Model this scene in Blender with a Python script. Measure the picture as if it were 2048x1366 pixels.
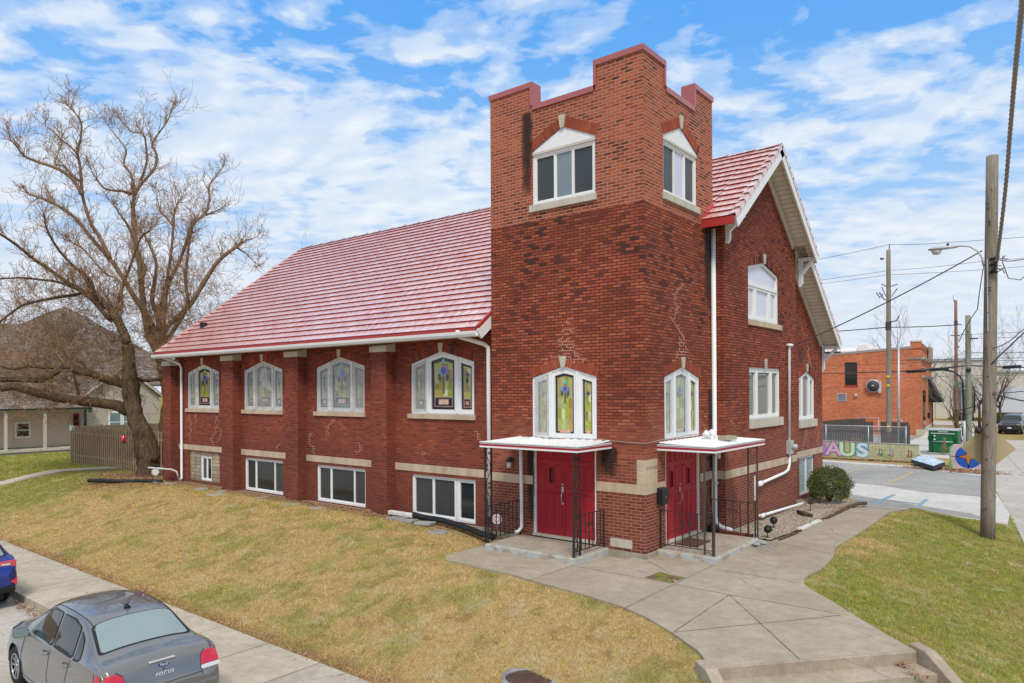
import bpy, bmesh, math, random
import numpy as np
from mathutils import Vector, Matrix
from mathutils.geometry import delaunay_2d_cdt
R = math.radians
S = bpy.context.scene
for o in list(bpy.data.objects): bpy.data.objects.remove(o)
COL = S.collection
# ------------------------------------------------------------------ camera
CP = (7.3225, -13.6082, 3.5067); YAW, PIT, ROL, FPX, PV = 0.67721, 0.002346, -0.005686, 1429.36, 777.15
cd = bpy.data.cameras.new('camera'); cam = bpy.data.objects.new('camera', cd); COL.objects.link(cam)
_F = Vector((-math.sin(YAW)*math.cos(PIT), math.cos(YAW)*math.cos(PIT), math.sin(PIT)))
_R = Vector((math.cos(YAW), math.sin(YAW), 0)); _U = _R.cross(_F)
_R2 = _R*math.cos(ROL)+_U*math.sin(ROL); _U2 = -_R*math.sin(ROL)+_U*math.cos(ROL)
_m = Matrix((_R2, _U2, -_F)).transposed().to_4x4(); _m.translation = Vector(CP); cam.matrix_world = _m
cd.sensor_width = 36; cd.lens = FPX*36/2048; cd.shift_y = (PV-683)/2048
cd.clip_start = .05; cd.clip_end = 5000; S.camera = cam
S.render.engine = 'CYCLES'
# ------------------------------------------------------------------ light
SUN_EL, SUN_AZ = R(52), R(222)      # soft sun behind the camera
sd = bpy.data.lights.new('sun', 'SUN'); sd.energy = 2.3; sd.angle = R(15); sd.color = (1, .92, .80)
sun = bpy.data.objects.new('sun', sd); COL.objects.link(sun)
_sdir = Vector((math.sin(SUN_AZ)*math.cos(SUN_EL)*-1, math.cos(SUN_AZ)*math.cos(SUN_EL), math.sin(SUN_EL)))
sun.rotation_euler = _sdir.to_track_quat('Z', 'Y').to_euler()
S.view_settings.view_transform = 'Standard'; S.view_settings.look = 'None'
S.view_settings.exposure = 0.2; S.view_settings.gamma = 1

class NT:
    """small helper round a node tree"""
    def __init__(s, t): s.t = t; s.n = t.nodes; s.l = t.links
    def new(s, typ, ins=None, **kw):
        n = s.n.new(typ)
        for k, v in kw.items(): setattr(n, k, v)
        for k, v in (ins or {}).items(): s.put(n.inputs[k], v)
        return n
    def put(s, sock, v):
        if isinstance(v, bpy.types.NodeSocket): s.l.new(v, sock)
        elif isinstance(v, bpy.types.Node): s.l.new(v.outputs[0], sock)
        else:
            if sock.type == 'RGBA' and len(v) == 3: v = (*v, 1)
            sock.default_value = v
    def math(s, op, a, b=0., c=0., clamp=False):
        n = s.n.new('ShaderNodeMath'); n.operation = op; n.use_clamp = clamp
        s.put(n.inputs[0], a); s.put(n.inputs[1], b)
        if op in ('MULTIPLY_ADD', 'SMOOTH_MIN', 'COMPARE'): s.put(n.inputs[2], c)
        return n.outputs[0]
    def mix(s, f, a, b, mode='MIX'):
        n = s.n.new('ShaderNodeMix'); n.data_type = 'RGBA'; n.blend_type = mode
        s.put(n.inputs[0], f); s.put(n.inputs[6], a); s.put(n.inputs[7], b); return n.outputs[2]
    def ramp(s, f, stops, interp='LINEAR'):
        n = s.n.new('ShaderNodeValToRGB'); cr = n.color_ramp; cr.interpolation = interp
        while len(cr.elements) < len(stops): cr.elements.new(.5)
        for e, (p, c) in zip(cr.elements, stops):
            e.position = p; e.color = (c, c, c, 1) if isinstance(c, (int, float)) else (*c, 1)
        s.put(n.inputs[0], f); return n.outputs[0]
    def noise(s, vec=None, scale=5, detail=4, rough=.55, dist=0., dim='3D'):
        n = s.n.new('ShaderNodeTexNoise'); n.noise_dimensions = dim
        n.inputs['Scale'].default_value = scale; n.inputs['Detail'].default_value = detail
        n.inputs['Roughness'].default_value = rough; n.inputs['Distortion'].default_value = dist
        if vec is not None: s.put(n.inputs['Vector'], vec)
        return n.outputs[0]
    def vmath(s, op, a, b=(0, 0, 0)):
        n = s.n.new('ShaderNodeVectorMath'); n.operation = op
        s.put(n.inputs[0], a); s.put(n.inputs[1], b); return n.outputs[0]
    def sep(s, v):
        n = s.n.new('ShaderNodeSeparateXYZ'); s.put(n.inputs[0], v); return n.outputs
    def comb(s, x, y, z=0.):
        n = s.n.new('ShaderNodeCombineXYZ'); s.put(n.inputs[0], x); s.put(n.inputs[1], y); s.put(n.inputs[2], z); return n.outputs[0]

# ------------------------------------------------------------------ sky
W = bpy.data.worlds.new('World'); S.world = W; W.use_nodes = True
t = NT(W.node_tree); t.n.clear()
tc = t.new('ShaderNodeTexCoord'); d = tc.outputs['Generated']; dx, dy, dz = t.sep(d)
sky = t.new('ShaderNodeTexSky', sky_type='NISHITA', sun_disc=False, sun_elevation=SUN_EL, sun_rotation=SUN_AZ)
sky.air_density = 1.0; sky.dust_density = .4; sky.ozone_density = 2.5
zz = t.math('MAXIMUM', dz, .0)
zp = t.math('ADD', zz, .19)
px_ = t.math('DIVIDE', dx, zp); py_ = t.math('DIVIDE', dy, zp)
# rows of altocumulus: coordinates turned so that the rows run across the view
ax = t.math('ADD', t.math('MULTIPLY', px_, .80), t.math('MULTIPLY', py_, .60))
ay = t.math('ADD', t.math('MULTIPLY', px_, -.60), t.math('MULTIPLY', py_, .80))
pv = t.comb(t.math('MULTIPLY', ax, 1.0), t.math('MULTIPLY', ay, 1.2), 3.7)
warp = t.noise(pv, 1.4, 3, .5)
pw = t.vmath('ADD', pv, t.vmath('MULTIPLY', t.comb(warp, warp, warp), (.30, -.20, 0)))
big = t.noise(pw, 1.5, 3, .5)
mid = t.noise(pw, 8.0, 5, .50, .1)
fine = t.noise(pw, 15.0, 4, .55)
dens = t.math('ADD', t.math('ADD', t.math('MULTIPLY', big, .85), t.math('MULTIPLY', mid, 1.10)), t.math('MULTIPLY', fine, .30))
lowk = t.ramp(zz, [(.0, .30), (.16, .25), (.32, .11), (.44, -.0), (.54, .0), (.66, .25), (.8, .36)])  # last stops add unseen cloud overhead to whiten the skylight
dens = t.math('ADD', dens, lowk)
cl = t.ramp(t.math('MULTIPLY', t.math('SUBTRACT', dens, 1.035), 2.2), [(0, .05), (.26, .40), (.6, .84), (1, 1.)], 'EASE')
sh = t.ramp(t.noise(t.vmath('ADD', pw, (.03, .05, 0)), 8.0, 5, .50, .1), [(.36, 1.), (.64, .0)])
ccol = t.mix(sh, (5.8, 6.9, 8.3), (8.0, 8.3, 8.6))
hz = t.ramp(zz, [(0, 1.), (.09, .85), (.24, .32), (.42, 0.)])
blue = t.mix(t.ramp(zz, [(0, 0.), (.5, 1.)]), (2.5, 5.6, 9.0), (.6, 3.3, 8.3))
blue = t.mix(.08, blue, sky.outputs[0])
c1 = t.mix(cl, blue, ccol)
c2 = t.mix(t.math('MULTIPLY', hz, .80), c1, (6.7, 7.2, 8.0))
bg = t.new('ShaderNodeBackground', {'Color': c2, 'Strength': .1})
out = t.new('ShaderNodeOutputWorld'); t.l.new(bg.outputs[0], out.inputs[0])

# ------------------------------------------------------------------ materials
MATS = {}
def mat(name, build):
    m = bpy.data.materials.new(name); m.use_nodes = True; t = NT(m.node_tree); t.n.clear()
    o = t.new('ShaderNodeOutputMaterial'); p = t.new('ShaderNodeBsdfPrincipled'); t.l.new(p.outputs[0], o.inputs[0])
    p.inputs['Specular IOR Level'].default_value = .35
    build(t, p, o); MATS[name] = m; return m
def bump(t, p, h, dist=.01, st=1.):
    b = t.new('ShaderNodeBump', {'Height': h, 'Distance': dist, 'Strength': st}); t.l.new(b.outputs[0], p.inputs['Normal'])
def uvn(t): return t.new('ShaderNodeUVMap').outputs[0]
def pos(t): return t.new('ShaderNodeNewGeometry').outputs['Position']
def plain(name, col, rough=.6, metal=0., var=.12, vs=6., spec=.35, bmp=0., coat=0.):
    def f(t, p, o):
        P = t.new('ShaderNodeTexCoord').outputs['Object']
        n = t.noise(P, vs, 6, .6); n2 = t.noise(P, vs*.17, 3)
        k = t.math('ADD', t.math('MULTIPLY', n, var), t.math('MULTIPLY', n2, var*1.3))
        k = t.math('ADD', k, 1-var*1.15)
        t.put(p.inputs['Base Color'], t.mix(1., (*col, 1), t.comb(k, k, k), 'MULTIPLY'))
        p.inputs['Roughness'].default_value = rough; p.inputs['Metallic'].default_value = metal
        p.inputs['Specular IOR Level'].default_value = spec; p.inputs['Coat Weight'].default_value = coat
        if bmp: bump(t, p, n, bmp)
    return mat(name, f)

def brick(name, cols, mortar, mortar_dark=None, rowh=.07, bw=.222, msize=.011, dark=.10, lowdirt=True, swap=False, mfade=None, eff=False):
    """running-bond brick in metres on the uv map; per-brick colour from a ramp"""
    def f(t, p, o):
        uv = uvn(t)
        P = pos(t); X, Y, Z = t.sep(P)
        if swap:
            a, b, _ = t.sep(uv); uv = t.comb(b, a)
        wob = t.noise(P, 3.0, 2); uvw = t.vmath('ADD', uv, t.vmath('MULTIPLY', t.comb(wob, wob, 0.), (.004, .006, 0)))
        bn = t.new('ShaderNodeTexBrick', {'Vector': uvw, 'Color1': (0, 0, 0, 1), 'Color2': (1, 1, 1, 1), 'Mortar': (.5, .5, .5, 1),
             'Scale': 1., 'Mortar Size': msize, 'Mortar Smooth': .25, 'Bias': 0., 'Brick Width': bw, 'Row Height': rowh}, offset=.5)
        rnd = t.sep(bn.outputs['Color'])[0]; fac = bn.outputs['Fac']
        base = t.ramp(rnd, cols, 'LINEAR')
        # clusters of dark overburnt bricks
        clu = t.ramp(t.noise(P, .55, 3), [(.46, 0.), (.62, 1.)])
        clu = t.math('MULTIPLY', clu, t.ramp(t.math('MULTIPLY', t.math('ADD', Z, t.noise(P, .8, 3)), .1), [(.44, .10), (.54, 1.)]))
        dk = t.math('MULTIPLY', t.ramp(rnd, [(.0, 1.), (dark*2.2, 1.), (dark*2.2+.04, 0.)]), t.math('ADD', t.math('MULTIPLY', clu, .95), .10))
        base = t.mix(dk, base, (.080, .032, .026))
        g = t.noise(P, 55, 4, .7); base = t.mix(.55, base, t.ramp(g, [(.3, .55), (.7, 1.35)]), 'MULTIPLY')
        patch = t.noise(P, .38, 4, .55); base = t.mix(.8, base, t.ramp(patch, [(.3, .64), (.72, 1.24)]), 'MULTIPLY')
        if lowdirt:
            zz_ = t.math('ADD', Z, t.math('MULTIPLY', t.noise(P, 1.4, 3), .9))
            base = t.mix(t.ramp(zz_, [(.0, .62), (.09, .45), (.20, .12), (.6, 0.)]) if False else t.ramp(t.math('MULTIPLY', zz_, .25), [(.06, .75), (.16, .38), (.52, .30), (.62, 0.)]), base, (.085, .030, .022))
        mc = t.mix(t.noise(P, 1.2, 3), mortar, tuple(c*.72 for c in mortar))
        if mortar_dark:
            z2 = t.math('ADD', Z, t.math('MULTIPLY', t.noise(P, .7, 3), 2.2))
            mc = t.mix(t.ramp(t.math('MULTIPLY', z2, .1), mfade or [(.26, 0.), (.42, 1.)]), mc, mortar_dark)
        col = t.mix(fac, base, mc)
        if eff:
            e = t.ramp(t.noise(P, .9, 6, .7), [(.60, 0.), (.72, .5)]); col = t.mix(e, col, (.62, .42, .36))
        t.put(p.inputs['Base Color'], col)
        t.put(p.inputs['Roughness'], t.ramp(g, [(.3, .7), (.7, .92)])); p.inputs['Specular IOR Level'].default_value = .22
        h = t.math('ADD', t.math('MULTIPLY', t.math('SUBTRACT', 1., fac), 1.), t.math('MULTIPLY', g, .25))
        h = t.math('ADD', h, t.math('MULTIPLY', rnd, .18))
        bump(t, p, h, .009, .9)
    return mat(name, f)

lerp_ = lambda a, b, k: a+(b-a)*k
BR = [(0., (.24, .052, .028)), (.3, (.305, .066, .034)), (.62, (.355, .080, .040)), (.86, (.40, .097, .047)), (1., (.46, .130, .062))]
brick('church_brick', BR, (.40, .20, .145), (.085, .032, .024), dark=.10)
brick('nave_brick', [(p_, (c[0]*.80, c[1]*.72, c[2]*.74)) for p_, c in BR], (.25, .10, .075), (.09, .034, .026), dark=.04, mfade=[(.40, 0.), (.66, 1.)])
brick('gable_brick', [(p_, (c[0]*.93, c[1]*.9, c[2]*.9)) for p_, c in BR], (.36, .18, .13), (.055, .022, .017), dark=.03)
brick('upper_brick', [(0., (.26, .055, .032)), (.35, (.34, .076, .041)), (.7, (.40, .094, .048)), (1., (.46, .125, .065))],
      (.50, .27, .175), rowh=.0735, bw=.222, msize=.0125, dark=.08, lowdirt=False)
brick('arch_brick', [(p_, tuple(lerp_(q, m_, .55) for q, m_ in zip(c, (.33, .075, .038)))) for p_, c in BR], (.10, .04, .03), rowh=.072, bw=.5, msize=.010, dark=.05, lowdirt=False)
brick('orange_brick', [(0., (.50, .115, .040)), (.5, (.62, .155, .055)), (1., (.70, .22, .09))], (.62, .30, .19), rowh=.085, bw=.27, msize=.012, dark=.0, lowdirt=False, eff=True)
plain('mortar_light', (.56, .36, .28), .9, bmp=.002)
def stone_f(col, streak=.3):
    def f(t, p, o):
        P = pos(t); n = t.noise(P, 9, 6, .65); n2 = t.noise(t.vmath('MULTIPLY', P, (2.2, 2.2, .5)), 1.6, 5, .6)
        c = t.mix(t.ramp(n2, [(.35, 0.), (.75, streak*1.6)]), col, (.20, .15, .10))
        c = t.mix(.35, c, t.ramp(n, [(.25, .75), (.75, 1.2)]), 'MULTIPLY')
        t.put(p.inputs['Base Color'], c); p.inputs['Roughness'].default_value = .85; bump(t, p, n, .004)
    return f
mat('limestone', stone_f((.60, .47, .335)))
mat('limestone_pale', stone_f((.58, .54, .44), .22))
mat('limestone_grey', stone_f((.40, .36, .29), .5))
def white_f(t, p, o):
    P = pos(t); n = t.noise(P, 3, 6, .7); n2 = t.noise(t.vmath('MULTIPLY', P, (3, 3, .8)), 5, 5, .7)
    c = t.mix(t.ramp(n2, [(.58, 0.), (.78, .55)]), (.80, .81, .80), (.50, .46, .38))
    t.put(p.inputs['Base Color'], c); p.inputs['Roughness'].default_value = .42; bump(t, p, n, .001)
mat('white_paint', white_f)
def oldwhite_f(t, p, o):
    P = pos(t); n = t.noise(P, 5, 6, .7)
    c = t.mix(t.ramp(n, [(.46, 0.), (.70, .7)]), (.70, .69, .65), (.40, .36, .30))
    t.put(p.inputs['Base Color'], c); p.inputs['Roughness'].default_value = .7; bump(t, p, n, .002)
mat('old_white_paint', oldwhite_f)
plain('beige_paint', (.58, .52, .43), .6, var=.18)
def soffit_f(t, p, o):
    uv = uvn(t); b = t.new('ShaderNodeTexBrick', {'Vector': uv, 'Color1': (.70, .64, .54, 1), 'Color2': (.76, .71, .60, 1), 'Mortar': (.26, .23, .18, 1), 'Scale': 1., 'Mortar Size': .006, 'Brick Width': 2.4, 'Row Height': .135})
    t.put(p.inputs['Base Color'], b.outputs['Color']); p.inputs['Roughness'].default_value = .8
mat('soffit_boards', soffit_f)
def roof_f(t, p, o):
    uv = uvn(t); u, v, _ = t.sep(uv)
    tile = t.new('ShaderNodeTexBrick', {'Vector': uv, 'Color1': (0, 0, 0, 1), 'Color2': (1, 1, 1, 1), 'Mortar': (.5, .5, .5, 1), 'Scale': 1., 'Mortar Size': .004, 'Brick Width': 1.32, 'Row Height': .32})
    r = t.sep(tile.outputs['Color'])[0]
    ust = t.math('ADD', u, t.math('MULTIPLY', t.math('FLOOR', t.math('DIVIDE', v, .32)), .37))
    st = t.noise(t.comb(t.math('MULTIPLY', ust, 9.), t.math('MULTIPLY', v, .6), 0.), 1.0, 3, .7)
    P = pos(t); w = t.noise(P, .5, 4)
    c = t.mix(t.ramp(st, [(.34, 0.), (.62, 1.)]), (.62, .19, .15), (.90, .64, .58))  # pale streaks put the roof's sky sheen into the base colour
    c = t.mix(.35, c, t.ramp(r, [(0, .8), (1, 1.15)]), 'MULTIPLY')
    t.put(p.inputs['Base Color'], c); t.put(p.inputs['Roughness'], t.ramp(st, [(.3, .42), (.7, .30)]))
    p.inputs['Specular IOR Level'].default_value = .8; p.inputs['Coat Weight'].default_value = 1.; p.inputs['Coat Roughness'].default_value = .22; p.inputs['Coat IOR'].default_value = 2.4
    lap = t.ramp(t.math('FRACT', t.math('DIVIDE', ust, 1.32)), [(0, 1.), (.012, 0.), (.99, 0.), (1., 1.)]); rib = t.math('ADD', t.math('SINE', t.math('MULTIPLY', ust, 2*math.pi/.165)), lap)
    bump(t, p, t.math('ADD', t.math('MULTIPLY', rib, .5), t.math('MULTIPLY', st, .6)), .006, .8)
mat('red_metal_roof', roof_f)
plain('red_riser', (.30, .030, .024), .6, spec=.2)
plain('red_trim', (.42, .035, .025), .4, spec=.5, var=.08)
plain('red_coping', (.40, .10, .085), .38, spec=.6, var=.08, coat=.4)
def door_f(t, p, o):
    P = pos(t); n = t.noise(P, 1.5, 5, .6)
    t.put(p.inputs['Base Color'], t.mix(n, (.34, .008, .018), (.44, .018, .030))); p.inputs['Roughness'].default_value = .5
mat('red_door_paint', door_f)
plain('dark_glass', (.022, .026, .028), .06, spec=.6, var=.5, vs=2)
plain('screen_glass', (.045, .05, .05), .30, spec=.5, var=.5, vs=2)
plain('grey_glass', (.19, .245, .26), .12, spec=.7, var=.2, vs=2)
plain('curtain_glass', (.60, .60, .70), .12, spec=.8, var=.15, vs=2)
plain('black_iron', (.030, .024, .022), .5, spec=.4, var=.5, vs=30)
plain('brown_iron', (.075, .060, .050), .55, spec=.4, var=.5, vs=30)
plain('black_plastic', (.014, .015, .017), .45, spec=.4)
plain('brass', (.55, .40, .26), .35, .8, var=.25, vs=40)
plain('silver', (.55, .55, .55), .3, .9)
def concrete_f(c1, c2, sc=1., joint=None):
    def f(t, p, o):
        P = pos(t); a = t.noise(P, .55*sc, 5, .6); b = t.noise(P, 5*sc, 7, .68); g = t.noise(P, 70, 3, .7)
        c = t.mix(t.ramp(a, [(.32, 0.), (.70, 1.)]), c1, c2)
        c = t.mix(.85, c, t.ramp(b, [(.25, .72), (.72, 1.18)]), 'MULTIPLY')
        c = t.mix(.5, c, t.ramp(g, [(.3, .75), (.7, 1.2)]), 'MULTIPLY')
        cr = t.new('ShaderNodeTexVoronoi', {'Scale': .55*sc, 'Vector': t.vmath('ADD', P, t.vmath('MULTIPLY', t.comb(b, a, b), (.35, .35, 0)))}, feature='DISTANCE_TO_EDGE')
        c = t.mix(t.math('MULTIPLY', t.ramp(cr.outputs[0], [(0, 1.), (.007, 0.)]), t.ramp(a, [(.5, 0.), (.6, .55)])), c, (.08, .06, .045))
        if joint:
            uv = uvn(t); bb = t.new('ShaderNodeTexBrick', {'Vector': uv, 'Color1': (.88, .88, .88, 1), 'Color2': (1.08, 1.07, 1.04, 1), 'Mortar': (.28, .22, .17, 1), 'Scale': 1., 'Mortar Size': .012, 'Mortar Smooth': .3, 'Brick Width': joint[0], 'Row Height': joint[1]}, offset=0.)
            c = t.mix(1., c, bb.outputs['Color'], 'MULTIPLY')
        t.put(p.inputs['Base Color'], c); p.inputs['Roughness'].default_value = .88; bump(t, p, t.math('ADD', b, t.math('MULTIPLY', g, .5)), .006)
    return f
mat('walk_concrete', concrete_f((.33, .275, .20), (.43, .37, .285)))
mat('sidewalk_concrete', concrete_f((.38, .335, .265), (.52, .465, .375), 1., (1.52, 20.)))
mat('street_concrete', concrete_f((.42, .38, .33), (.52, .48, .42), 1.3))
mat('lot_concrete', concrete_f((.50, .48, .44), (.62, .59, .54), 1.1))
def stoop_f(t, p, o):
    concrete_f((.33, .265, .195), (.44, .37, .28), 2.)(t, p, o)
    src = p.inputs['Base Color'].links[0].from_socket; P = pos(t); gn = t.new('ShaderNodeNewGeometry').outputs['Normal']; nz = t.sep(gn)[2]
    m = t.math('MULTIPLY', t.ramp(nz, [(.5, 1.), (.8, .25)]), t.ramp(t.noise(t.vmath('ADD', P, (3, 1, 0)), 2.6, 5, .65), [(.44, 0.), (.52, .9)]))
    t.put(p.inputs['Base Color'], t.mix(m, src, (.44, .47, .46)))
mat('painted_stoop', stoop_f)
mat('grey_concrete', concrete_f((.28, .27, .25), (.42, .42, .40), 2.))
mat('stoop_concrete', concrete_f((.33, .265, .195), (.44, .37, .28), 2.))
mat('asphalt', concrete_f((.27, .26, .24), (.38, .365, .335), .8))
def lawn_col(t, P):
    X, Y, Z = t.sep(P)
    a = t.noise(P, .34, 4, .6); b = t.noise(P, 1.35, 5, .62, .6); g = t.noise(P, 26, 4, .75); h = t.noise(P, 7, 4, .7)
    tan = t.mix(t.ramp(h, [(.3, 0.), (.7, 1.)]), (.57, .375, .125), (.76, .565, .25))
    grn = t.mix(t.ramp(h, [(.3, 0.), (.7, 1.)]), (.19, .25, .035), (.46, .46, .09))
    # right-hand lawn and the far-left yard are greener
    side = t.math('ADD', t.ramp(t.math('MULTIPLY_ADD', X, .1, .1), [(.30, 0.), (.48, .16)]), t.ramp(t.math('MULTIPLY_ADD', X, -.02, 0.), [(.42, 0.), (.50, .2)]))
    k = t.math('ADD', t.math('ADD', t.math('MULTIPLY', a, .46), t.math('MULTIPLY', b, .58)), side)
    k = t.math('ADD', k, t.math('MULTIPLY', t.math('SUBTRACT', h, .5), .12))
    c = t.mix(t.ramp(k, [(.50, 0.), (.58, .5), (.68, 1.)]), tan, grn)
    brn = t.ramp(t.noise(P, 2.7, 5, .7, .5), [(.54, 0.), (.66, .85)]); c = t.mix(brn, c, (.44, .27, .10)); pale = t.ramp(t.noise(t.vmath('ADD', P, (9, 4, 0)), 1.9, 5, .7, .4), [(.54, 0.), (.68, .7)]); c = t.mix(pale, c, (.72, .60, .36))
    return t.mix(.85, c, t.ramp(g, [(.28, .5), (.72, 1.5)]), 'MULTIPLY'), g, h
def ground_f(t, p, o):
    P = pos(t); c, g, h = lawn_col(t, P); X, Y, Z = t.sep(P)
    c = t.mix(.5, c, (.12, .085, .05))
    # fallen leaves and bare soil round the tree and against the church wall
    dtree = t.vmath('SUBTRACT', P, (-22.6, -.9, 0)); ln = t.new('ShaderNodeVectorMath', operation='LENGTH'); t.put(ln.inputs[0], t.vmath('MULTIPLY', dtree, (.8, 1.3, 0)))
    lf = t.ramp(t.math('ADD', t.math('MULTIPLY', ln.outputs['Value'], .14), t.math('MULTIPLY', t.noise(P, 1.2, 4), .55)), [(.42, 1.), (.68, 0.)])
    wl = t.math('MULTIPLY', t.ramp(t.math('ADD', Y, t.math('MULTIPLY', h, .7)), [(.0, 0.), (.45, 1.), (.9, 1.), (.95, 0.)]), t.ramp(t.math('MULTIPLY', X, -.03), [(.11, 0.), (.13, 1.), (.63, 1.), (.66, 0.)]))
    leaf = t.mix(t.noise(P, 14, 4, .8), (.13, .065, .04), (.42, .23, .13))
    c = t.mix(t.math('MAXIMUM', lf, wl), c, leaf)
    ed_ = t.ramp(t.math('ADD', t.math('MULTIPLY_ADD', Y, -1., -5.75), t.math('MULTIPLY', t.math('SUBTRACT', h, .5), .5)), [(.15, 0.), (.38, .85)]); c = t.mix(ed_, c, leaf)
    t.put(p.inputs['Base Color'], c); p.inputs['Roughness'].default_value = .95; p.inputs['Specular IOR Level'].default_value = .1
    bump(t, p, t.math('ADD', g, h), .03)
mat('lawn', ground_f)
def blade_f(t, p, o):
    P = pos(t); c, g, h = lawn_col(t, P)
    t.put(p.inputs['Base Color'], c); p.inputs['Roughness'].default_value = .8; p.inputs['Specular IOR Level'].default_value = .15
mat('grass_blades', blade_f)
def bark_f(c1, c2, sc=1.):
    def f(t, p, o):
        P = pos(t); n = t.noise(t.vmath('MULTIPLY', P, (3, 3, .8)), 3*sc, 6, .7, .8); m2 = t.noise(P, .6, 3); X, Y, Z = t.sep(P)
        c = t.mix(t.ramp(n, [(.32, 0.), (.68, 1.)]), c1, c2)
        c = t.mix(t.math('MULTIPLY', t.ramp(m2, [(.5, 0.), (.66, .25)]), t.ramp(t.math('MULTIPLY', Z, .1), [(0., .3), (.2, 1.), (.7, 1.), (.9, .2)])), c, (.13, .13, .035))
        t.put(p.inputs['Base Color'], c); p.inputs['Roughness'].default_value = .95; p.inputs['Specular IOR Level'].default_value = .1; bump(t, p, n, .05)
    return f
mat('bark', bark_f((.045, .028, .018), (.18, .115, .075)))
mat('twig_bark', bark_f((.25, .14, .075), (.50, .315, .18)))
mat('limb_bark', bark_f((.13, .085, .055), (.37, .255, .165)))
mat('grey_twig', bark_f((.16, .13, .105), (.32, .27, .22)))
def pole_f(c1, c2):
    def f(t, p, o):
        P = t.new('ShaderNodeTexCoord').outputs['Object']; n = t.noise(t.vmath('MULTIPLY', P, (14, 14, .7)), 2.2, 6, .7, .3); k = t.noise(t.vmath('MULTIPLY', P, (1, 1, .6)), 9, 4)
        c = t.mix(t.ramp(n, [(.3, 0.), (.7, 1.)]), c1, c2); c = t.mix(t.ramp(k, [(.66, 0.), (.72, .9)]), c, (.05, .035, .025))
        t.put(p.inputs['Base Color'], c); p.inputs['Roughness'].default_value = .9; bump(t, p, n, .012)
    return f
mat('pole_wood', pole_f((.13, .105, .080), (.36, .31, .245)))
mat('pole_wood_red', pole_f((.17, .085, .055), (.36, .22, .16)))
mat('pole_wood_green', pole_f((.15, .155, .11), (.33, .33, .25)))
mat('fence_wood', pole_f((.20, .135, .085), (.48, .36, .23)))
plain('grey_fence_wood', (.075, .072, .070), .9, var=.5, vs=8)
plain('galvanised', (.50, .53, .56), .45, .6)
plain('lamp_grey', (.50, .52, .52), .5, .2)
plain('wire', (.055, .055, .06), .6)
plain('wire_light', (.30, .27, .25), .6)
plain('tan_sign', (.50, .40, .235), .7, var=.1, vs=20)
def shingle_f(t, p, o):
    P = pos(t); X, Y, Z = t.sep(P); bb = t.new('ShaderNodeTexBrick', {'Vector': t.comb(Y, t.math('MULTIPLY', Z, 1.5)), 'Color1': (.15, .125, .11, 1), 'Color2': (.27, .225, .195, 1), 'Mortar': (.06, .05, .045, 1), 'Scale': 1., 'Mortar Size': .012, 'Brick Width': .45, 'Row Height': .2})
    t.put(p.inputs['Base Color'], t.mix(.6, bb.outputs['Color'], t.ramp(t.noise(P, 1.2, 6, .7), [(.3, .7), (.7, 1.25)]), 'MULTIPLY')); p.inputs['Roughness'].default_value = .95; p.inputs['Specular IOR Level'].default_value = .1
mat('shingle_grey', shingle_f)
def vert_col(t, p, o):
    a = t.new('ShaderNodeAttribute', attribute_name='Col'); P = pos(t)
    n = t.noise(t.vmath('MULTIPLY', P, (1, 1, .35)), 38, 3, .6, 1.2)
    t.put(p.inputs['Base Color'], t.mix(.75, a.outputs['Color'], t.ramp(n, [(.28, .55), (.72, 1.5)]), 'MULTIPLY')); p.inputs['Roughness'].default_value = .14; p.inputs['Specular IOR Level'].default_value = .5
mat('stained_glass', vert_col)
def flat_col(t, p, o):
    a = t.new('ShaderNodeAttribute', attribute_name='Col'); P = pos(t); n = t.noise(P, 12, 5, .7)
    t.put(p.inputs['Base Color'], t.mix(.5, a.outputs['Color'], t.ramp(n, [(.3, .7), (.7, 1.25)]), 'MULTIPLY')); p.inputs['Roughness'].default_value = .75
mat('painted_marks', flat_col)
def fog_f(t, p, o):
    P = pos(t); n = t.noise(P, 3.5, 5, .65)
    p.inputs['Base Color'].default_value = (.60, .61, .60, 1); p.inputs['Roughness'].default_value = .25
    tr = t.new('ShaderNodeBsdfTransparent'); mx = t.new('ShaderNodeMixShader'); t.put(mx.inputs[0], t.ramp(n, [(.3, .26), (.7, .52)]))
    t.l.new(tr.outputs[0], mx.inputs[1]); t.l.new(p.outputs[0], mx.inputs[2]); t.l.new(mx.outputs[0], o.inputs[0])
mat('fogged_plexiglass', fog_f)
mat('cloudy_plexiglass', lambda t, p, o: (fog_f(t, p, o), None))
def haze_sheet(t, p, o):
    P = pos(t); n = t.noise(P, 3.5, 5, .65)
    p.inputs['Base Color'].default_value = (.62, .68, .74, 1); p.inputs['Roughness'].default_value = .2
    tr = t.new('ShaderNodeBsdfTransparent'); mx = t.new('ShaderNodeMixShader'); t.put(mx.inputs[0], t.ramp(n, [(.3, .18), (.7, .42)]))
    t.l.new(tr.outputs[0], mx.inputs[1]); t.l.new(p.outputs[0], mx.inputs[2]); t.l.new(mx.outputs[0], o.inputs[0])
mat('thin_haze_plexiglass', haze_sheet)

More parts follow.
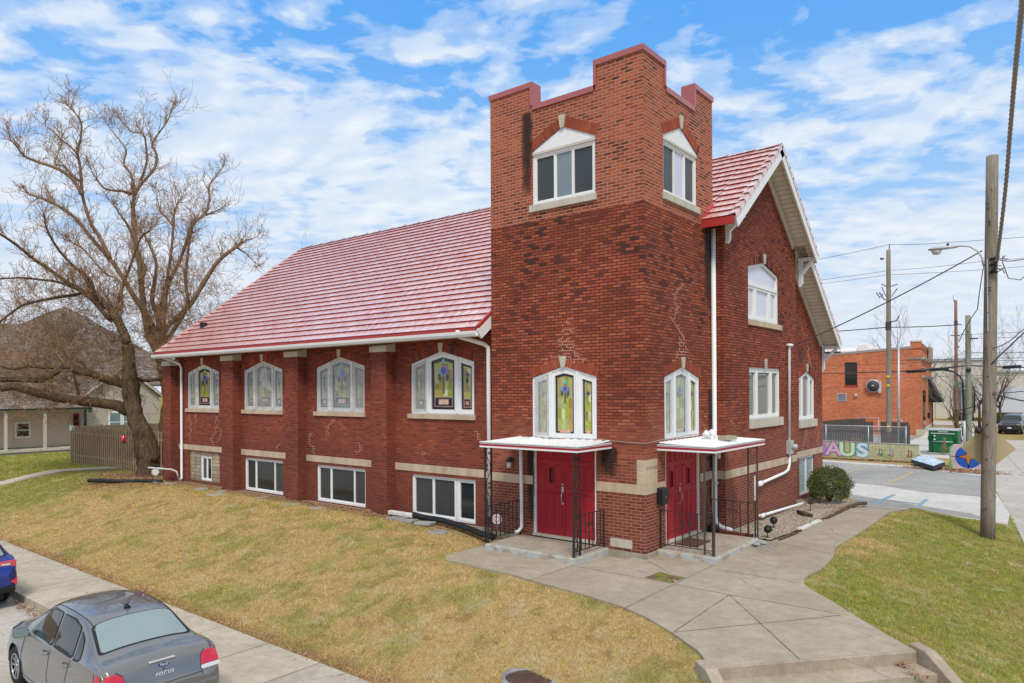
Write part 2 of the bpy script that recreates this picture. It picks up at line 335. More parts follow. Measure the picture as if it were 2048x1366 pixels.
# ------------------------------------------------------------------ mesh builder
class MB:
    def __init__(s): s.v = []; s.f = []; s.m = []; s.uv = []; s.col = []; s.smooth = []
    def add(s, vs, fs, mi=0, uv=None, col=None, sm=False):
        b = len(s.v); s.v += [tuple(p) for p in vs]
        for k, f in enumerate(fs):
            s.f.append(tuple(b+i for i in f)); s.m.append(mi); s.uv.append(None if uv is None else uv[k]); s.col.append(col); s.smooth.append(sm)
        return s
    def quad(s, a, b, c, d, mi=0, uv=None, col=None): return s.add([a, b, c, d], [(0, 1, 2, 3)], mi, None if uv is None else [uv], col)
    def box(s, x0, x1, y0, y1, z0, z1, mi=0, col=None):
        x0, x1 = sorted((x0, x1)); y0, y1 = sorted((y0, y1)); z0, z1 = sorted((z0, z1))
        v = [(x0, y0, z0), (x1, y0, z0), (x1, y1, z0), (x0, y1, z0), (x0, y0, z1), (x1, y0, z1), (x1, y1, z1), (x0, y1, z1)]
        return s.add(v, [(0, 3, 2, 1), (4, 5, 6, 7), (0, 1, 5, 4), (1, 2, 6, 5), (2, 3, 7, 6), (3, 0, 4, 7)], mi, None, col)
    def obox(s, c, ax, ay, az, mi=0, col=None):
        """oriented box: centre and three half-axis vectors"""
        c, ax, ay, az = map(Vector, (c, ax, ay, az))
        v = [c+ax*i+ay*j+az*k for k in (-1, 1) for i, j in ((-1, -1), (1, -1), (1, 1), (-1, 1))]
        f = [(0, 3, 2, 1), (4, 5, 6, 7), (0, 1, 5, 4), (1, 2, 6, 5), (2, 3, 7, 6), (3, 0, 4, 7)]
        if ax.cross(ay).dot(az) < 0: f = [q[::-1] for q in f]
        return s.add(v, f, mi, None, col)
    def bar(s, a, b, w, h=None, mi=0, up=(0, 0, 1)):
        a, b = Vector(a), Vector(b); d = b-a; L = d.length; d.normalize(); u = Vector(up)
        if abs(d.dot(u)) > .98: u = Vector((1, 0, 0))
        r = d.cross(u).normalized(); u = r.cross(d); h = h or w
        return s.obox((a+b)/2, d*L/2, r*w/2, u*h/2, mi)
    def tube(s, pts, rad, n=8, mi=0, cap=True, sm=True, jag=None):
        pts = [Vector(p) for p in pts]; m = len(pts)
        if isinstance(rad, (int, float)): rad = [rad]*m
        rings = []; pr = None
        for i, p in enumerate(pts):
            d = (pts[min(i+1, m-1)]-pts[max(i-1, 0)])
            if d.length < 1e-9: d = Vector((0, 0, 1))
            d.normalize()
            if pr is None: pr = d.orthogonal().normalized()
            else:
                pr = pr-d*pr.dot(d)
                pr = pr.normalized() if pr.length > 1e-6 else d.orthogonal().normalized()
            q = d.cross(pr)
            for k in range(n):
                a = 2*math.pi*k/n; r_ = rad[i]*(1 if jag is None else jag(i, k))
                rings.append(p+(pr*math.cos(a)+q*math.sin(a))*r_)
        fs = []
        for i in range(m-1):
            for k in range(n):
                a = i*n+k; b = i*n+(k+1) % n; fs.append((a, b, b+n, a+n))
        if cap: fs += [tuple(range(n))[::-1], tuple(range((m-1)*n, m*n))]
        return s.add(rings, fs, mi, None, None, sm)
    def cyl(s, c, r, h, n=24, mi=0, r2=None, sm=True): return s.tube([c, (c[0], c[1], c[2]+h)], [r, r if r2 is None else r2], n, mi, True, sm)
    def prism(s, loop, d, mi=0, col=None):
        """closed planar loop of 3d points extruded by vector d"""
        n = len(loop); d = Vector(d); v = [Vector(p) for p in loop]; w = [p+d for p in v]
        nr = Vector((0, 0, 0))
        for i in range(n): nr += v[i].cross(v[(i+1) % n])
        f = [tuple(range(n))[::-1], tuple(range(n, 2*n))]+[(i, (i+1) % n, n+(i+1) % n, n+i) for i in range(n)]
        if nr.dot(d) < 0: f = [q[::-1] for q in f]
        return s.add(v+w, f, mi, None, col)
    def build(s, name, mats, parent=None, auto=None, local=False, bevel=0.):
        off = Vector((0, 0, 0))
        if parent is not None and not local:
            off = Vector(parent.location)
            if parent.parent is not None: off += Vector(parent.parent.location)
        me = bpy.data.meshes.new(name)
        me.from_pydata([(p[0]-off.x, p[1]-off.y, p[2]-off.z) for p in s.v], [], s.f)
        if isinstance(mats, str): mats = [mats]
        for k in mats: me.materials.append(MATS[k])
        me.polygons.foreach_set('material_index', s.m); me.polygons.foreach_set('use_smooth', s.smooth)
        uvl = me.uv_layers.new(name='UVMap')
        V = s.v
        for pi, pl in enumerate(me.polygons):
            fu = s.uv[pi]; n = pl.normal; a = (abs(n.x), abs(n.y), abs(n.z))
            for j, li in enumerate(pl.loop_indices):
                if fu is not None: uvl.data[li].uv = fu[j]; continue
                p = V[s.f[pi][j]]
                if a[2] > .75: uvl.data[li].uv = (p[0], p[1])
                elif a[0] > a[1]: uvl.data[li].uv = (p[1], p[2])
                else: uvl.data[li].uv = (p[0], p[2])
        if any(c is not None for c in s.col):
            ca = me.color_attributes.new('Col', 'FLOAT_COLOR', 'CORNER')
            for pi, pl in enumerate(me.polygons):
                c = s.col[pi] or (.5, .5, .5)
                for li in pl.loop_indices: ca.data[li].color = (*c[:3], 1)
        me.update()
        o = bpy.data.objects.new(name, me); COL.objects.link(o)
        if parent is not None: o.parent = parent
        if bevel:
            b = o.modifiers.new('bevel', 'BEVEL'); b.width = bevel; b.segments = 2; b.limit_method = 'ANGLE'
        return o
def tag(o, label=None, cat=None, group=None, kind=None):
    for k, v in (('label', label), ('category', cat), ('group', group), ('kind', kind)):
        if v: o[k] = v
    return o
def thing(name, loc, label, cat, group=None, rz=0):
    o = bpy.data.objects.new(name, None); COL.objects.link(o); o.location = loc; o.rotation_euler = (0, 0, rz); o.empty_display_size = .2
    return tag(o, label, cat, group)
def copy_tree(o, parent=None):
    c = o.copy(); COL.objects.link(c)
    if parent is not None: c.parent = parent
    for ch in list(o.children): copy_tree(ch, c)
    return c
def lerp(a, b, k): return a+(b-a)*k
rnd = random.Random(7)
# ------------------------------------------------------------------ terrain
FLAT = [(-70, -1.3), (-6, -1.3), (-4.4, -2.3), (-3.4, -2.75), (-.68, -2.95), (1.29, -3.3), (2.51, -3.95), (3.50, -4.80), (5.50, -2.45), (4.45, -1.3), (3.35, .1), (3.2, 1), (3.1, 3), (2.95, 4.5), (2.9, 10.4), (2.8, 11.2), (1.3, 12), (-.5, 12.6), (-70, 12.6)]
def seg_d(p, a, b):
    ax, ay = a; bx, by = b; px, py = p; dx, dy = bx-ax, by-ay
    k = max(0, min(1, ((px-ax)*dx+(py-ay)*dy)/(dx*dx+dy*dy))); return math.hypot(px-ax-k*dx, py-ay-k*dy)
def inside(p, poly):
    x, y = p; c = False; n = len(poly); j = n-1
    for i in range(n):
        xi, yi = poly[i]; xj, yj = poly[j]
        if (yi > y) != (yj > y) and x < (xj-xi)*(y-yi)/(yj-yi)+xi: c = not c
        j = i
    return c
YF, ZF = -6.28, -1.05                       # lawn edge at the front pavement
def xs(y): return 5.62-.133*(y-12.4)        # lawn edge at the side pavement
def zs(y): return lerp(-1.05, -.55, max(0, min(1, (y+6)/17)))
def yn(x): return 13.0 if x < 2.6 else 13.0-(x-2.6)*.43
def zin(x): return lerp(0, -.13, max(0, min(1, (x+7)/3.2)))
def fbm(x, y): return .5*math.sin(x*1.1+1.3*math.sin(y*.7))+.3*math.sin(y*2.3+x*.9)+.2*math.sin(x*3.1-y*2.2)
_SA, _SB = (3.50, -4.76), (5.46, -2.47)
def G(x, y):
    """height of the ground"""
    if y < -1.5 and x > 2.5:                # pit of the steps
        dx, dy = _SB[0]-_SA[0], _SB[1]-_SA[1]; L = math.hypot(dx, dy); dx /= L; dy /= L; u = (x-_SA[0])*dx+(y-_SA[1])*dy; w = (x-_SA[0])*dy-(y-_SA[1])*dx
        if -.10 < u < L+.10 and w > -.10: return -1.35 if w > .12 else -.45
    if y <= -7.86: return -1.215
    if y <= YF: return ZF-.03
    if x >= xs(y) and y < 62:
        e = zs(y) if y < 11 else lerp(-.55, -.8, min(1, (y-11)/16)); return e-.04 if x < xs(y)+1.6 else e-.16
    if y >= yn(x) or y > 13: return lerp(-.5, -.82, max(0, min(1, (y-13)/16)))-.012
    if inside((x, y), FLAT): return zin(x)-.012 if y < 9.5 or x < .3 else min(zin(x)-.012, lerp(-.15, -.54, min(1, (y-9.5)/3.4)))
    df = min(seg_d((x, y), FLAT[i], FLAT[(i+1) % len(FLAT)]) for i in range(len(FLAT)))
    ds = [(y-YF, ZF), (xs(y)-x, zs(y)), (yn(x)-y, -.5)]
    wsum = sum(1/(d_+.02)**2 for d_, _ in ds); zo = sum(z_/(d_+.02)**2 for d_, z_ in ds)/wsum
    dm = min(d_ for d_, _ in ds); k = df/(df+dm); k = k*k*(3-2*k)*.55+k*.45
    if y > 9.5 and 1.2 < x < 3.0: return lerp(-.15, -.54, min(1, (y-9.5)/3.4))
    return lerp(zin(x)-.012, zo, k)+.018*fbm(x, y)*min(1, df*2)*min(1, dm*2)
def axis(lo, hi, step, far): 
    c = list(np.arange(lo, hi+.01, step)); d = step
    a, b = lo, hi
    while b < far: d *= 1.5; a -= d; b += d; c = [a]+c+[b]
    return c
gx = axis(-46, 2, .3, 1500); gx = [v for v in gx if v < 2]+list(np.arange(2, 8.5, .12))+[v for v in axis(-46, 8.6, .3, 1500) if v > 8.5]; gy = axis(-12, 42, .3, 1500); gy = [v for v in gy if v < -7]+list(np.arange(-7, -1.5, .12))+[v for v in gy if v >= -1.5]
gx = sorted(set([round(v, 3) for v in gx])); gy = sorted(set([round(v, 3) for v in gy]+[YF, YF-.01, -7.86, -7.85]))
v = [(x, y, G(x, y)) for y in gy for x in gx]; n = len(gx)
b = MB(); b.add(v, [(j*n+i, j*n+i+1, (j+1)*n+i+1, (j+1)*n+i) for j in range(len(gy)-1) for i in range(n-1)], sm=True)
tag(b.build('ground', 'lawn'), kind='structure')
def drape(name, poly, m, dz=.01, step=.5, zf=None, skirt=.0, uvrot=0., uvo=(0, 0), kind='structure', parent=None):
    """a sheet cut to poly, laid over the ground; skirt gives it a real edge"""
    pts = []; edges = []; n = len(poly)
    for i in range(n):
        a, c = poly[i], poly[(i+1) % n]; L = math.hypot(c[0]-a[0], c[1]-a[1]); k = max(1, int(L/step))
        for q in range(k): pts.append((lerp(a[0], c[0], q/k), lerp(a[1], c[1], q/k)))
    nb = len(pts); edges = [(i, (i+1) % nb) for i in range(nb)]
    x0, x1 = min(p[0] for p in poly), max(p[0] for p in poly); y0, y1 = min(p[1] for p in poly), max(p[1] for p in poly)
    for x in np.arange(x0+step/2, x1, step):
        for y in np.arange(y0+step/2, y1, step):
            p = (float(x), float(y))
            if inside(p, poly) and min(seg_d(p, poly[i], poly[(i+1) % n]) for i in range(n)) > step*.3: pts.append(p)
    V, E, F, *_ = delaunay_2d_cdt([Vector(p) for p in pts], edges, [], 1, 1e-5)
    zf = zf or (lambda x, y: G(x, y)+dz)
    ca, sa = math.cos(uvrot), math.sin(uvrot); vs = [(p.x, p.y, zf(p.x, p.y)) for p in V]
    fs = [tuple(f) for f in F]
    fs = [f if (V[f[1]]-V[f[0]]).cross(V[f[2]]-V[f[0]]) > 0 else f[::-1] for f in fs]
    uv = [[((vs[i][0]-uvo[0])*ca+(vs[i][1]-uvo[1])*sa, -(vs[i][0]-uvo[0])*sa+(vs[i][1]-uvo[1])*ca) for i in f] for f in fs]
    b = MB(); b.add(vs, fs, 0, uv)
    if skirt:
        area = sum(poly[i][0]*poly[(i+1) % n][1]-poly[(i+1) % n][0]*poly[i][1] for i in range(n))
        for i in range(nb):
            a, c = pts[i], pts[(i+1) % nb]
            if area < 0: a, c = c, a
            za, zc = zf(*a), zf(*c); b.quad((*a, za-skirt), (*c, zc-skirt), (*c, zc), (*a, za), 0)
    o = b.build(name, m, parent)
    if kind: tag(o, kind=kind)
    return o
# front street, kerb and pavement
drape('street', [(-60, -20), (12, -20), (12, -7.98), (-60, -7.98)], 'street_concrete', .012, 2.)
drape('kerb', [(-60, -7.98), (12, -7.98), (12, -7.83), (-60, -7.83)], 'sidewalk_concrete', 0, 1., zf=lambda x, y: ZF+.0, skirt=.17, uvo=(.5, 2))
drape('sidewalk', [(-60, -7.826), (8.3, -7.826), (8.3, YF), (-60, YF)], 'sidewalk_concrete', 0, .5, zf=lambda x, y: ZF+.006*fbm(x*.6, 0), skirt=.1, uvo=(.3, 10))
# side pavement and street
P_ = [(xs(y), y) for y in (-6.2, 0, 6, 12, 20, 30, 40, 62)]
drape('side_sidewalk', P_+[(x+1.55, y) for x, y in P_[::-1]], 'street_concrete', .04, .6, zf=lambda x, y: (zs(y) if y < 11 else lerp(-.55, -.8, min(1, (y-11)/16)))+.01, skirt=.12)
drape('side_street', [(x+1.40, y) for x, y in P_]+[(x+9, y) for x, y in P_[::-1]], 'street_concrete', .01, 1.2, zf=lambda x, y: (zs(y) if y < 11 else lerp(-.55, -.8, min(1, (y-11)/16)))-.11)
# walkway in front of the tower
WALK = [(-3.62, -2.35), (-3.35, -2.62), (-2.4, -2.66), (-1.6, -2.68), (-.68, -2.85), (.3, -2.98), (1.29, -3.2), (1.9, -3.47), (2.51, -3.86), (3.1, -4.30), (3.50, -4.76), (5.46, -2.47), (5.05, -2.05), (4.45, -1.38), (3.9, -.72), (3.5, -.3),
        (3.25, .02), (3.13, .4), (3.10, .85), (3.16, 1.4), (3.12, 2.1), (3.05, 2.75), (2.92, 3.3), (2.84, 3.8), (2.86, 4.3), (2.88, 6.8), (2.80, 10.5), (2.72, 12.9), (1.55, 12.9), (1.66, 10.9), (1.64, 7.4), (1.60, 5.2), (1.48, 3.42), (.9, 3.3), (.5, 3.3), (.5, 1.5), (-.4, -.2), (-3.62, -.6)]
def zw(x, y): return -.10 if y < 9.5 else lerp(-.10, -.48, min(1, (y-9.5)/3.4))
drape('walkway', WALK, 'walk_concrete', 0, .35, zf=zw, skirt=.14)
# scored joints in the walkway (thin recess lines laid 4 mm proud of nothing: narrow dark strips of dirt in the joints)
plain('joint_dirt', (.12, .085, .06), .95)
J = MB()
def joint(a, c, w=.013, z=None):
    d_ = (Vector(c)-Vector(a)).normalized(); nn = Vector((-d_.y, d_.x))*w/2; k = max(1, int((Vector(c)-Vector(a)).length/.12)); ps = []
    for i in range(k+1):
        p = Vector(a).lerp(Vector(c), i/k); o_ = nn*rnd.uniform(-.9, .9); q = nn*rnd.uniform(.5, 1.4); ps.append((p+o_+q, p+o_-q))
    for i in range(k):
        J.quad(*[(q.x, q.y, zw(q.x, q.y)+.003) for q in (ps[i][1], ps[i+1][1], ps[i+1][0], ps[i][0])])
for a, c in (((-.91, -1.36), (-.95, -2.86)), ((-.95, -1.40), (1.28, -1.42)), ((.12, -.12), (.98, -.78)), ((1.35, .38), (1.36, -3.25)), ((1.36, -1.44), (2.42, -1.46)), ((2.42, -1.46), (2.52, -3.86)), ((2.42, -1.46), (4.35, -1.42)),
             ((2.42, -1.46), (4.32, -3.80)), ((2.54, -3.82), (4.25, -1.5)), ((1.45, 3.42), (3.0, 2.9)), ((1.6, 7.2), (2.9, 7.2)), ((1.7, 10.4), (2.8, 10.4)), ((1.52, .1), (3.16, .05))): joint(a, c)
tag(J.build('walkway_joints', 'joint_dirt'), kind='structure')
WB = MB(); wr_ = random.Random(31)
for a, c in (((-.95, -1.40), (1.28, -1.42)), ((1.35, .38), (1.36, -3.25)), ((2.42, -1.46), (4.32, -3.80)), ((1.45, 3.42), (3.0, 2.9)), ((-3.3, -1.36), (-.9, -1.36)), ((1.36, .5), (1.36, 2.9)), ((.06, .02), (.06, .48)), ((1.64, 4), (1.64, 10))):
    for k in range(26):
        u = wr_.random()**1.3; x, y = lerp(a[0], c[0], u)+wr_.gauss(0, .012), lerp(a[1], c[1], u)+wr_.gauss(0, .012)
        if wr_.random() < .5: continue
        for q in range(5): an = wr_.uniform(0, 6.28); h_ = wr_.uniform(.008, .028); WB.add([(x-.003, y, -.098), (x+.003, y, -.098), (x+h_*.8*math.cos(an), y+h_*.8*math.sin(an), -.098+h_)], [(0, 1, 2)])
tag(WB.build('joint_weeds', 'grass_blades'), 'tiny weeds growing in the walkway joints', 'weeds', kind='stuff')
# little planting square in the walkway
mat('weedy_soil', lambda t, p, o: (lambda P: (t.put(p.inputs['Base Color'], t.mix(t.ramp(t.noise(P, 7, 5, .7), [(.47, 0.), (.56, 1.)]), t.mix(t.noise(P, 30, 3), (.09, .04, .025), (.30, .16, .10)), t.mix(t.noise(P, 40, 3), (.07, .13, .02), (.30, .36, .06)))), bump(t, p, t.noise(P, 40, 4), .03)))(pos(t)))
drape('planting_square', [(.70, -1.36), (1.30, -1.38), (1.32, -.88), (.74, -.80)], 'weedy_soil', 0, .15, zf=lambda x, y: -.094+.01*fbm(x*9, y*9), skirt=.02)
# parking lot
def zl(x, y, e=0.): return lerp(-.5, -.82, max(0, min(1, (y-13)/16)))+e
drape('parking_lot', [(-30, 12.97), (2.6, 12.97), (5.5, 11.75), (5.4, 14), (4.0, 24), (2.9, 31.0), (-30, 34.6)], 'lot_concrete', 0, 1., zf=lambda x, y: zl(x, y))
drape('lot_asphalt', [(-20, 23.3), (-2.4, 20.8), (.5, 20.0), (2.2, 18.6), (4.7, 18.5), (4.0, 24.1), (3.6, 27.6), (-.2, 30.2), (-20, 33.4)], 'asphalt', 0, 1., zf=lambda x, y: zl(x, y, .006))
drape('lot_asphalt', [(-3.5, 16.6), (.2, 15.9), (3.2, 14.0), (4.4, 13.3), (5.2, 12.1), (2.7, 13.15), (-3.5, 13.1)], 'asphalt', 0, 1., zf=lambda x, y: zl(x, y, .007))
def flatpaint(name, col, rough=.8):
    def f(t, p, o):
        P = pos(t); n = t.noise(P, 6, 6, .75); c = t.mix(t.ramp(n, [(.45, 0.), (.62, .75)]), col, (.25, .25, .24))
        t.put(p.inputs['Base Color'], c); p.inputs['Roughness'].default_value = rough
    return mat(name, f)
flatpaint('yellow_line_paint', (.60, .40, .16)); flatpaint('blue_line_paint', (.22, .36, .52))
def strip(name, a, c, w, m, zf):
    a, c = Vector(a), Vector(c); d_ = (c-a).normalized(); n_ = Vector((-d_.y, d_.x))*w/2; b = MB(); k = max(2, int((c-a).length/.5))
    for i in range(k):
        p, q = a.lerp(c, i/k), a.lerp(c, (i+1)/k)
        b.quad(*[(r.x, r.y, zf(r.x, r.y)) for r in (p-n_, q-n_, q+n_, p+n_)])
    return tag(b.build(name, m), kind='structure')
for a, c in (((-2.15, 20.4), (-2.1, 29.6)), ((.55, 19.9), (.40, 27.6)), ((-4.9, 22), (-4.9, 30.5))): strip('parking_line', a, c, .11, 'yellow_line_paint', lambda x, y: zl(x, y, .011))
for a, c in (((1.55, 13.5), (1.55, 17.0)), ((2.85, 13.3), (2.75, 16.2)), ((-.1, 13.6), (-.2, 16.2)), ((1.4, 15.1), (2.8, 14.6)), ((.4, 14.0), (1.5, 14.3))): strip('parking_line', a, c, .13, 'blue_line_paint', lambda x, y: zl(x, y, .012))
# path across the far-left yard, crossing street and pavements further on
drape('yard_path', [(-31.4, -6.3), (-30.4, -6.3), (-28.7, -3.3), (-27.3, 1.3), (-28.3, 1.3), (-29.7, -3.4)], 'sidewalk_concrete', .05, .5, skirt=.08)
drape('cross_street', [(-60, 82), (60, 82), (60, 94), (-60, 94)], 'street_concrete', 0, 6., zf=lambda x, y: -.80)
drape('corner_plaza', [(-3.2, 34.2), (2.6, 32.0), (-1.5, 76), (-6.2, 76), (-4.2, 60)], 'lot_concrete', 0, 2., zf=lambda x, y: zl(x, y, .02))
flatpaint('brick_paving', (.50, .19, .15))
drape('brick_paving', [(-2.6, 62), (1.0, 50), (2.0, 44), (-.2, 44), (-1.9, 52)], 'brick_paving', 0, 3., zf=lambda x, y: zl(x, y, .03))
drape('corner_grass', [(-.3, 33.0), (1.6, 32.0), (1.3, 36.5), (-.9, 37.5)], 'lawn', 0, 1., zf=lambda x, y: zl(x, y, .035))
drape('asphalt_yard', [(-20, 36), (-2.5, 35.0), (-4.3, 59), (-20, 60)], 'asphalt', 0, 3., zf=lambda x, y: zl(x, y, .012))
# gravel bed beside the gable
def gravel_f(t, p, o):
    P = pos(t); vn = t.new('ShaderNodeTexVoronoi', {'Scale': 26., 'Vector': P}); r = t.sep(vn.outputs['Color'])[0]
    c = t.ramp(r, [(0, (.22, .17, .12)), (.4, (.50, .42, .32)), (1, (.74, .67, .56))]); c = t.mix(t.ramp(vn.outputs['Distance'], [(.3, 0.), (.7, .7)]), c, (.12, .09, .06))
    c = t.mix(t.ramp(t.noise(P, 2.2, 4), [(.55, 0.), (.7, .8)]), c, (.17, .105, .065))
    t.put(p.inputs['Base Color'], c); p.inputs['Roughness'].default_value = .9; bump(t, p, t.math('SUBTRACT', 1., vn.outputs['Distance']), .025)
mat('gravel', gravel_f)
BED = [(.0, 3.6), (1.46, 3.45), (1.58, 5.2), (1.62, 7.4), (1.64, 10.4), (1.72, 11.9), (.0, 12.6)]
drape('gravel_bed', BED, 'gravel', 0, .25, zf=lambda x, y: -.075+.02*fbm(x*3, y*3)-(.2*max(0, y-10.4)/2.2))
# ------------------------------------------------------------------ steps
def steps():
    T = thing('concrete_steps', (4.48, -3.62, -1.05), 'weathered concrete steps dropping diagonally from the walkway to the street corner', 'steps')
    A, B = Vector((3.50, -4.76)), Vector((5.46, -2.47)); dd = (B-A).normalized(); n_ = Vector((dd.y, -dd.x))
    rise, run = .165, .36
    for i in range(6):
        zt = -.104-rise*i; a, c = A+n_*run*(i-1)+n_*(.02 if i == 0 else 0), B+n_*run*(i-1)+n_*(.02 if i == 0 else 0)
        if i == 0: a, c = A-n_*.02, B-n_*.02
        e = n_*(.06 if i == 0 else run+.05); b = MB()
        b.prism([(a.x, a.y, zt), (c.x, c.y, zt), (c.x+e.x, c.y+e.y, zt), (a.x+e.x, a.y+e.y, zt)], (0, 0, -.3))
        b.build('step', 'stoop_concrete', T, bevel=.012)
    for s, P0 in ((1, B), (-1, A)):
        b = MB(); w = dd*s*.17; p0 = P0-n_*.12+dd*s*.0; L = 2.2
        prof = [(0, .06), (.3, .05), (L, -.95), (L, -1.3), (0, -1.3)]
        loop = [(p0.x+n_.x*q, p0.y+n_.y*q, -.10+h) for q, h in prof]
        b.prism(loop, (w.x, w.y, 0)); b.build('cheek_wall', 'stoop_concrete', T, bevel=.015)
steps()
# ------------------------------------------------------------------ church
CH = thing('brick_church', (0, 0, 0), 'red brick church with square corner tower, red metal roof and stained glass windows', 'church')
def to3(ax, c, a, z, off=0.):
    """point on a wall: ax 'y' = wall facing -Y at y=c, ax 'x' = wall facing +X at x=c; off = proud of the wall"""
    return (a, c-off, z) if ax == 'y' else (c+off, a, z)
def wallface(mb, ax, c, outline, holes=(), reveal=.12, mi=0, rmi=None):
    pts = [Vector(p) for p in outline]; n = len(pts); edges = [(i, (i+1) % n) for i in range(n)]
    for h in holes:
        k = len(pts); m = len(h); pts += [Vector(p) for p in h]; edges += [(k+i, k+(i+1) % m) for i in range(m)]
    V, E, F, *_ = delaunay_2d_cdt(pts, edges, [], 0, 1e-6)
    for f in F:
        cx = sum((V[i] for i in f), Vector((0, 0)))/len(f)
        if not inside(cx, outline) or any(inside(cx, h) for h in holes): continue
        q = [to3(ax, c, V[i].x, V[i].y) for i in f]
        nn = (Vector(q[1])-Vector(q[0])).cross(Vector(q[2])-Vector(q[0])); want = Vector((0, -1, 0)) if ax == 'y' else Vector((1, 0, 0))
        if nn.dot(want) < 0: q = q[::-1]
        mb.add(q, [tuple(range(len(q)))], mi)
    for h in holes:
        m = len(h); ar = sum(h[i][0]*h[(i+1) % m][1]-h[(i+1) % m][0]*h[i][1] for i in range(m))
        for i in range(m):
            a, b_ = h[i], h[(i+1) % m]
            if ar < 0: a, b_ = b_, a
            q = [to3(ax, c, *a), to3(ax, c, *b_), to3(ax, c, b_[0], b_[1], -reveal), to3(ax, c, a[0], a[1], -reveal)]
            mb.add(q, [(0, 1, 2, 3)], mi if rmi is None else rmi)
def pent(a0, a1, z0, zs_, za): return [(a0, z0), (a1, z0), (a1, zs_), ((a0+a1)/2, za), (a0, zs_)]
def rect(a0, a1, z0, z1): return [(a0, z0), (a1, z0), (a1, z1), (a0, z1)]

def arch_ring(name, ax, c, a0, a1, zs_, za, th=.24, key=True, keyz=.07, m='arch_brick', parent=CH, kw=.085, jac=0.):
    """soldier course following the two sloping sides of a pointed head, plus keystone"""
    am = (a0+a1)/2; b = MB(); ka = 0.
    for s, e in ((a0, am), (a1, am)):
        p, q = Vector((s, zs_)), Vector((e, za)); d_ = q-p; L = d_.length; d_.normalize(); n_ = Vector((-d_.y, d_.x)) if d_.x > 0 else Vector((d_.y, -d_.x))
        k = int((L+.03)/.0745); st = (L+.03)/k
        for i in range(k):
            u0, u1 = -.03+st*i+.005, -.03+st*(i+1)-.005
            bow = .03*math.sin(math.pi*min(1, max(0, u0/L))) if True else 0
            P4 = [p+d_*u0, p+d_*u1, p+d_*u1+n_*th, p+d_*u0+n_*th]; pr = .006+rnd.uniform(-.002, .003)
            o1 = [to3(ax, c, v_.x, v_.y, pr) for v_ in P4]; o0 = [to3(ax, c, v_.x, v_.y, -.05) for v_ in P4]
            vs = o0+o1; ctr = Vector(np.mean(vs, axis=0)); hsh = rnd.randint(0, 400)*.072
            fs = [(4, 5, 6, 7), (0, 1, 5, 4), (1, 2, 6, 5), (2, 3, 7, 6), (3, 0, 4, 7)]; uv = []
            f2 = []
            for f in fs:
                n3 = (Vector(vs[f[1]])-Vector(vs[f[0]])).cross(Vector(vs[f[2]])-Vector(vs[f[0]])); fc = Vector(np.mean([vs[i_] for i_ in f], axis=0))
                if n3.dot(fc-ctr) < 0: f = f[::-1]
                f2.append(f); uv.append([(.25+.02*j, hsh+.036) for j in range(len(f))])
            b.add(vs, f2, 0, uv)
    b.build('brick_arch' if name is None else name, m, parent)
    if key:
        k = MB(); h = .035; loop = [(am-kw*.62, za-.03), (am+kw*.62, za-.03), (am+kw*1.15, za+th+keyz), (am-kw*1.15, za+th+keyz)]
        k.prism([to3(ax, c, u, z, -.05) for u, z in loop], Vector(to3(ax, c, 0, 0, h))-Vector(to3(ax, c, 0, 0, -.05)))
        k.build('keystone', 'limestone_pale', parent, bevel=.004)

def frame_poly(mb, ax, c, outer, inner, d0, d1, mi=0):
    """frame between two loops with equal vertex counts, d0 (back) to d1 (front) depth"""
    n = len(outer)
    for i in range(n):
        j = (i+1) % n
        mb.add([to3(ax, c, *outer[i], d1), to3(ax, c, *outer[j], d1), to3(ax, c, *inner[j], d1), to3(ax, c, *inner[i], d1)], [(0, 1, 2, 3) if ax == 'y' else (0, 1, 2, 3)], mi)
        mb.add([to3(ax, c, *inner[i], d1), to3(ax, c, *inner[j], d1), to3(ax, c, *inner[j], d0), to3(ax, c, *inner[i], d0)], [(0, 1, 2, 3)], mi)
        mb.add([to3(ax, c, *outer[i], d0), to3(ax, c, *outer[j], d0), to3(ax, c, *outer[j], d1), to3(ax, c, *outer[i], d1)], [(0, 1, 2, 3)], mi)
def wbox(mb, ax, c, a0, a1, z0, z1, d0, d1, mi=0, col=None):
    p, q = to3(ax, c, a0, z0, d0), to3(ax, c, a1, z1, d1); mb.box(p[0], q[0], p[1], q[1], p[2], q[2], mi, col)
def wpoly(mb, ax, c, loop, d, mi=0, col=None):
    q = [to3(ax, c, u, z, d) for u, z in loop]; nn = (Vector(q[1])-Vector(q[0])).cross(Vector(q[2])-Vector(q[0])); want = Vector((0, -1, 0)) if ax == 'y' else Vector((1, 0, 0))
    if nn.dot(want) < 0: q = q[::-1]
    mb.add(q, [tuple(range(len(q)))], mi, None, col)
def inset_pent(a0, a1, z0, zs_, za, w, wb=None):
    wb = w if wb is None else wb; am = (a0+a1)/2; sl = (za-zs_)/(am-a0); dz = w*math.sqrt(1+sl*sl)
    return [(a0+w, z0+wb), (a1-w, z0+wb), (a1-w, zs_+sl*w-dz), (am, za-dz), (a0+w, zs_+sl*w-dz)]
def slopeq(a0, a1, z0, f, w, wb=None):
    """sash with a sloping head given by f(a)"""
    wb = w if wb is None else wb
    return [(a0+w, z0+wb), (a1-w, z0+wb), (a1-w, f(a1-w)-w*1.1), (a0+w, f(a0+w)-w*1.1)]

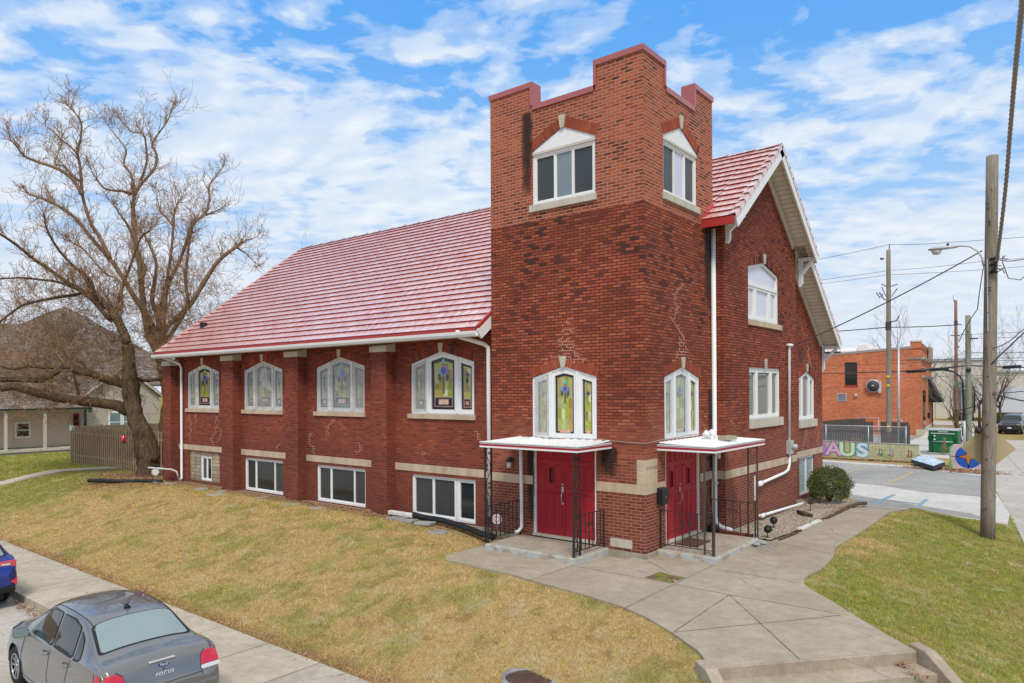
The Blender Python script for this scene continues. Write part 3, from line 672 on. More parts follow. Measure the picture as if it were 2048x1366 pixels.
GREENS = [(.42, .50, .06), (.50, .56, .12), (.36, .44, .05), (.55, .50, .16), (.40, .30, .07), (.46, .52, .20), (.62, .66, .34), (.34, .42, .05), (.52, .36, .10)]
def glass_panel(ax, c, loop, kind, d, parent, seed):
    """leaded stained glass: border squares, quarry pieces, cross motif, lower panel"""
    r = random.Random(seed); b = MB(); xs_ = [p[0] for p in loop]; zs__ = [p[1] for p in loop]
    a0, a1, z0, z1 = min(xs_), max(xs_), min(zs__), max(zs__); w = a1-a0; h = z1-z0; am = (a0+a1)/2
    wpoly(b, ax, c, loop, d, 0, (.012, .014, .018))
    peak = len(loop) == 5; topL = loop[-1][1]; topR = loop[2][1]
    def top(a):
        if peak: k = abs(a-am)/(w/2); return lerp(z1, topL, k)
        return lerp(loop[-1][1], loop[2][1], (a-a0)/w)
    bw = w*.11 if kind[0] == 'c' else w*.17
    tile = lambda u0, u1, v0, v1, col, e: wpoly(b, ax, c, [(u0, v0), (u1, v0), (u1, min(v1, top(u1))), (u0, min(v1, top(u0)))], d+e, 0, col)
    # dark border pieces with light cames
    nb_ = int(h/.20); 
    for i in range(nb_):
        v0 = z0+h*i/nb_; v1 = z0+h*(i+1)/nb_-.012
        for u0, u1 in ((a0+.006, a0+bw-.006), (a1-bw+.006, a1-.006)):
            if v1 < min(top(u0), top(u1)): tile(u0, u1, v0, v1, r.choice([(.012, .018, .05), (.010, .035, .03), (.02, .03, .035), (.03, .02, .04)]), .002)
    g0, g1 = a0+bw, a1-bw; lo = z0+bw*.7
    wpoly(b, ax, c, [(g0, lo), (g1, lo), (g1, top(g1)-bw), *([(am, z1-bw*1.05)] if peak else []), (g0, top(g0)-bw)], d+.003, 0, (.50, .38, .22))
    e_ = .010; cols = 4 if kind[0] == 'c' else 2; zb = lo+(h*.20 if 'n' in kind else .05); gt = lambda a: (lerp(z1-bw*1.05, top(g0)-bw, abs(a-am)/(g1-am)) if peak else top(a)-bw)
    rows = 5 if kind[0] == 'c' else 5; g0 += .014; g1 -= .014; zt_ = min(gt(g0), gt(g1))
    for i in range(rows+1):
        for j in range(cols):
            u0, u1 = lerp(g0, g1, j/cols)+.003, lerp(g0, g1, (j+1)/cols)-.003
            v0 = lerp(zb, zt_, i/rows)+.003 if i < rows else zt_; v1 = lerp(zb, zt_, (i+1)/rows)-.003
            cc = r.choice(GREENS); k = r.uniform(.55, 1.05)
            if i < rows: wpoly(b, ax, c, [(u0, v0), (u1, v0), (u1, v1), (u0, v1)], d+.004, 0, tuple(q*k for q in cc))
            else: wpoly(b, ax, c, [(u0, v0), (u1, v0), (u1, gt(u1)-.01), (u0, gt(u0)-.01)], d+.004, 0, tuple(q*k for q in cc))
    def disc(cx, cz, rr, col, e, n=16): wpoly(b, ax, c, [(cx+rr*math.cos(2*math.pi*i/n), cz+rr*math.sin(2*math.pi*i/n)) for i in range(n)], d+e, 0, col)
    cz = lerp(zb, zt_, .78); u = w*.11
    if kind[0] == 'c':
        P = lambda pts, col, e=.006: wpoly(b, ax, c, [(am+x*u, cz+z*u) for x, z in pts], d+e, 0, col)
        P([(-.42, -6.0 if 'n' in kind else -5.2), (0, -6.6 if 'n' in kind else -6.0), (.42, -6.0 if 'n' in kind else -5.2), (.42, 0), (-.42, 0)], (.22, .085, .075))
        P([(-1.5, .2), (0, 2.6), (1.5, .2)], (.24, .11, .10), .0055)
        P([(-2.2, -.7), (-2.2, .6), (-.8, .8), (-.8, -.8)], (.16, .36, .34)); P([(.8, -.8), (.8, .8), (2.2, .6), (2.2, -.7)], (.24, .15, .24))
        P([(-2.1, -2.4), (-2.1, -.8), (-.9, -.9), (-.8, -2.4), (-1.4, -3.0)], (.035, .10, .10)); P([(.8, -2.4), (.9, -.9), (2.1, -.8), (2.1, -2.4), (1.4, -3.0)], (.035, .10, .10))
        P([(-.75, 2.6), (0, 1.7), (.75, 2.6), (0, 3.7)], (.10, .52, .46), .007)
        disc(am, cz, 1.35*u, (.55, .48, .40), .007); disc(am, cz, 1.18*u, (.015, .12, .55), .008); disc(am, cz, .42*u, (.35, .02, .03), .009)
    else:
        uu = w*.15; P = lambda pts, col, e=.006: wpoly(b, ax, c, [(am+x*uu, cz+z*uu) for x, z in pts], d+e, 0, col)
        P([(-.2, -6.5), (.2, -6.5), (.2, -1), (-.2, -1)], (.18, .07, .05)); P([(-.75, -3.2), (-.7, -1.2), (.7, -1.2), (.75, -3.2), (0, -4.0)], (.04, .11, .08)) if 'n' in kind else P([(-.5, -2.0), (.5, -2.0), (0, -1)], (.03, .12, .08))
        P([(-1.8, 0), (0, -1.8), (1.8, 0), (0, 1.8)], (.10, .05, .045)); disc(am, cz, 1.25*uu, (.55, .45, .35), .007); disc(am, cz, 1.05*uu, (.05, .03, .16), .008); disc(am, cz, .4*uu, (.30, .05, .05), .009)
    if 'n' in kind:
        u0, u1 = g0, g1; v0, v1 = lo+.01, zb-.02
        wpoly(b, ax, c, rect(u0, u1, v0, v1), d+.004, 0, (.19, .12, .15)); m_ = .03
        wpoly(b, ax, c, rect(u0+m_, u1-m_, v0+m_, v1-m_*.9), d+.005, 0, (.012, .018, .018))
        k = 5 if kind[0] == 'c' else 1; q0, q1 = u0+(u1-u0)*.22, u1-(u1-u0)*.22
        for i in range(k):
            wpoly(b, ax, c, rect(lerp(q0, q1, i/k)+.002, lerp(q0, q1, (i+1)/k)-.002, v0+m_*2.0, v1-m_*1.9), d+.006, 0, r.choice([(.62, .40, .26), (.66, .50, .40), (.60, .30, .20)]))
    else:
        wpoly(b, ax, c, rect(lerp(g0, g1, .12), lerp(g0, g1, .88), lo-.03, lo+.035), d+.005, 0, (.66, .38, .26))
    return b.build('stained_glass', 'stained_glass', parent)

def tri_window(ax, c, a0, a1, z0, zs_, za, covers, kind, seed, sill=None, tex='white_paint', label=None, wside=.27, depth=.05):
    """three-light pointed window: frame, mullions, glass, plexiglass covers"""
    am = (a0+a1)/2; w = a1-a0; sl = (za-zs_)/(am-a0); head = lambda a: za-sl*abs(a-am)
    F = MB(); D = -depth
    frame_poly(F, ax, c, pent(a0, a1, z0, zs_, za), inset_pent(a0, a1, z0, zs_, za, .055), D-.08, D)
    m0, m1 = a0+w*wside, a1-w*wside                    # mullion centres
    lights = [(a0+.05, m0-.035, 's'), (m0+.035, m1-.035, 'c'), (m1+.035, a1-.05, 's')]
    for m in (m0, m1):
        q = [(m-.04, z0+.03), (m+.04, z0+.03), (m+.04, head(m+.04)-.03), (m-.04, head(m-.04)-.03)]
        F.prism([to3(ax, c, u, z, D-.08) for u, z in q], Vector(to3(ax, c, 0, 0, D+.012))-Vector(to3(ax, c, 0, 0, D-.08)))
    win = F.build('window_frame', 'old_white_paint' if tex == 'old' else 'white_paint', CH)
    win.name = 'stained_window'
    if label: win['label'] = label
    for i, (l0, l1, k) in enumerate(lights):
        s = MB(); sw = .075 if k == 'c' else .085
        if k == 'c': outer = [(l0, z0+.05), (l1, z0+.05), (l1, head(l1)-.06), (am, za-.065), (l0, head(l0)-.06)]; inner = [(l0+sw, z0+.05+sw), (l1-sw, z0+.05+sw), (l1-sw, head(l1)-.05-sw), (am, za-.09-sw), (l0+sw, head(l0)-.05-sw)]
        else: outer = [(l0, z0+.05), (l1, z0+.05), (l1, head(l1)-.06), (l0, head(l0)-.06)]; inner = [(l0+sw, z0+.05+sw), (l1-sw, z0+.05+sw), (l1-sw, head(l1-sw)-.07-sw), (l0+sw, head(l0+sw)-.07-sw)]
        frame_poly(s, ax, c, outer, inner, D-.06, D-.012)
        cv = covers[i]
        s.build('sash', 'old_white_paint' if (tex == 'old' or cv == 2) else 'white_paint', win)
        glass_panel(ax, c, inner, k+kind, D-.055, win, seed+i)
        if cv:
            f = MB(); wpoly(f, ax, c, outer, D+.004); f.build('plexiglass_cover', 'fogged_plexiglass' if cv == 2 else 'thin_haze_plexiglass', win)
    if sill:
        s = MB(); wbox(s, ax, c, a0-.07, a1+.05, sill[0], sill[1], -.10, .055); s.build('window_sill', 'limestone', win, bevel=.006)
    return win

def slider(ax, c, a0, a1, z0, z1, cuts, mats_, name='sliding_window', d=-.05, fw=.06, sw=.035, parent=CH, sill=None, top=None, label=None):
    """vinyl window: outer frame, then panes between the cuts (fractions) each with its own sash"""
    F = MB(); frame_poly(F, ax, c, rect(a0, a1, z0, z1), rect(a0+fw, a1-fw, z0+fw, z1-fw), d-.08, d)
    w = F.build(name, 'white_paint', parent)
    if label: w['label'] = label
    e = [a0+fw]+[lerp(a0, a1, k) for k in cuts]+[a1-fw]
    for i, mt in enumerate(mats_):
        l0, l1 = e[i], e[i+1]; s = MB(); frame_poly(s, ax, c, rect(l0, l1, z0+fw, z1-fw), rect(l0+sw, l1-sw, z0+fw+sw, z1-fw-sw), d-.06, d-.014-(i % 2)*.012); s.build('sash', 'white_paint', w)
        g = MB(); wpoly(g, ax, c, rect(l0+sw, l1-sw, z0+fw+sw, z1-fw-sw), d-.05); g.build('pane', mt, w)
    if sill: s = MB(); wbox(s, ax, c, a0-.06, a1+.04, sill[0], sill[1], -.1, .055); s.build('window_sill', sill[2] if len(sill) > 2 else 'limestone_pale', w, bevel=.006)
    return w

NW = .23           # y of nave wall
XG, XR = .30, .05  # x of gable bay wall and of the set-back wall beside it
YR, ZR, PIT_ = 6.4, 10.22, .757
def roofz(y): return ZR-PIT_*abs(y-YR)
# nave wall with windows
NWIN = [(-6.265, .88), (-10.64, 1.), (-14.88, 1.), (-18.95, 1.)]
holes = [pent(x-1.2, x+1.2, 2.87, 4.26, 4.58) for x, _ in NWIN]
BAS = [(-7.44, -5.04), (-11.82, -9.42), (-16.03, -13.66)]
holes += [rect(a, b_, .03, 1.18) for a, b_ in BAS]+[rect(-20.0, -17.72, .10, 1.22)]
b = MB(); wallface(b, 'y', NW, [(-21.1, -.05), (-4.2, -.05), (-4.2, 5.12), (-21.1, 5.12)], holes, .12)
b.add([(-21.1, 12.57, -.5), (-21.1, .23, -.5), (-21.1, .23, 5.3), (-21.1, 6.4, 9.9), (-21.1, 12.57, 5.3)], [(0, 1, 2, 3, 4)])
b.add([(-21.1, 12.9, -.8), (.05, 12.9, -.8), (.05, 12.9, 5.2), (-21.1, 12.9, 5.2)], [(0, 3, 2, 1)])
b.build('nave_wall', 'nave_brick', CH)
# end pier + pilasters
for i, (a, c_, zt) in enumerate([(-21.45, -20.95, 4.55), (-17.0, -16.2, 4.62), (-13.02, -12.33, 4.62), (-8.75, -8.10, 4.62)]):
    a, c_ = [(-21.45, -20.80), (-16.98, -16.22), (-13.02, -12.33), (-8.76, -8.10)][i]
    p = MB(); y0 = NW-.33
    p.box(a, c_, y0, NW+.02, -.06, zt); w = p.build('pilaster', 'nave_brick', CH)
    k = MB(); k.add([(a-.03, y0-.03, zt), (c_+.03, y0-.03, zt), (c_+.03, NW, zt), (a-.03, NW, zt), (a-.03, y0-.03, zt+.17), (c_+.03, y0-.03, zt+.17), (c_+.03, NW, zt+.26), (a-.03, NW, zt+.26)], [(0, 3, 2, 1), (4, 5, 6, 7), (0, 1, 5, 4), (1, 2, 6, 5), (3, 0, 4, 7)])
    k.build('pilaster_cap', 'limestone_pale', w)
    f = MB(); f.box(a-.03, c_+.03, y0-.03, NW, -.3, -.0); f.build('pilaster_foot', 'limestone_grey', w)
# base course and band
b = MB(); b.box(-21.1, -4.25, NW-.04, NW+.05, -.3, .0); b.build('nave_footing', 'limestone_grey', CH)
for a, c_ in ((-20.80, -16.98), (-16.22, -13.02), (-12.33, -8.76), (-8.10, -4.25)): b = MB(); b.box(a, c_, NW-.012, NW+.06, 1.265, 1.465); b.build('stone_band', 'limestone', CH)
# limestone infill round the small basement window
b = MB(); wallface(b, 'y', NW+.05, rect(-20.0, -17.72, .10, 1.22), [rect(-19.16, -18.38, .14, 1.06)], .06); IN_ = b
def blocks_f(t, p, o):
    stone_f((.50, .43, .33), .5)(t, p, o); src = p.inputs['Base Color'].links[0].from_socket; bb = t.new('ShaderNodeTexBrick', {'Vector': uvn(t), 'Color1': (.72, .70, .66, 1), 'Color2': (1.12, 1.1, 1.04, 1), 'Mortar': (.40, .34, .26, 1), 'Scale': 1., 'Mortar Size': .010, 'Brick Width': .42, 'Row Height': .14}); Z = t.sep(pos(t))[2]
    t.put(p.inputs['Base Color'], t.mix(t.ramp(t.math('ADD', Z, t.math('MULTIPLY', t.noise(pos(t), 3, 4), .5)), [(.2, .75), (.75, 0.)]), t.mix(1., src, bb.outputs['Color'], 'MULTIPLY'), (.17, .12, .07)))
mat('limestone_blocks', blocks_f); IN_.build('limestone_infill', 'limestone_blocks', CH)
slider('y', NW, -19.16, -18.38, .14, 1.06, [.5], ['screen_glass', 'dark_glass'], 'small_basement_window', d=-.06, fw=.05)
slider('y', NW, -16.03, -13.66, .03, 1.18, [.27, .75], ['screen_glass', 'dark_glass', 'screen_glass'], 'basement_window')
slider('y', NW, -11.82, -9.42, .03, 1.18, [.28, .75], ['screen_glass', 'dark_glass', 'screen_glass'], 'basement_window')
slider('y', NW, -7.44, -5.76, .03, 1.18, [.48], ['screen_glass', 'screen_glass'], 'basement_window')
slider('y', NW, -5.74, -5.04, .03, 1.18, [], ['dark_glass'], 'basement_window', fw=.07)
CV = [(2, 0, 0), (1, 1, 2), (1, 2, 1), (2, 0, 1)]
for i, (x, s) in enumerate(NWIN):
    tri_window('y', NW, x-1.2, x+1.2, 2.87, 4.26, 4.58, CV[i], 'n', 10+i*7, sill=(2.735, 2.87), tex='old' if i > 0 else '')
    arch_ring(None, 'y', NW, x-1.2, x+1.2, 4.26, 4.58, .22, m='nave_brick', keyz=.0)
# torn plastic sheet hanging off the third window from the tower
b = MB(); b.add([(-14.62, NW-.02, 4.34), (-14.86, NW-.05, 4.30), (-14.72, NW-.12, 3.72), (-14.14, NW-.06, 3.50), (-14.35, NW-.10, 3.95)], [(0, 1, 2, 4), (4, 2, 3)]); o = b.build('torn_plastic_sheet', 'fogged_plexiglass', CH)

# tower
WX, WY, ZC = 4.27, 3.62, 7.53
TL = b = MB()
lw_l = pent(-3.0, -1.2, 2.38, 3.80, 4.06); up_l = pent(-2.97, -1.2, 7.90, 9.20, 9.60); dr_l = rect(-2.99, -1.22, .06, 2.2)
lw_r = pent(.91, 2.76, 2.38, 3.78, 4.03); up_r = pent(.93, 2.72, 7.90, 9.20, 9.60); dr_r = rect(.94, 2.76, .06, 2.2)
wallface(b, 'y', 0, [(-WX, 0), (0, 0), (0, ZC), (-WX, ZC)], [lw_l, dr_l], .13)
wallface(b, 'x', 0, [(0, 0), (WY, 0), (WY, ZC), (0, ZC)], [lw_r, dr_r], .13)
b.add([(-WX, 0, 0), (-WX, NW+6, 0), (-WX, NW+6, ZC), (-WX, 0, ZC)], [(0, 3, 2, 1)]); b.add([(0, WY, 0), (-WX, WY, 0), (-WX, WY, ZC), (0, WY, ZC)], [(0, 3, 2, 1)])
# old lower corbel edge where the new brickwork starts
b.build('tower_wall', 'church_brick', CH)
b = MB(); e = .004; zM, zCn = 10.74, 10.18
outl = [(-WX, ZC), (0, ZC), (0, zM), (-1.2, zM), (-1.2, zCn), (-2.97, zCn), (-2.97, zM), (-WX, zM)]
wallface(b, 'y', e, outl, [up_l], .13)
outr = [(0, ZC), (WY, ZC), (WY, zM), (2.57, zM), (2.57, zCn), (1.02, zCn), (1.02, zM), (0, zM)]
wallface(b, 'x', -e, outr, [up_r], .13)
T_ = .30
def inner_wall(pts, f):  # backs of parapets
    for i in range(len(pts)):
        pass
b.add([(-WX, e, ZC), (-WX, WY, ZC), (-WX, WY, zM), (-WX, e, zM)], [(0, 3, 2, 1)]); b.add([(-e, WY, ZC), (-WX, WY, ZC), (-WX, WY, zM), (-e, WY, zM)], [(0, 3, 2, 1)])
for a0, a1, z in ((-1.2, 0, zM), (-WX, -2.97, zM), (-2.97, -1.2, zCn)): b.box(a0, a1, e+.01, T_, 9.7, z)
for a0, a1, z in ((T_, 1.02, zM), (2.57, WY, zM), (1.02, 2.57, zCn)): b.box(-T_, -e-.01, a0, a1, 9.7, z)
b.add([(-WX, T_, 9.75), (-T_, T_, 9.75), (-T_, WY, 9.75), (-WX, WY, 9.75)], [(0, 1, 2, 3)])
b.build('tower_upper_wall', 'upper_brick', CH)
# coping
b = MB(); c1 = .03; ch = .125
def cop_y(a0, a1, z): b.box(a0, a1, -c1, T_+c1, z, z+ch)
def cop_x(a0, a1, z): b.box(-T_-c1, c1, a0, a1, z, z+ch)
cop_y(-1.23, c1, zM); cop_x(T_+c1, 1.05, zM); cop_y(-WX-c1, -2.94, zM); cop_x(2.54, WY+c1, zM); cop_y(-2.94, -1.23, zCn-.0); cop_x(1.05, 2.54, zCn)
for x0, x1 in ((-1.23, -1.16), (-3.01, -2.94)): b.box(x0, x1, -c1+.004, T_+c1, zCn-.0+.0 if False else zCn+ch, zM)
b.box(-1.16-.0, -1.13, -c1+.002, .0, zCn, zM) if False else None
for y0, y1 in ((.98, 1.05), (2.54, 2.61)): b.box(-T_-c1, c1-.004, y0, y1, zCn+ch, zM)
b.build('coping', 'red_coping', CH)
# tower windows
def gable_panel(ax, c, a0, a1, zs_, za):
    b = MB(); q = [(a0, zs_-.04), (a1, zs_-.04), (a1, zs_), ((a0+a1)/2, za), (a0, zs_)]
    b.prism([to3(ax, c, u, z, -.08) for u, z in q], Vector(to3(ax, c, 0, 0, -.02))-Vector(to3(ax, c, 0, 0, -.08))); b.build('head_panel', 'white_paint', CH)
    b = MB(); wbox(b, ax, c, a0, a1, zs_-.10, zs_-.05, -.1, -.005); b.build('head_trim', 'beige_paint', CH)
slider('y', 0, -2.97, -1.2, 7.90, 9.12, [.36, .64], ['screen_glass', 'grey_glass', 'screen_glass'], 'tower_window', d=-.04, fw=.07, sill=(7.745, 7.90))
slider('x', 0, .93, 2.72, 7.90, 9.12, [.36, .66], ['screen_glass', 'curtain_glass', 'screen_glass'], 'tower_window', d=-.04, fw=.07, sill=(7.745, 7.90))
gable_panel('y', e, -2.97, -1.2, 9.2, 9.6); gable_panel('x', -e, .93, 2.72, 9.2, 9.6)
arch_ring(None, 'y', e, -2.97, -1.2, 9.2, 9.6, .235, keyz=.03, m='arch_brick'); arch_ring(None, 'x', -e, .93, 2.72, 9.2, 9.6, .235, keyz=.03, m='arch_brick')
tri_window('y', 0, -3.0, -1.2, 2.38, 3.80, 4.06, (2, 0, 0), 't', 60, depth=.02, wside=.29)
tri_window('x', 0, .91, 2.76, 2.38, 3.78, 4.03, (1, 1, 0), 't', 70, depth=.02, wside=.29)
arch_ring(None, 'y', 0, -3.0, -1.2, 3.80, 4.06, .225, keyz=.0); arch_ring(None, 'x', 0, .91, 2.76, 3.78, 4.03, .225, keyz=.0)
# tower bands, cornerstone, plinth
for q_ in (((-WX, -2.99, -.012, .05),), ((-1.22, .012, -.012, .05), (-.05, .012, .05, .94)), ((-.05, .012, 2.76, WY),)):
    b = MB(); [b.box(*w_, 1.26, 1.465) for w_ in q_]; b.build('stone_band', 'limestone', CH)
b = MB(); b.box(-.195, .010, -.010, .05, 1.468, 2.0); b.box(-.05, .010, .05, .54, 1.468, 2.0); cs = b.build('cornerstone', 'limestone', CH)
b = MB(); b.box(-.86, -.32, -.012, .04, .07, .255); b.build('vent_stone', 'limestone_pale', CH)
b = MB(); b.box(-.98, .05, -.05, .02, -.2, -.0); b.box(-.02, .05, .02, .60, -.2, -.0); b.build('tower_footing', 'limestone_grey', CH); b = MB(); b.box(-WX-.03, -3.3, -.05, .02, -.2, 0.); b.build('tower_footing', 'limestone_grey', CH)

# gable front bay
b = MB(); ZE = 5.15; y0, y1, y2 = 3.58, 9.2, 12.9
gw = [(5.2, 7.63, 5.35, 6.80, 7.02)]
h_up = pent(5.2, 7.64, 5.37, 6.79, 7.03); h_lo = rect(5.24, 7.7, 2.68, 4.09)
wallface(b, 'x', XG, [(y0, -.3), (y1, -.3), (y1, roofz(y1)-.1), (YR, ZR-.1), (y0, roofz(y0)-.1)], [h_up, h_lo], .13)
b.add([(-.5, y0, -.3), (XG, y0, -.3), (XG, y0, roofz(y0)-.1), (-.5, y0, roofz(y0)-.1)], [(0, 1, 2, 3)])
b.add([(XR-.3, y1, -.3), (XG, y1, -.3), (XG, y1, roofz(y1)-.1), (XR-.3, y1, roofz(y1)-.1)], [(0, 3, 2, 1)])
h_r = pent(10.27, 12.0, 2.47, 3.84, 4.09); h_g = rect(10.27, 11.93, .02, 1.25)
wallface(b, 'x', XR, [(y1-.02, -.8), (y2, -.8), (y2, 5.1), (y1-.02, roofz(y1)-.1)], [h_r, h_g], .13)
b.build('gable_wall', 'gable_brick', CH)
b = MB(); wbox(b, 'x', XG, y0-.012, y1, 1.26, 1.465, -.05, .012); b.box(-.0, XG-.05, y0-.012, y0+.04, 1.26, 1.465); b.build('stone_band', 'limestone', CH)
b = MB(); wbox(b, 'x', XR, y1+.0, y2, 1.26, 1.465, -.05, .012); b.build('stone_band', 'limestone', CH)
# gable windows
def gable_upper():
    ax, c, a0, a1, z0, zs_, za = 'x', XG, 5.2, 7.64, 5.37, 6.79, 7.03
    F = MB(); frame_poly(F, ax, c, pent(a0, a1, z0, zs_, za), inset_pent(a0, a1, z0, zs_, za, .08), -.13, -.04)
    wbox(F, ax, c, a0+.07, a1-.07, 6.30, 6.40, -.13, -.03)
    w = F.build('gable_window', 'white_paint', CH)
    g = MB(); wpoly(g, ax, c, [(a0+.08, 6.40), (a1-.08, 6.40), (a1-.08, zs_-.07), ((a0+a1)/2, za-.09), (a0+.08, zs_-.07)], -.09); g.build('pane', 'curtain_glass', w)
    for m0, m1 in ((a0+.08, a0+.62), (a0+.70, a1-.70), (a1-.62, a1-.08)):
        s = MB(); frame_poly(s, ax, c, rect(m0, m1, z0+.08, 6.30), rect(m0+.07, m1-.07, z0+.15, 6.23), -.12, -.055); s.build('sash', 'white_paint', w)
        g = MB(); wpoly(g, ax, c, rect(m0+.07, m1-.07, z0+.15, 6.23), -.10); g.build('pane', 'curtain_glass', w)
    s = MB()
    for m in (a0+.66, a1-.66): wbox(s, ax, c, m-.04, m+.04, z0+.08, 6.30, -.12, -.045)
    s.build('mullion', 'white_paint', w)
    s = MB(); wbox(s, ax, c, a0-.02, a1+.16, 5.22, 5.37, -.1, .05); s.build('window_sill', 'limestone', w, bevel=.006)
gable_upper()
def three_light(ax, c, a0, a1, z0, z1, f, name, sill, gl='dark_glass'):
    am = (a0+a1)/2; F = MB()
    if f: frame_poly(F, ax, c, pent(a0, a1, z0, f[0], f[1]), inset_pent(a0, a1, z0, f[0], f[1], .06), -.13, -.03); sl = (f[1]-f[0])/(am-a0); head = lambda a: f[1]-sl*abs(a-am)-.06
    else: frame_poly(F, ax, c, rect(a0, a1, z0, z1), rect(a0+.06, a1-.06, z0+.06, z1-.06), -.13, -.03); head = lambda a: z1-.06
    m0, m1 = lerp(a0, a1, .27), lerp(a0, a1, .73)
    w = F.build(name, 'white_paint', CH)
    for l0, l1 in ((a0+.06, m0-.04), (m0+.04, m1-.04), (m1+.04, a1-.06)):
        pk = f and l0 < am < l1
        ou = [(l0, z0+.06), (l1, z0+.06), (l1, head(l1)), *([(am, head(am))] if pk else []), (l0, head(l0))]
        inn = [(l0+.06, z0+.12), (l1-.06, z0+.12), (l1-.06, head(l1-.06)-.07), *([(am, head(am)-.07)] if pk else []), (l0+.06, head(l0+.06)-.07)]
        s = MB(); frame_poly(s, ax, c, ou, inn, -.12, -.045); s.build('sash', 'white_paint', w)
        g = MB(); wpoly(g, ax, c, inn, -.10); g.build('pane', gl, w)
    s = MB()
    for m in (m0, m1): q = [(m-.04, z0+.06), (m+.04, z0+.06), (m+.04, head(m+.04)), (m-.04, head(m-.04))]; s.prism([to3(ax, c, u, z, -.12) for u, z in q], Vector(to3(ax, c, 0, 0, -.035))-Vector(to3(ax, c, 0, 0, -.12)))
    s.build('mullion', 'white_paint', w)
    s = MB(); wbox(s, ax, c, a0-.03, a1+.15, sill[0], sill[1], -.1, .05); s.build('window_sill', 'limestone_pale', w, bevel=.006)
plain('reflecting_glass', (.06, .075, .07), .04, spec=1., var=.6, vs=1.2, coat=1.)
three_light('x', XG, 5.24, 7.7, 2.68, 4.09, None, 'gable_window', (2.44, 2.68), 'reflecting_glass')
three_light('x', XR, 10.27, 12.0, 2.47, 4.09, (3.84, 4.09), 'gable_window', (2.22, 2.47), 'reflecting_glass')
arch_ring(None, 'x', XG, 5.2, 7.64, 6.79, 7.03, .22, keyz=.02, m='gable_brick'); arch_ring(None, 'x', XR, 10.27, 12.0, 3.84, 4.09, .22, keyz=.0, m='gable_brick')
b = MB()
for i in range(34): wbox(b, 'x', XG, 5.18+i*.0752, 5.18+i*.0752+.067, 4.09, 4.31, -.05, .006)
b.build('lintel', 'gable_brick', CH)
b = MB(); b.prism([to3('x', XG, u, z, -.02) for u, z in ((6.41, 4.07), (6.53, 4.07), (6.56, 4.34), (6.38, 4.34))], (.055, 0, 0)); b.build('keystone', 'limestone_pale', CH)
# glass block window
def gblock_f(t, p, o):
    P = pos(t); p.inputs['Base Color'].default_value = (.30, .38, .40, 1); p.inputs['Roughness'].default_value = .12; bump(t, p, t.noise(P, 14, 4), .05)
mat('glass_block', gblock_f)
def gblock():
    F = MB(); frame_poly(F, 'x', XR, rect(10.27, 11.93, .02, 1.25), rect(10.34, 11.86, .08, 1.19), -.13, -.05); wbox(F, 'x', XR, 11.05, 11.17, .08, 1.19, -.12, -.045)
    w = F.build('glass_block_window', 'white_paint', CH); g = MB()
    for s0, s1, n_ in ((10.34, 11.05, 4), (11.17, 11.86, 4)):
        g = MB()
        for i in range(n_):
            for j in range(6): wbox(g, 'x', XR, lerp(s0, s1, i/n_)+.008, lerp(s0, s1, (i+1)/n_)-.008, .08+.185*j+.008, .08+.185*(j+1)-.008, -.11, -.07)
        g.build('glass_blocks', 'glass_block', w)
    m = MB(); wbox(m, 'x', XR, 10.33, 11.87, .07, 1.2, -.12, -.085); m.build('grout', 'white_paint', w)
gblock()

# roof -------------------------------------------------
def roof_slope(mb, x0, x1, y_e, side, row=.32, uoff=0., zoff=0.):
    """rows of stepped tiles from ridge down to y_e on one side (side -1 = towards the street)"""
    L = abs(y_e-YR)*math.sqrt(1+PIT_**2); cs = 1/math.sqrt(1+PIT_**2); sn = PIT_*cs; n = max(1, round(L/row)); row = L/n
    nrm = Vector((0, side*sn, cs)); dn = Vector((0, side*cs, -sn)); top = Vector((0, YR, ZR+zoff))
    nx = max(2, int((x1-x0)/.165)); st = .042
    for i in range(n):
        a = top+dn*(row*i)+nrm*.006; c = top+dn*(row*(i+1)+.012)+nrm*(.006+st)
        c0 = c-nrm*(st+.012)
        va, vc, v0 = [], [], []
        for k in range(nx+1):
            x = lerp(x0, x1, k/nx); jit = (.006 if (k+i) % 2 else -.004)+math.sin(k*1.7+i*2.3)*.004
            va.append((x, a.y, a.z)); vc.append((x, (c+dn*jit).y, (c+dn*jit).z+jit*.6)); v0.append((x, c0.y, c0.z))
        vs = va+vc+v0; m = nx+1; fs, uv = [], []
        for k in range(nx):
            f1 = (k, k+1, m+k+1, m+k); f2 = (m+k, m+k+1, 2*m+k+1, 2*m+k)
            if side > 0: f1, f2 = f1, f2
            else: f1, f2 = f1[::-1], f2[::-1]
            fs += [f1, f2]
            U = lambda q: (vs[q][0]+uoff, -row*i-(0 if q < m else .31))
            uv += [[U(q) for q in f1], [U(q) for q in f2]]
        if side > 0: fs = [f for f in fs]
        mb.add(vs, [f[::-1] for f in fs[0::2]], 0, [u[::-1] for u in uv[0::2]]); mb.add(vs, [f[::-1] for f in fs[1::2]], 1, [u[::-1] for u in uv[1::2]])
b = MB()
XE = -21.42
roof_slope(b, XE, -WX-.03 if False else -4.30, -.42, -1)
roof_slope(b, -4.30, -.0, 3.60, -1, uoff=.3)
roof_slope(b, 0., .80, 3.00, -1, uoff=.6)
roof_slope(b, XE, .60, 13.22, 1); 
roof_slope(b, .60, .80, 9.80, 1)
rf = b.build('roof', ['red_metal_roof', 'red_riser'], CH)
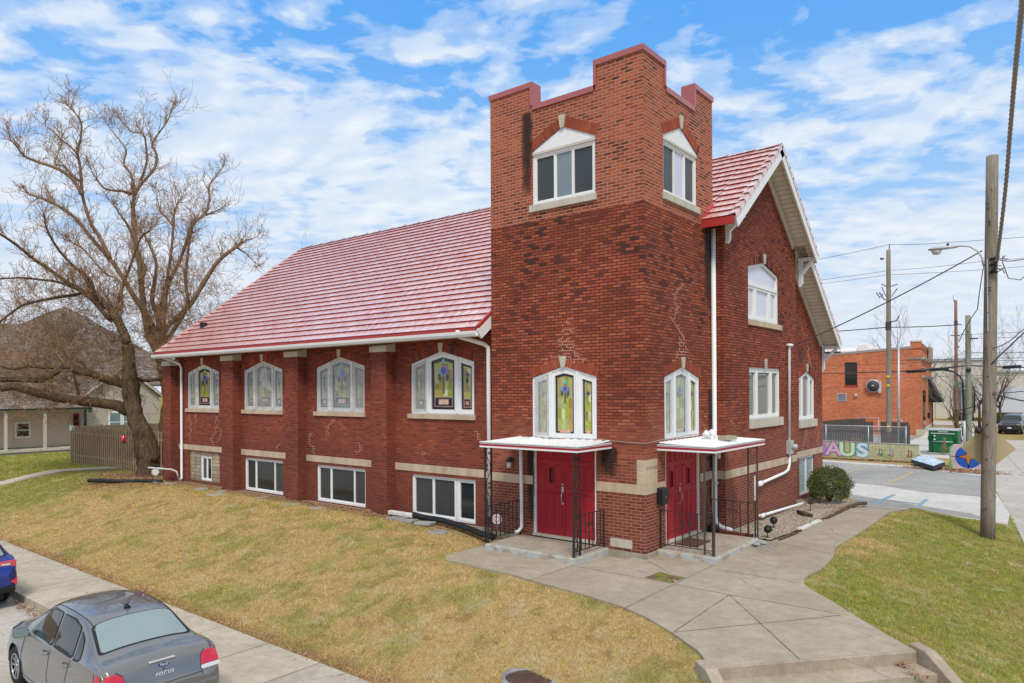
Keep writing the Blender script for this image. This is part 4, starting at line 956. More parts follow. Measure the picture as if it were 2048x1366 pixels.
# flip check is done by eye: normals are irrelevant to the renderer here
b = MB()
for i in range(56):
    x0 = XE+i*.398; x1 = min(x0+.42, .82); zc = ZR+.035+.012*(1 if i % 2 else 0)
    b.add([(x0, YR-.13, zc-.075), (x1, YR-.13, zc-.06), (x1, YR, zc+.02), (x0, YR, zc+.005), (x0, YR+.13, zc-.075), (x1, YR+.13, zc-.06)], [(0, 1, 2, 3), (3, 2, 5, 4)])
b.build('ridge_cap', 'red_metal_roof', rf)
sn_, cs_ = PIT_/math.sqrt(1+PIT_**2), 1/math.sqrt(1+PIT_**2)
def slopebar(mb, x0, x1, ya, yb, up0, up1, side=-1):
    """board lying in the roof slope between ya and yb, x0..x1 wide, up0..up1 measured square to the slope"""
    nrm = Vector((0, side*sn_, cs_)); P = lambda x, y, u: Vector((x, y, roofz(y)))+nrm*u
    v = [P(x0, ya, up0), P(x1, ya, up0), P(x1, yb, up0), P(x0, yb, up0), P(x0, ya, up1), P(x1, ya, up1), P(x1, yb, up1), P(x0, yb, up1)]
    mb.add(v, [(0, 3, 2, 1), (4, 5, 6, 7), (0, 1, 5, 4), (1, 2, 6, 5), (2, 3, 7, 6), (3, 0, 4, 7)])
# rake cover tiles on the gable edge, step by step
def rake_tiles(x0, x1, ya, yb, side, name='rake_tiles'):
    b = MB(); L = abs(yb-ya)*math.sqrt(1+PIT_**2); n = max(2, int(L/.36))
    for i in range(n):
        p, q = lerp(ya, yb, i/n), lerp(ya, yb, (i+1.1)/n if i < n-1 else 1.)
        nrm = Vector((0, side*sn_, cs_)); P = lambda x, y, u: Vector((x, y, roofz(y)))+nrm*u
        v = [P(x0, p, .02), P(x1, p, .035), P(x1, q, .075), P(x0, q, .06), P(x1+.0, p, -.10), P(x1+.0, q, -.06)]
        b.add(v, [(0, 1, 2, 3), (1, 4, 5, 2)])
    b.build(name, 'red_metal_roof', rf)
rake_tiles(.66, .84, YR, 3.0, -1); rake_tiles(.66, .84, YR, 9.8, 1); rake_tiles(.46, .64, 9.8, 13.22, 1)
rake_tiles(XE-.05, XE+.12, YR, -.42, -1)
# barge boards, inner trim and soffits of the gable
for q_ in ((.785, .83, YR, 3.0, -.30, -.02, -1), (.785, .83, YR, 9.8, -.30, -.02, 1), (.585, .63, 9.65, 13.22, -.26, -.02, 1), (XE-.03, XE+.01, YR, -.42, -.22, -.0, -1)): b = MB(); slopebar(b, *q_); b.build('bargeboard', 'white_paint', rf)
b = MB(); slopebar(b, XG+.004, XG+.05, YR, y0, -.46, -.26, -1); slopebar(b, XG+.004, XG+.05, YR, 9.15, -.46, -.26, 1); slopebar(b, XR+.004, XR+.05, 9.22, 12.88, -.42, -.22, 1); b.build('frieze_board', 'beige_paint', rf)
b = MB(); slopebar(b, XG+.0, .79, YR, 3.05, -.16, -.14, -1); slopebar(b, XG+.0, .79, YR, 9.78, -.16, -.14, 1); slopebar(b, XR, .59, 9.3, 13.2, -.16, -.14, 1)
b.add([(XE+.02, -.40, 4.90), (-4.30, -.40, 4.90), (-4.30, NW, 4.98), (XE+.02, NW, 4.98)], [(0, 3, 2, 1)]); b.build('soffit', 'soffit_boards', rf)
b = MB(); b.box(XR, .60, 13.0, 13.2, 4.74, 4.80); b.build('eave_plank', 'bark', rf)
# red eave fascia beside the tower
b = MB(); z3 = roofz(3.0); b.box(-.02, .80, 2.96, 3.0, z3-.19, z3-.005); b.add([(-.02, 2.96, z3-.12), (-.02, 2.96, z3+.02), (-.02, 3.62, z3+.70), (-.02, 3.62, z3+.48)], [(0, 1, 2, 3)])
b.add([(.0, 3.0, z3-.18), (.0, 2.90, z3-.0), (-.02, 3.50, z3+.55), (.06, 3.6, z3+.50), (.06, 3.2, z3+.08)], [(0, 1, 2, 3, 4)])
b.box(-4.30, -4.24, -.44, .0, roofz(-.42)-.02, roofz(-.42)+.04) if False else None
b.build('eave_flashing', 'red_trim', rf)
b = MB(); slopebar(b, -4.36, -4.29, -.44, .23, .0, .075, -1); b.build('end_flashing', 'red_trim', rf)
b = MB(); b.box(XE, -4.33, -.44, -.40, roofz(-.42)-.09, roofz(-.42)-.0+.012); b.build('eave_strip', 'red_trim', rf)
b = MB(); slopebar(b, -4.335, -4.29, -.50, .23, -.26, -.01, -1); b.build('end_board', 'white_paint', rf)
b = MB(); zg = roofz(-.42)-.085
prof = [(-.44, zg), (-.44, zg-.13), (-.53, zg-.13), (-.565, zg-.07), (-.575, zg), (-.565, zg), (-.555, zg-.06), (-.52, zg-.115), (-.45, zg-.115), (-.45, zg)]
b.prism([(XE, y, z) for y, z in prof], (abs(XE)-4.32, 0, 0)); b.build('gutter', 'white_paint', CH)
b = MB(); b.box(XE, -4.32, -.40, -.36, zg-.14, zg+.02); b.build('fascia_board', 'beige_paint', rf)
# brackets under the gable rake
def bracket(yc, xw, x1, zt, h=.95, side=1):
    b = MB(); w = .11; reach = x1-xw-.06
    b.box(xw+.004, xw+.115, yc-w/2, yc+w/2, zt-h, zt); b.prism([(xw+.004, yc-w/2, zt-h), (xw+.115, yc-w/2, zt-h), (xw+.06, yc-w/2, zt-h-.1), (xw+.004, yc-w/2, zt-h-.1)], (0, w, 0))
    b.box(xw+.115, x1, yc-w/2, yc+w/2, zt-.11, zt); b.bar((xw+.09, yc, zt-h*.62), (x1-.08, yc, zt-.10), .10, .09)
    b.build('roof_bracket', 'beige_paint' if side < 0 else 'white_paint', CH)
bracket(9.55, XG, .80, roofz(9.55)-.24, .80); bracket(13.0, XR-.05, .60, roofz(13.0)-.22, .80); bracket(3.72, XG, .78, roofz(3.72)-.34, .60)
b = MB(); b.box(XR+.2, .78, 9.72, 9.80, roofz(9.8)-.22, roofz(9.8)-.10); b.build('lookout_beam', 'beige_paint', CH)
# small vent on the roof
b = MB(); yv = .9; b.box(-20.25, -20.05, yv-.08, yv+.12, roofz(yv)+.02, roofz(yv)+.22); b.build('roof_vent', 'black_plastic', CH)

# downspouts
def downspout(pts, r=.048, name='downspout', m='white_paint'):
    b = MB(); b.tube(pts, r, 10); o = b.build(name, m, CH); s = MB()
    z = [p[2] for p in pts]; x, y = pts[-2][0], pts[-2][1]
    return o
downspout([(-4.98, -.47, 5.02), (-4.98, -.47, 4.93), (-4.96, -.42, 4.86), (-4.56, .05, 4.68), (-4.50, .13, 4.60), (-4.50, .15, 4.45), (-4.50, .15, 3.2), (-4.48, .15, .30)], .055)
downspout([(-20.9, -.47, 4.98), (-20.9, -.45, 4.90), (-20.6, -.15, 4.75), (-20.45, .1, 4.60), (-20.42, .15, 4.45), (-20.42, .15, .12), (-20.42, .05, .06)], .05)
downspout([(.06, 3.50, 7.52), (.06, 3.50, .32), (.10, 3.47, .18), (.24, 3.44, .08), (.55, 3.40, .04)], .060)
for z in (1.15,): b = MB(); b.box(-.0, .13, 3.43, 3.57, z, z+.03); b.build('pipe_strap', 'white_paint', CH)
# ------------------------------------------------------------------ doors
def door_pair(ax, c, a0, a1, z0, z1, wins, handle_a, hm):
    """white frame and two panelled leaves"""
    F = MB(); frame_poly(F, ax, c, rect(a0, a1, z0-.05, z1), rect(a0+.065, a1-.05, z0, z1-.05), -.13, -.02)
    fr = F.build('door_frame', 'white_paint', CH)
    th = MB(); wbox(th, ax, c, a0, a1, z0-.04, z0+.012, -.12, .03); th.build('threshold', 'limestone_pale', fr)
    am = (a0+a1)/2+.0; d = -.07
    for li, (l0, l1) in enumerate(((a0+.065, am-.004), (am+.004, a1-.05))):
        b = MB(); W_ = l1-l0; wn = [w for w in wins if l0 < w[0] < l1]
        holes = [rect(w[0]-.055, w[0]+.055, w[1], w[2]) for w in wn]
        wallface(b, ax, c-(-d if ax == 'x' else d), rect(l0, l1, z0+.012, z1-.05), holes, .03)
        cw = W_/3.45
        for i in range(3):
            u0 = l0+W_*(.075+.29*i); u1 = u0+W_*.25
            for v0, v1 in ((z0+.20, z0+1.02), (z0+1.12, z0+1.66), (z0+1.76, z0+2.02)):
                if any(u0-.02 < w[0] < u1+.02 and v0 < (w[1]+w[2])/2 < v1 for w in wn): continue
                # moulded panel: raised rim and raised field
                e = .016; ob = rect(u0, u1, v0, v1); ib = rect(u0+e, u1-e, v0+e, v1-e); jb = rect(u0+2.2*e, u1-2.2*e, v0+2.2*e, v1-2.2*e)
                P = lambda lp, dd: [to3(ax, c, x, z, dd) for x, z in lp]
                A, B_, C_ = P(ob, d+.003), P(ib, d+.017), P(jb, d+.004)
                for q0, q1 in ((A, B_), (B_, C_)):
                    for k in range(4): b.add([q0[k], q0[(k+1) % 4], q1[(k+1) % 4], q1[k]], [(0, 1, 2, 3)])
                b.add(P(jb, d+.004), [(0, 1, 2, 3)])
        lf = b.build('door_leaf', 'red_door_paint', CH)
        for w in wn:
            g = MB(); wpoly(g, ax, c, rect(w[0]-.055, w[0]+.055, w[1], w[2]), d-.028); g.build('door_window', 'dark_glass', lf)
            g = MB(); frame_poly(g, ax, c, rect(w[0]-.075, w[0]+.075, w[1]-.02, w[2]+.02), rect(w[0]-.055, w[0]+.055, w[1], w[2]), d, d+.014); g.build('window_rim', 'red_door_paint', lf)
        if l0 < handle_a < l1:
            h = MB(); ha = handle_a; z = z0
            wbox(h, ax, c, ha-.03, ha+.03, z+1.02, z+1.16, d, d+.018)
            h.tube([to3(ax, c, ha, z+1.04, d+.015), to3(ax, c, ha, z+1.02, d+.055), to3(ax, c, ha, z+.95, d+.07), to3(ax, c, ha, z+.84, d+.06), to3(ax, c, ha, z+.79, d+.015)], [.012, .012, .013, .012, .012], 8)
            wbox(h, ax, c, ha-.025, ha+.025, z+.75, z+.81, d, d+.02)
            p0, p1 = to3(ax, c, ha, z+1.215, d), to3(ax, c, ha, z+1.215, d+.03); h.tube([p0, p1], .028, 14)
            h.build('door_handle', hm, lf)
door_pair('y', 0, -2.99, -1.22, .10, 2.22, [(-2.50, 1.33, 1.68)], -2.17, 'silver')
door_pair('x', 0, .94, 2.76, .09, 2.22, [(1.38, 1.28, 1.64), (2.25, 1.28, 1.64)], 1.77, 'brass')
# ------------------------------------------------------------------ stoops
def rough_box(name, x0, x1, y0, y1, z0, z1, m, seed, chips=(), step=.12, amp=.012):
    """concrete slab with worn arrises"""
    r = random.Random(seed); b = MB(); o = None
    ring = []
    def edge(p, q):
        L = math.dist(p, q); k = max(2, int(L/step)); return [(lerp(p[0], q[0], i/k), lerp(p[1], q[1], i/k)) for i in range(k)]
    pts = edge((x0, y0), (x1, y0))+edge((x1, y0), (x1, y1))+edge((x1, y1), (x0, y1))+edge((x0, y1), (x0, y0)); n = len(pts); cx, cy = (x0+x1)/2, (y0+y1)/2
    L0, L1, L2, L3 = [], [], [], []
    for x, y in pts:
        dx, dy = cx-x, cy-y; l = math.hypot(dx, dy); dx /= l; dy /= l; a = r.uniform(0, amp); c_ = .02+r.uniform(0, amp*1.4)
        ch = sum(max(0, 1-math.dist((x, y), (qx, qy))/qr)*qd for qx, qy, qr, qd in chips)
        L0.append((x+dx*a, y+dy*a, z0)); L1.append((x+dx*a*.8, y+dy*a*.8, z1-c_-ch*.6)); L2.append((x+dx*(c_+ch), y+dy*(c_+ch), z1-r.uniform(0, .004))); L3.append((x+dx*(.14+ch), y+dy*(.14+ch), z1))
    vs = L0+L1+L2+L3; fs = []
    for q in range(3):
        for i in range(n): fs.append((q*n+i, q*n+(i+1) % n, (q+1)*n+(i+1) % n, (q+1)*n+i))
    fs.append(tuple(range(3*n, 4*n))); b.add(vs, fs); return b.build(name, m, CH)
rough_box('stoop', -3.36, -.89, -1.34, .0, -.14, .03, 'painted_stoop', 3)
rough_box('stoop', .0, 1.34, .48, 2.98, -.14, .03, 'painted_stoop', 5, chips=((1.34, .9, .5, .05), (1.34, 2.4, .6, .09), (.3, .48, .3, .04)))
def paint_patch():
    pass
b = MB()
def chunk(cx, cy, cz, s, r):
    n = 7; rings = []
    for k, (zz_, q) in enumerate(((-.5, .8), (0, 1.05), (.45, .6))):
        for i in range(n): a = 2*math.pi*i/n+k*.3; rr = s*q*r.uniform(.7, 1.2); rings.append((cx+rr*math.cos(a), cy+rr*math.sin(a)*.8, cz+zz_*s*r.uniform(.6, .9)))
    b.add(rings, [(k*n+i, k*n+(i+1) % n, (k+1)*n+(i+1) % n, (k+1)*n+i) for k in range(2) for i in range(n)]+[tuple(range(2*n, 3*n))])
for x, y, s in ((1.42, 2.62, .10), (1.46, 2.85, .13), (1.36, 2.98, .11)): chunk(x, y, -.04, s, rnd)
tag(b.build('broken_concrete', 'grey_concrete'), 'broken pale concrete lumps at the far corner of the right stoop', 'rubble')
b = MB()
for i in range(70): x, y = 1.62+rnd.gauss(0, .12), 2.75+rnd.gauss(0, .28); s = rnd.uniform(.008, .026); b.obox((x, y, -.09), (s, s*.3, 0), (-s*.3, s*.8, 0), (0, 0, s*.5))
tag(b.build('concrete_crumbs', 'grey_concrete'), 'scatter of pale concrete crumbs on the walkway by the right stoop', 'rubble', kind='stuff')
# worn light-grey paint on the stoop fronts
def band_patch(pts, seed):
    pass
# ------------------------------------------------------------------ canopies
def canopy(x0, x1, y0, y1, z0, z1, front, side, nm):
    """flat metal awning; front/side say which faces carry the red stripe"""
    b = MB(); b.box(x0, x1, y0, y1, z1-.035, z1-.022); k = 9
    c = b.build('canopy', 'white_paint', CH)
    r = MB()
    if front == 'y':
        n = int((x1-x0)/.2)
        for i in range(n): xa = lerp(x0, x1, i/n); r.add([(xa, y0, z1-.02), (xa+.10, y0, z1-.02), (xa+.13, y0, z1+.006), (xa+.18, y0, z1-.02), (xa, y1, z1+.03), (xa+.10, y1, z1+.03), (xa+.13, y1, z1+.055), (xa+.18, y1, z1+.03)], [(0, 1, 5, 4), (1, 2, 6, 5), (2, 3, 7, 6)])
    else:
        n = int((y1-y0)/.2)
        for i in range(n): ya = lerp(y0, y1, i/n); r.add([(x1, ya, z1-.02), (x1, ya+.10, z1-.02), (x1, ya+.13, z1+.006), (x1, ya+.18, z1-.02), (x0, ya, z1+.03), (x0, ya+.10, z1+.03), (x0, ya+.13, z1+.055), (x0, ya+.18, z1+.03)], [(0, 1, 5, 4), (1, 2, 6, 5), (2, 3, 7, 6)])
    r.build('roof_sheet', 'white_paint', c)
    t_ = .022; h = (z1-z0); z_a, z_b = z0+h*.28, z0+h*.66
    for m, q0, q1, e in (('white_paint', z0, z_a, 0), ('red_stripe', z_a, z_b, -.004), ('white_paint', z_b, z1, .0)):
        s = MB()
        if front == 'y': s.box(x0+e*-1, x1+e, y0-e, y0+t_, q0, q1); s.box(x1-t_, x1+e, y0+t_, y1, q0, q1); s.box(x0-e, x0+t_, y0+t_, y1, q0, q1)
        else: s.box(x1-t_, x1+e, y0-e, y1+e, q0, q1); s.box(x0, x1-t_, y0-e, y0+t_, q0, q1); s.box(x0, x1-t_, y1-t_, y1+e, q0, q1)
        s.build('fascia' if m != 'red_stripe' else 'fascia_stripe', m, c)
    return c
plain('red_stripe', (.36, .020, .040), .5)
canL = canopy(-3.48, -.81, -1.37, -.004, 2.215, 2.345, 'y', None, 'L')
canR = canopy(.004, 1.34, .53, 3.44, 2.175, 2.31, 'x', None, 'R')
def scroll(mb, c, r, ax1, ax2, turns=1.4, s=1, rad=.0075, ph=0):
    pts = []
    for i in range(15):
        k = i/14; a = ph+s*k*turns*2*math.pi; q = r*(1-k*.72); pts.append(Vector(c)+Vector(ax1)*math.cos(a)*q+Vector(ax2)*math.sin(a)*q)
    mb.tube(pts, rad, 5, cap=False)
def iron_column(p, q, z0, z1, m, parent, ornate=True):
    b = MB(); w = .016
    for x, y in (p, q): b.box(x-w, x+w, y-w, y+w, z0, z1)
    d_ = Vector((q[0]-p[0], q[1]-p[1], 0)); L = d_.length; d_.normalize(); mid = Vector(((p[0]+q[0])/2, (p[1]+q[1])/2, 0))
    for z in (z0+.06, z0+.9, z1-.05): b.bar((p[0], p[1], z), (q[0], q[1], z), .012)
    o = b.build('canopy_post', m, parent)
    s = MB(); n = 5
    for k in range(n):
        za, zb = lerp(z0+.1, z1-.1, k/n), lerp(z0+.1, z1-.1, (k+1)/n); sg = 1 if k % 2 == 0 else -1
        pts = [mid+d_*(sg*L*.36*math.cos(math.pi*i/12))+Vector((0, 0, lerp(za, zb, i/12))) for i in range(13)]
        s.tube(pts, .009 if ornate else .005, 5, cap=False)
        if ornate:
            for zc, g in ((za+.05, sg), (zb-.05, -sg)): scroll(s, mid+d_*(-g*L*.18)+Vector((0, 0, zc)), .042, d_, (0, 0, 1), s=g)
    s.build('scrollwork', m, o)
iron_column((-.97, -1.27), (-.97, -1.05), .03, 2.22, 'black_iron', CH); iron_column((-3.42, -1.25), (-3.42, -1.03), .03, 2.22, 'black_iron', CH)
iron_column((1.06, .60), (1.28, .58), .03, 2.18, 'brown_iron', CH, False); iron_column((1.05, 3.12), (1.29, 3.06), -.06, 2.18, 'brown_iron', CH, False)
def railing(p, q, z0, h, n, m, label=None):
    b = MB(); d_ = Vector((q[0]-p[0], q[1]-p[1], 0)); L = d_.length; u = d_.normalized(); A, B_ = Vector((*p, 0)), Vector((*q, 0))
    b.bar(A+Vector((0, 0, z0+h)), B_+Vector((0, 0, z0+h)), .028, .014); b.bar(A+Vector((0, 0, z0+.10)), B_+Vector((0, 0, z0+.10)), .022, .012)
    for x in (A, B_): b.box(x.x-.014, x.x+.014, x.y-.014, x.y+.014, z0, z0+h+.01)
    o = b.build('railing', m, CH)
    b = MB()
    for i in range(1, n): x = A.lerp(B_, i/n); b.box(x.x-.009, x.x+.009, x.y-.009, x.y+.009, z0+.10, z0+h)
    mid = A.lerp(B_, .5)
    for s in (1, -1):
        scroll(b, mid+u*(.075*s)+Vector((0, 0, z0+h*.72)), .055, u*s, (0, 0, 1), s=1)
        b.tube([mid+u*(.02*s)+Vector((0, 0, z0+h*.22)), mid+u*(.05*s)+Vector((0, 0, z0+h*.45)), mid+u*(.13*s)+Vector((0, 0, z0+h*.66))], .005, 5, cap=False)
    b.build('balusters', m, o)
railing((-.99, -1.27), (-.99, -.06), .03, .84, 8, 'black_iron'); railing((-3.33, -1.27), (-3.33, -.06), .03, .84, 8, 'black_iron')
railing((.05, .60), (1.24, .60), .03, .84, 7, 'black_iron'); railing((.14, 3.10), (1.22, 3.10), -.03, .84, 6, 'black_iron')
# canopy drains running down the wall beside the doors
downspout([(-3.28, -.10, 2.2), (-3.28, -.08, 1.0), (-3.28, -.08, .22), (-3.30, -.16, .14), (-3.36, -.25, .10)], .042)
downspout([(.22, 3.24, 2.2), (.14, 3.22, 1.2), (.12, 3.22, .12)], .04)
b = MB(); b.box(.02, .22, 3.12, 3.30, -.02, .16); b.build('drain_shoe', 'black_plastic', CH)
# service conduit with meter
b = MB(); b.tube([(XG+.07, 8.36, 4.84), (XG+.07, 8.36, 4.78)], .11, 14); b.tube([(XG+.08, 8.36, 4.86), (XG+.06, 8.36, 4.72), (XG+.04, 8.36, 1.9)], [.06, .042, .042], 10)
b.tube([(XG+.05, 8.36, 1.6), (XG+.05, 8.34, 1.25), (XG+.05, 8.22, 1.08), (XG+.05, 7.9, 1.02), (XG+.06, 5.86, .92)], .042, 10); b.tube([(XG+.06, 5.95, .925), (XG+.06, 5.70, .91)], .075, 10)
cn = b.build('service_conduit', 'conduit_paint' if 'conduit_paint' in MATS else 'white_paint', CH)
b = MB(); b.box(XG, XG+.13, 8.22, 8.52, 1.55, 1.95); b.tube([(XG+.13, 8.40, 1.76), (XG+.26, 8.40, 1.76)], .085, 16); b.build('electric_meter', 'lamp_grey', cn)
b = MB()
for k in range(4): scroll(b, (XG+.2, 8.9+.1*k, 4.62-.05*k), .16, (0, 1, 0), (.3, 0, 1), 1.2, rad=.006, ph=k)
b.build('wire_loops', 'wire', cn)
b = MB(); b.tube([(.34, 5.75, .05), (.42, 5.9, .06), (.42, 9.3, -.06), (.40, 9.5, -.06)], .04, 10); b.tube([(.42, 5.75, .05), (.42, 6.0, .06)], .055, 10)
tag(b.build('drain_pipe', 'white_paint'), 'white plastic pipe lying on the gravel along the gable wall', 'pipe')
b = MB(); b.box(XG, XG+.02, 5.55, 5.60, .5, 1.15); b.build('wall_strip', 'white_paint', CH)
# repointed cracks: short runs of pale mortar that follow the joints
def crack(ax, c, a, z, steps_, seed, rowh=.07, bw=.111, m=None):
    r = random.Random(seed); m = MB()
    z = round(z/rowh)*rowh
    for s in steps_:
        za = z; z += rowh
        wbox(m, ax, c, a-.005, a+.005, za, z, -.01, .0045)
        a2 = a+s*bw
        if s: wbox(m, ax, c, min(a, a2)-.007, max(a, a2)+.007, z-.005, z+.005, -.01, .0045)
        if r.random() < .45: q = r.choice((-1, 1))*bw; wbox(m, ax, c, min(a, a+q)-.0, max(a, a+q), z-.006, z+.006, -.01, .004)
        a = a2
    m.build('mortar_repair', 'mortar_light', CH)
b = MB()
def lace(ax, c, am, z0, rows, w0, w1, seed):
    m = MB(); r = random.Random(seed)
    for i in range(rows):
        z = z0+.07*i; hw = lerp(w0, w1, i/rows); k0 = int((am-hw)/.111); k1 = int((am+hw)/.111)
        for k in range(k0, k1+1):
            if r.random() < .72: wbox(m, ax, c, k*.111, (k+1)*.111, z-.006, z+.006, -.01, .0045)
            if (k+i) % 2 == 0 and r.random() < .75: wbox(m, ax, c, k*.111-.006, k*.111+.006, z, z+.07, -.01, .005)
    m.build('mortar_repair', 'mortar_light', CH)
lace('y', 0, -2.12, 4.13, 3, .62, .30, 1); lace('y', 0, -2.10, 4.34, 11, .22, .06, 2); lace('x', 0, 1.84, 4.10, 3, .5, .26, 3); lace('x', 0, 1.84, 4.31, 6, .22, .08, 4)
for a, z, n, sd_, bias in () and ((-2.28, 4.36, 6, 1, .15), (-2.10, 4.40, 11, 2, 0), (-2.12, 4.5, 8, 12, 0), (-1.95, 4.36, 5, 3, -.3), (-2.5, 4.2, 4, 4, .6), (-1.75, 4.2, 4, 5, -.6)):
    crack('y', 0, a, z, [random.Random(sd_*9+i).choice((1, -1, 0) if abs(bias) < .2 else (1, 0, 1) if bias > 0 else (-1, 0, -1)) for i in range(n)], sd_, m=b)
for a, z, n, sd_, dr in ((1.9, 4.7, 7, 9, -1), (1.45, 5.2, 6, 10, 0), (1.4, 5.6, 5, 14, 1)):
    crack('x', 0, a, z, [random.Random(sd_*5+i).choice((dr, 0, dr, 1, -1)) for i in range(n)], sd_, m=b)
for a, z, n, sd_ in ((-19.9, 1.55, 15, 20), (-19.5, 2.3, 5, 21), (-18.1, 1.5, 14, 22), (-17.9, 1.6, 12, 23), (-18.0, 2.3, 6, 24), (-14.0, 1.55, 3, 25), (-11.9, 1.5, 10, 26), (-11.3, 2.1, 8, 27), (-9.8, 1.6, 5, 28), (-4.85, 2.2, 4, 29), (-7, 1.7, 2, 30)):
    crack('y', NW, a, z, [random.Random(sd_*5+i).choice((1, 0, 1, -1)) for i in range(n)], sd_, m=b)
for a, z, n, sd_ in ((10.5, 1.5, 9, 40), (11.2, 1.55, 9, 41), (10.9, 1.6, 7, 44), (12.4, 1.5, 8, 42), (11.2, 4.3, 9, 43), (11.6, 4.3, 6, 45)):
    crack('x', XR, a, z, [random.Random(sd_*5+i).choice((1, 0, -1)) for i in range(n)], sd_, m=b)
# soot stains below the parapet notch and beside the eave: thin film in the material's own colour
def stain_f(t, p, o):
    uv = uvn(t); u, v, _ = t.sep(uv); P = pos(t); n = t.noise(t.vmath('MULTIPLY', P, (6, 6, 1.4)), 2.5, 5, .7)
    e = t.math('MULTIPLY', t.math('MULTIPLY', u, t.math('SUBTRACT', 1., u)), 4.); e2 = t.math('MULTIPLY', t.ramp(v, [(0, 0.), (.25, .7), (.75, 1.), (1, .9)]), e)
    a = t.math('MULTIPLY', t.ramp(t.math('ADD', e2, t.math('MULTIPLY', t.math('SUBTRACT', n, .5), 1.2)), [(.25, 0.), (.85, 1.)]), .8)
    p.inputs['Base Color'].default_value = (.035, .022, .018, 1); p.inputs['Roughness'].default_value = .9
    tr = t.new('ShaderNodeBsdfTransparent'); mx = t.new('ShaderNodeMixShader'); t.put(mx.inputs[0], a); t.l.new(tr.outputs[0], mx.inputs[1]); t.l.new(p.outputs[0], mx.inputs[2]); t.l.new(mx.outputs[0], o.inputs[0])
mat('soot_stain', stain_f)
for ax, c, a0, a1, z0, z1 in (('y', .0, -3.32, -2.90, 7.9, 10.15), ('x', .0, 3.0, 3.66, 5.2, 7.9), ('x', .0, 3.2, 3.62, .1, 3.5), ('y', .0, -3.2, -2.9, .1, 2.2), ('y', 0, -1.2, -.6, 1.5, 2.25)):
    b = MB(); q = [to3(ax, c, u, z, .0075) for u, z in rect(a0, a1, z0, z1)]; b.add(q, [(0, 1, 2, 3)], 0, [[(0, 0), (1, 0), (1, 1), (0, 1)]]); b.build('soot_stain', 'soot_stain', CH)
# inscription on the cornerstone (worn, barely legible): short chiselled strokes
b = MB(); rr_ = random.Random(4)
for row, (a0, a1) in enumerate(((-.15, -.03), (-.17, -.02), (-.15, -.04))):
    a = a0
    while a < a1: wbox(b, 'y', -.010, a, a+.010, 1.88-row*.12, 1.905-row*.12, -.002, .0012); a += .022
b.build('worn_inscription', 'limestone_grey', cs)
b = MB(); wbox(b, 'x', .010, .03, .54, 1.80, 1.845, -.002, .002); 
tx = [(.06+.055*i) for i in range(9)]
for a in tx: wbox(b, 'x', .010, a, a+.028, 1.785, 1.86, -.002, .003)
b.build('worn_inscription', 'limestone_grey', cs)

# ------------------------------------------------------------------ small things on and near the church
T = thing('mailbox', (.0, .65, 1.0), 'black metal mailbox on the brick beside the right-hand red doors', 'mailbox')
b = MB(); b.box(.012, .15, .50, .80, 1.0, 1.30); b.prism([(.012, .50, 1.30), (.15, .50, 1.30), (.13, .50, 1.34), (.012, .50, 1.36)], (0, .30, 0)); b.build('mailbox_body', 'black_plastic', T, bevel=.006)
b = MB(); b.box(.15, .156, .63, .66, 1.14, 1.17); b.build('lock', 'silver', T)
def lantern(loc, label, d):
    T = thing('wall_lantern', loc, label, 'wall lantern', 'wall lanterns by the doors'); x, y, z = loc; dx, dy = d
    b = MB(); b.tube([(x, y, z+.02), (x+dx*.06, y+dy*.06, z+.05), (x+dx*.12, y+dy*.12, z+.03)], .012, 8); b.tube([(x, y, z), (x+dx*.015, y+dy*.015, z)], .05, 14); b.build('arm', 'black_iron', T)
    c = (x+dx*.13, y+dy*.13, z-.02); b = MB(); b.tube([(c[0], c[1], c[2]+.06), (c[0], c[1], c[2]+.04), (c[0], c[1], c[2]-.02), (c[0], c[1], c[2]-.03)], [.02, .06, .09, .085], 12); b.build('cap', 'black_iron', T)
    b = MB(); b.tube([(c[0], c[1], c[2]-.03), (c[0], c[1], c[2]-.18)], [.058, .05], 12); b.build('glass_shade', 'old_white_paint', T)
lantern((-3.62, -.004, 1.82), 'black wall lantern with pale glass left of the left-hand red doors', (0, -1)); lantern((.18, 3.57, 1.98), 'black wall lantern in the brick recess right of the right-hand red doors', (0, -1))
def on_ground(x, y, e=0.): return G(x, y)+e
# cable strung along the tower between the canopies
b = MB(); b.tube([(-2.6, -.25, 2.40), (-1.9, -.05, 2.395), (-1.0, -.03, 2.40), (-.5, -.03, 2.37), (.02, -.02, 2.36), (.03, .3, 2.375), (.04, .6, 2.40), (.1, 1.2, 2.42), (.06, 2.2, 2.44), (.2, 2.9, 2.43)], .009, 6)
b.tube([(-3.0, -.3, 2.40), (-2.7, -.2, 2.43), (-2.3, -.3, 2.39), (-1.9, -.15, 2.40)], .008, 6)
tag(b.build('cable', 'wire_light'), 'pale cable strung round the tower corner between the two canopies', 'cable')
T = thing('floodlight', (.45, 2.5, 2.34), 'white twin floodlight lying on the right-hand canopy roof', 'floodlight')
for y, tx in ((2.28, -.06), (2.52, .06)):
    b = MB(); b.tube([(.45, y, 2.36), (.40, y+tx, 2.46), (.36, y+tx*1.5, 2.50)], [.05, .085, .08], 12); b.build('lamp_head', 'white_paint', T)
b = MB(); b.cyl((.45, 2.4, 2.32), .06, .08, 12); b.build('base', 'white_paint', T)
plain('weathered_board', (.36, .32, .23), .9, var=.4, vs=20)
b = MB(); b.obox((.95, 2.12, 2.40), (.05, .20, 0), (.11, -.03, 0), (0, 0, .045)); tag(b.build('wooden_block', 'weathered_board', bevel=.005), 'short weathered timber block lying on the right-hand canopy roof', 'timber')
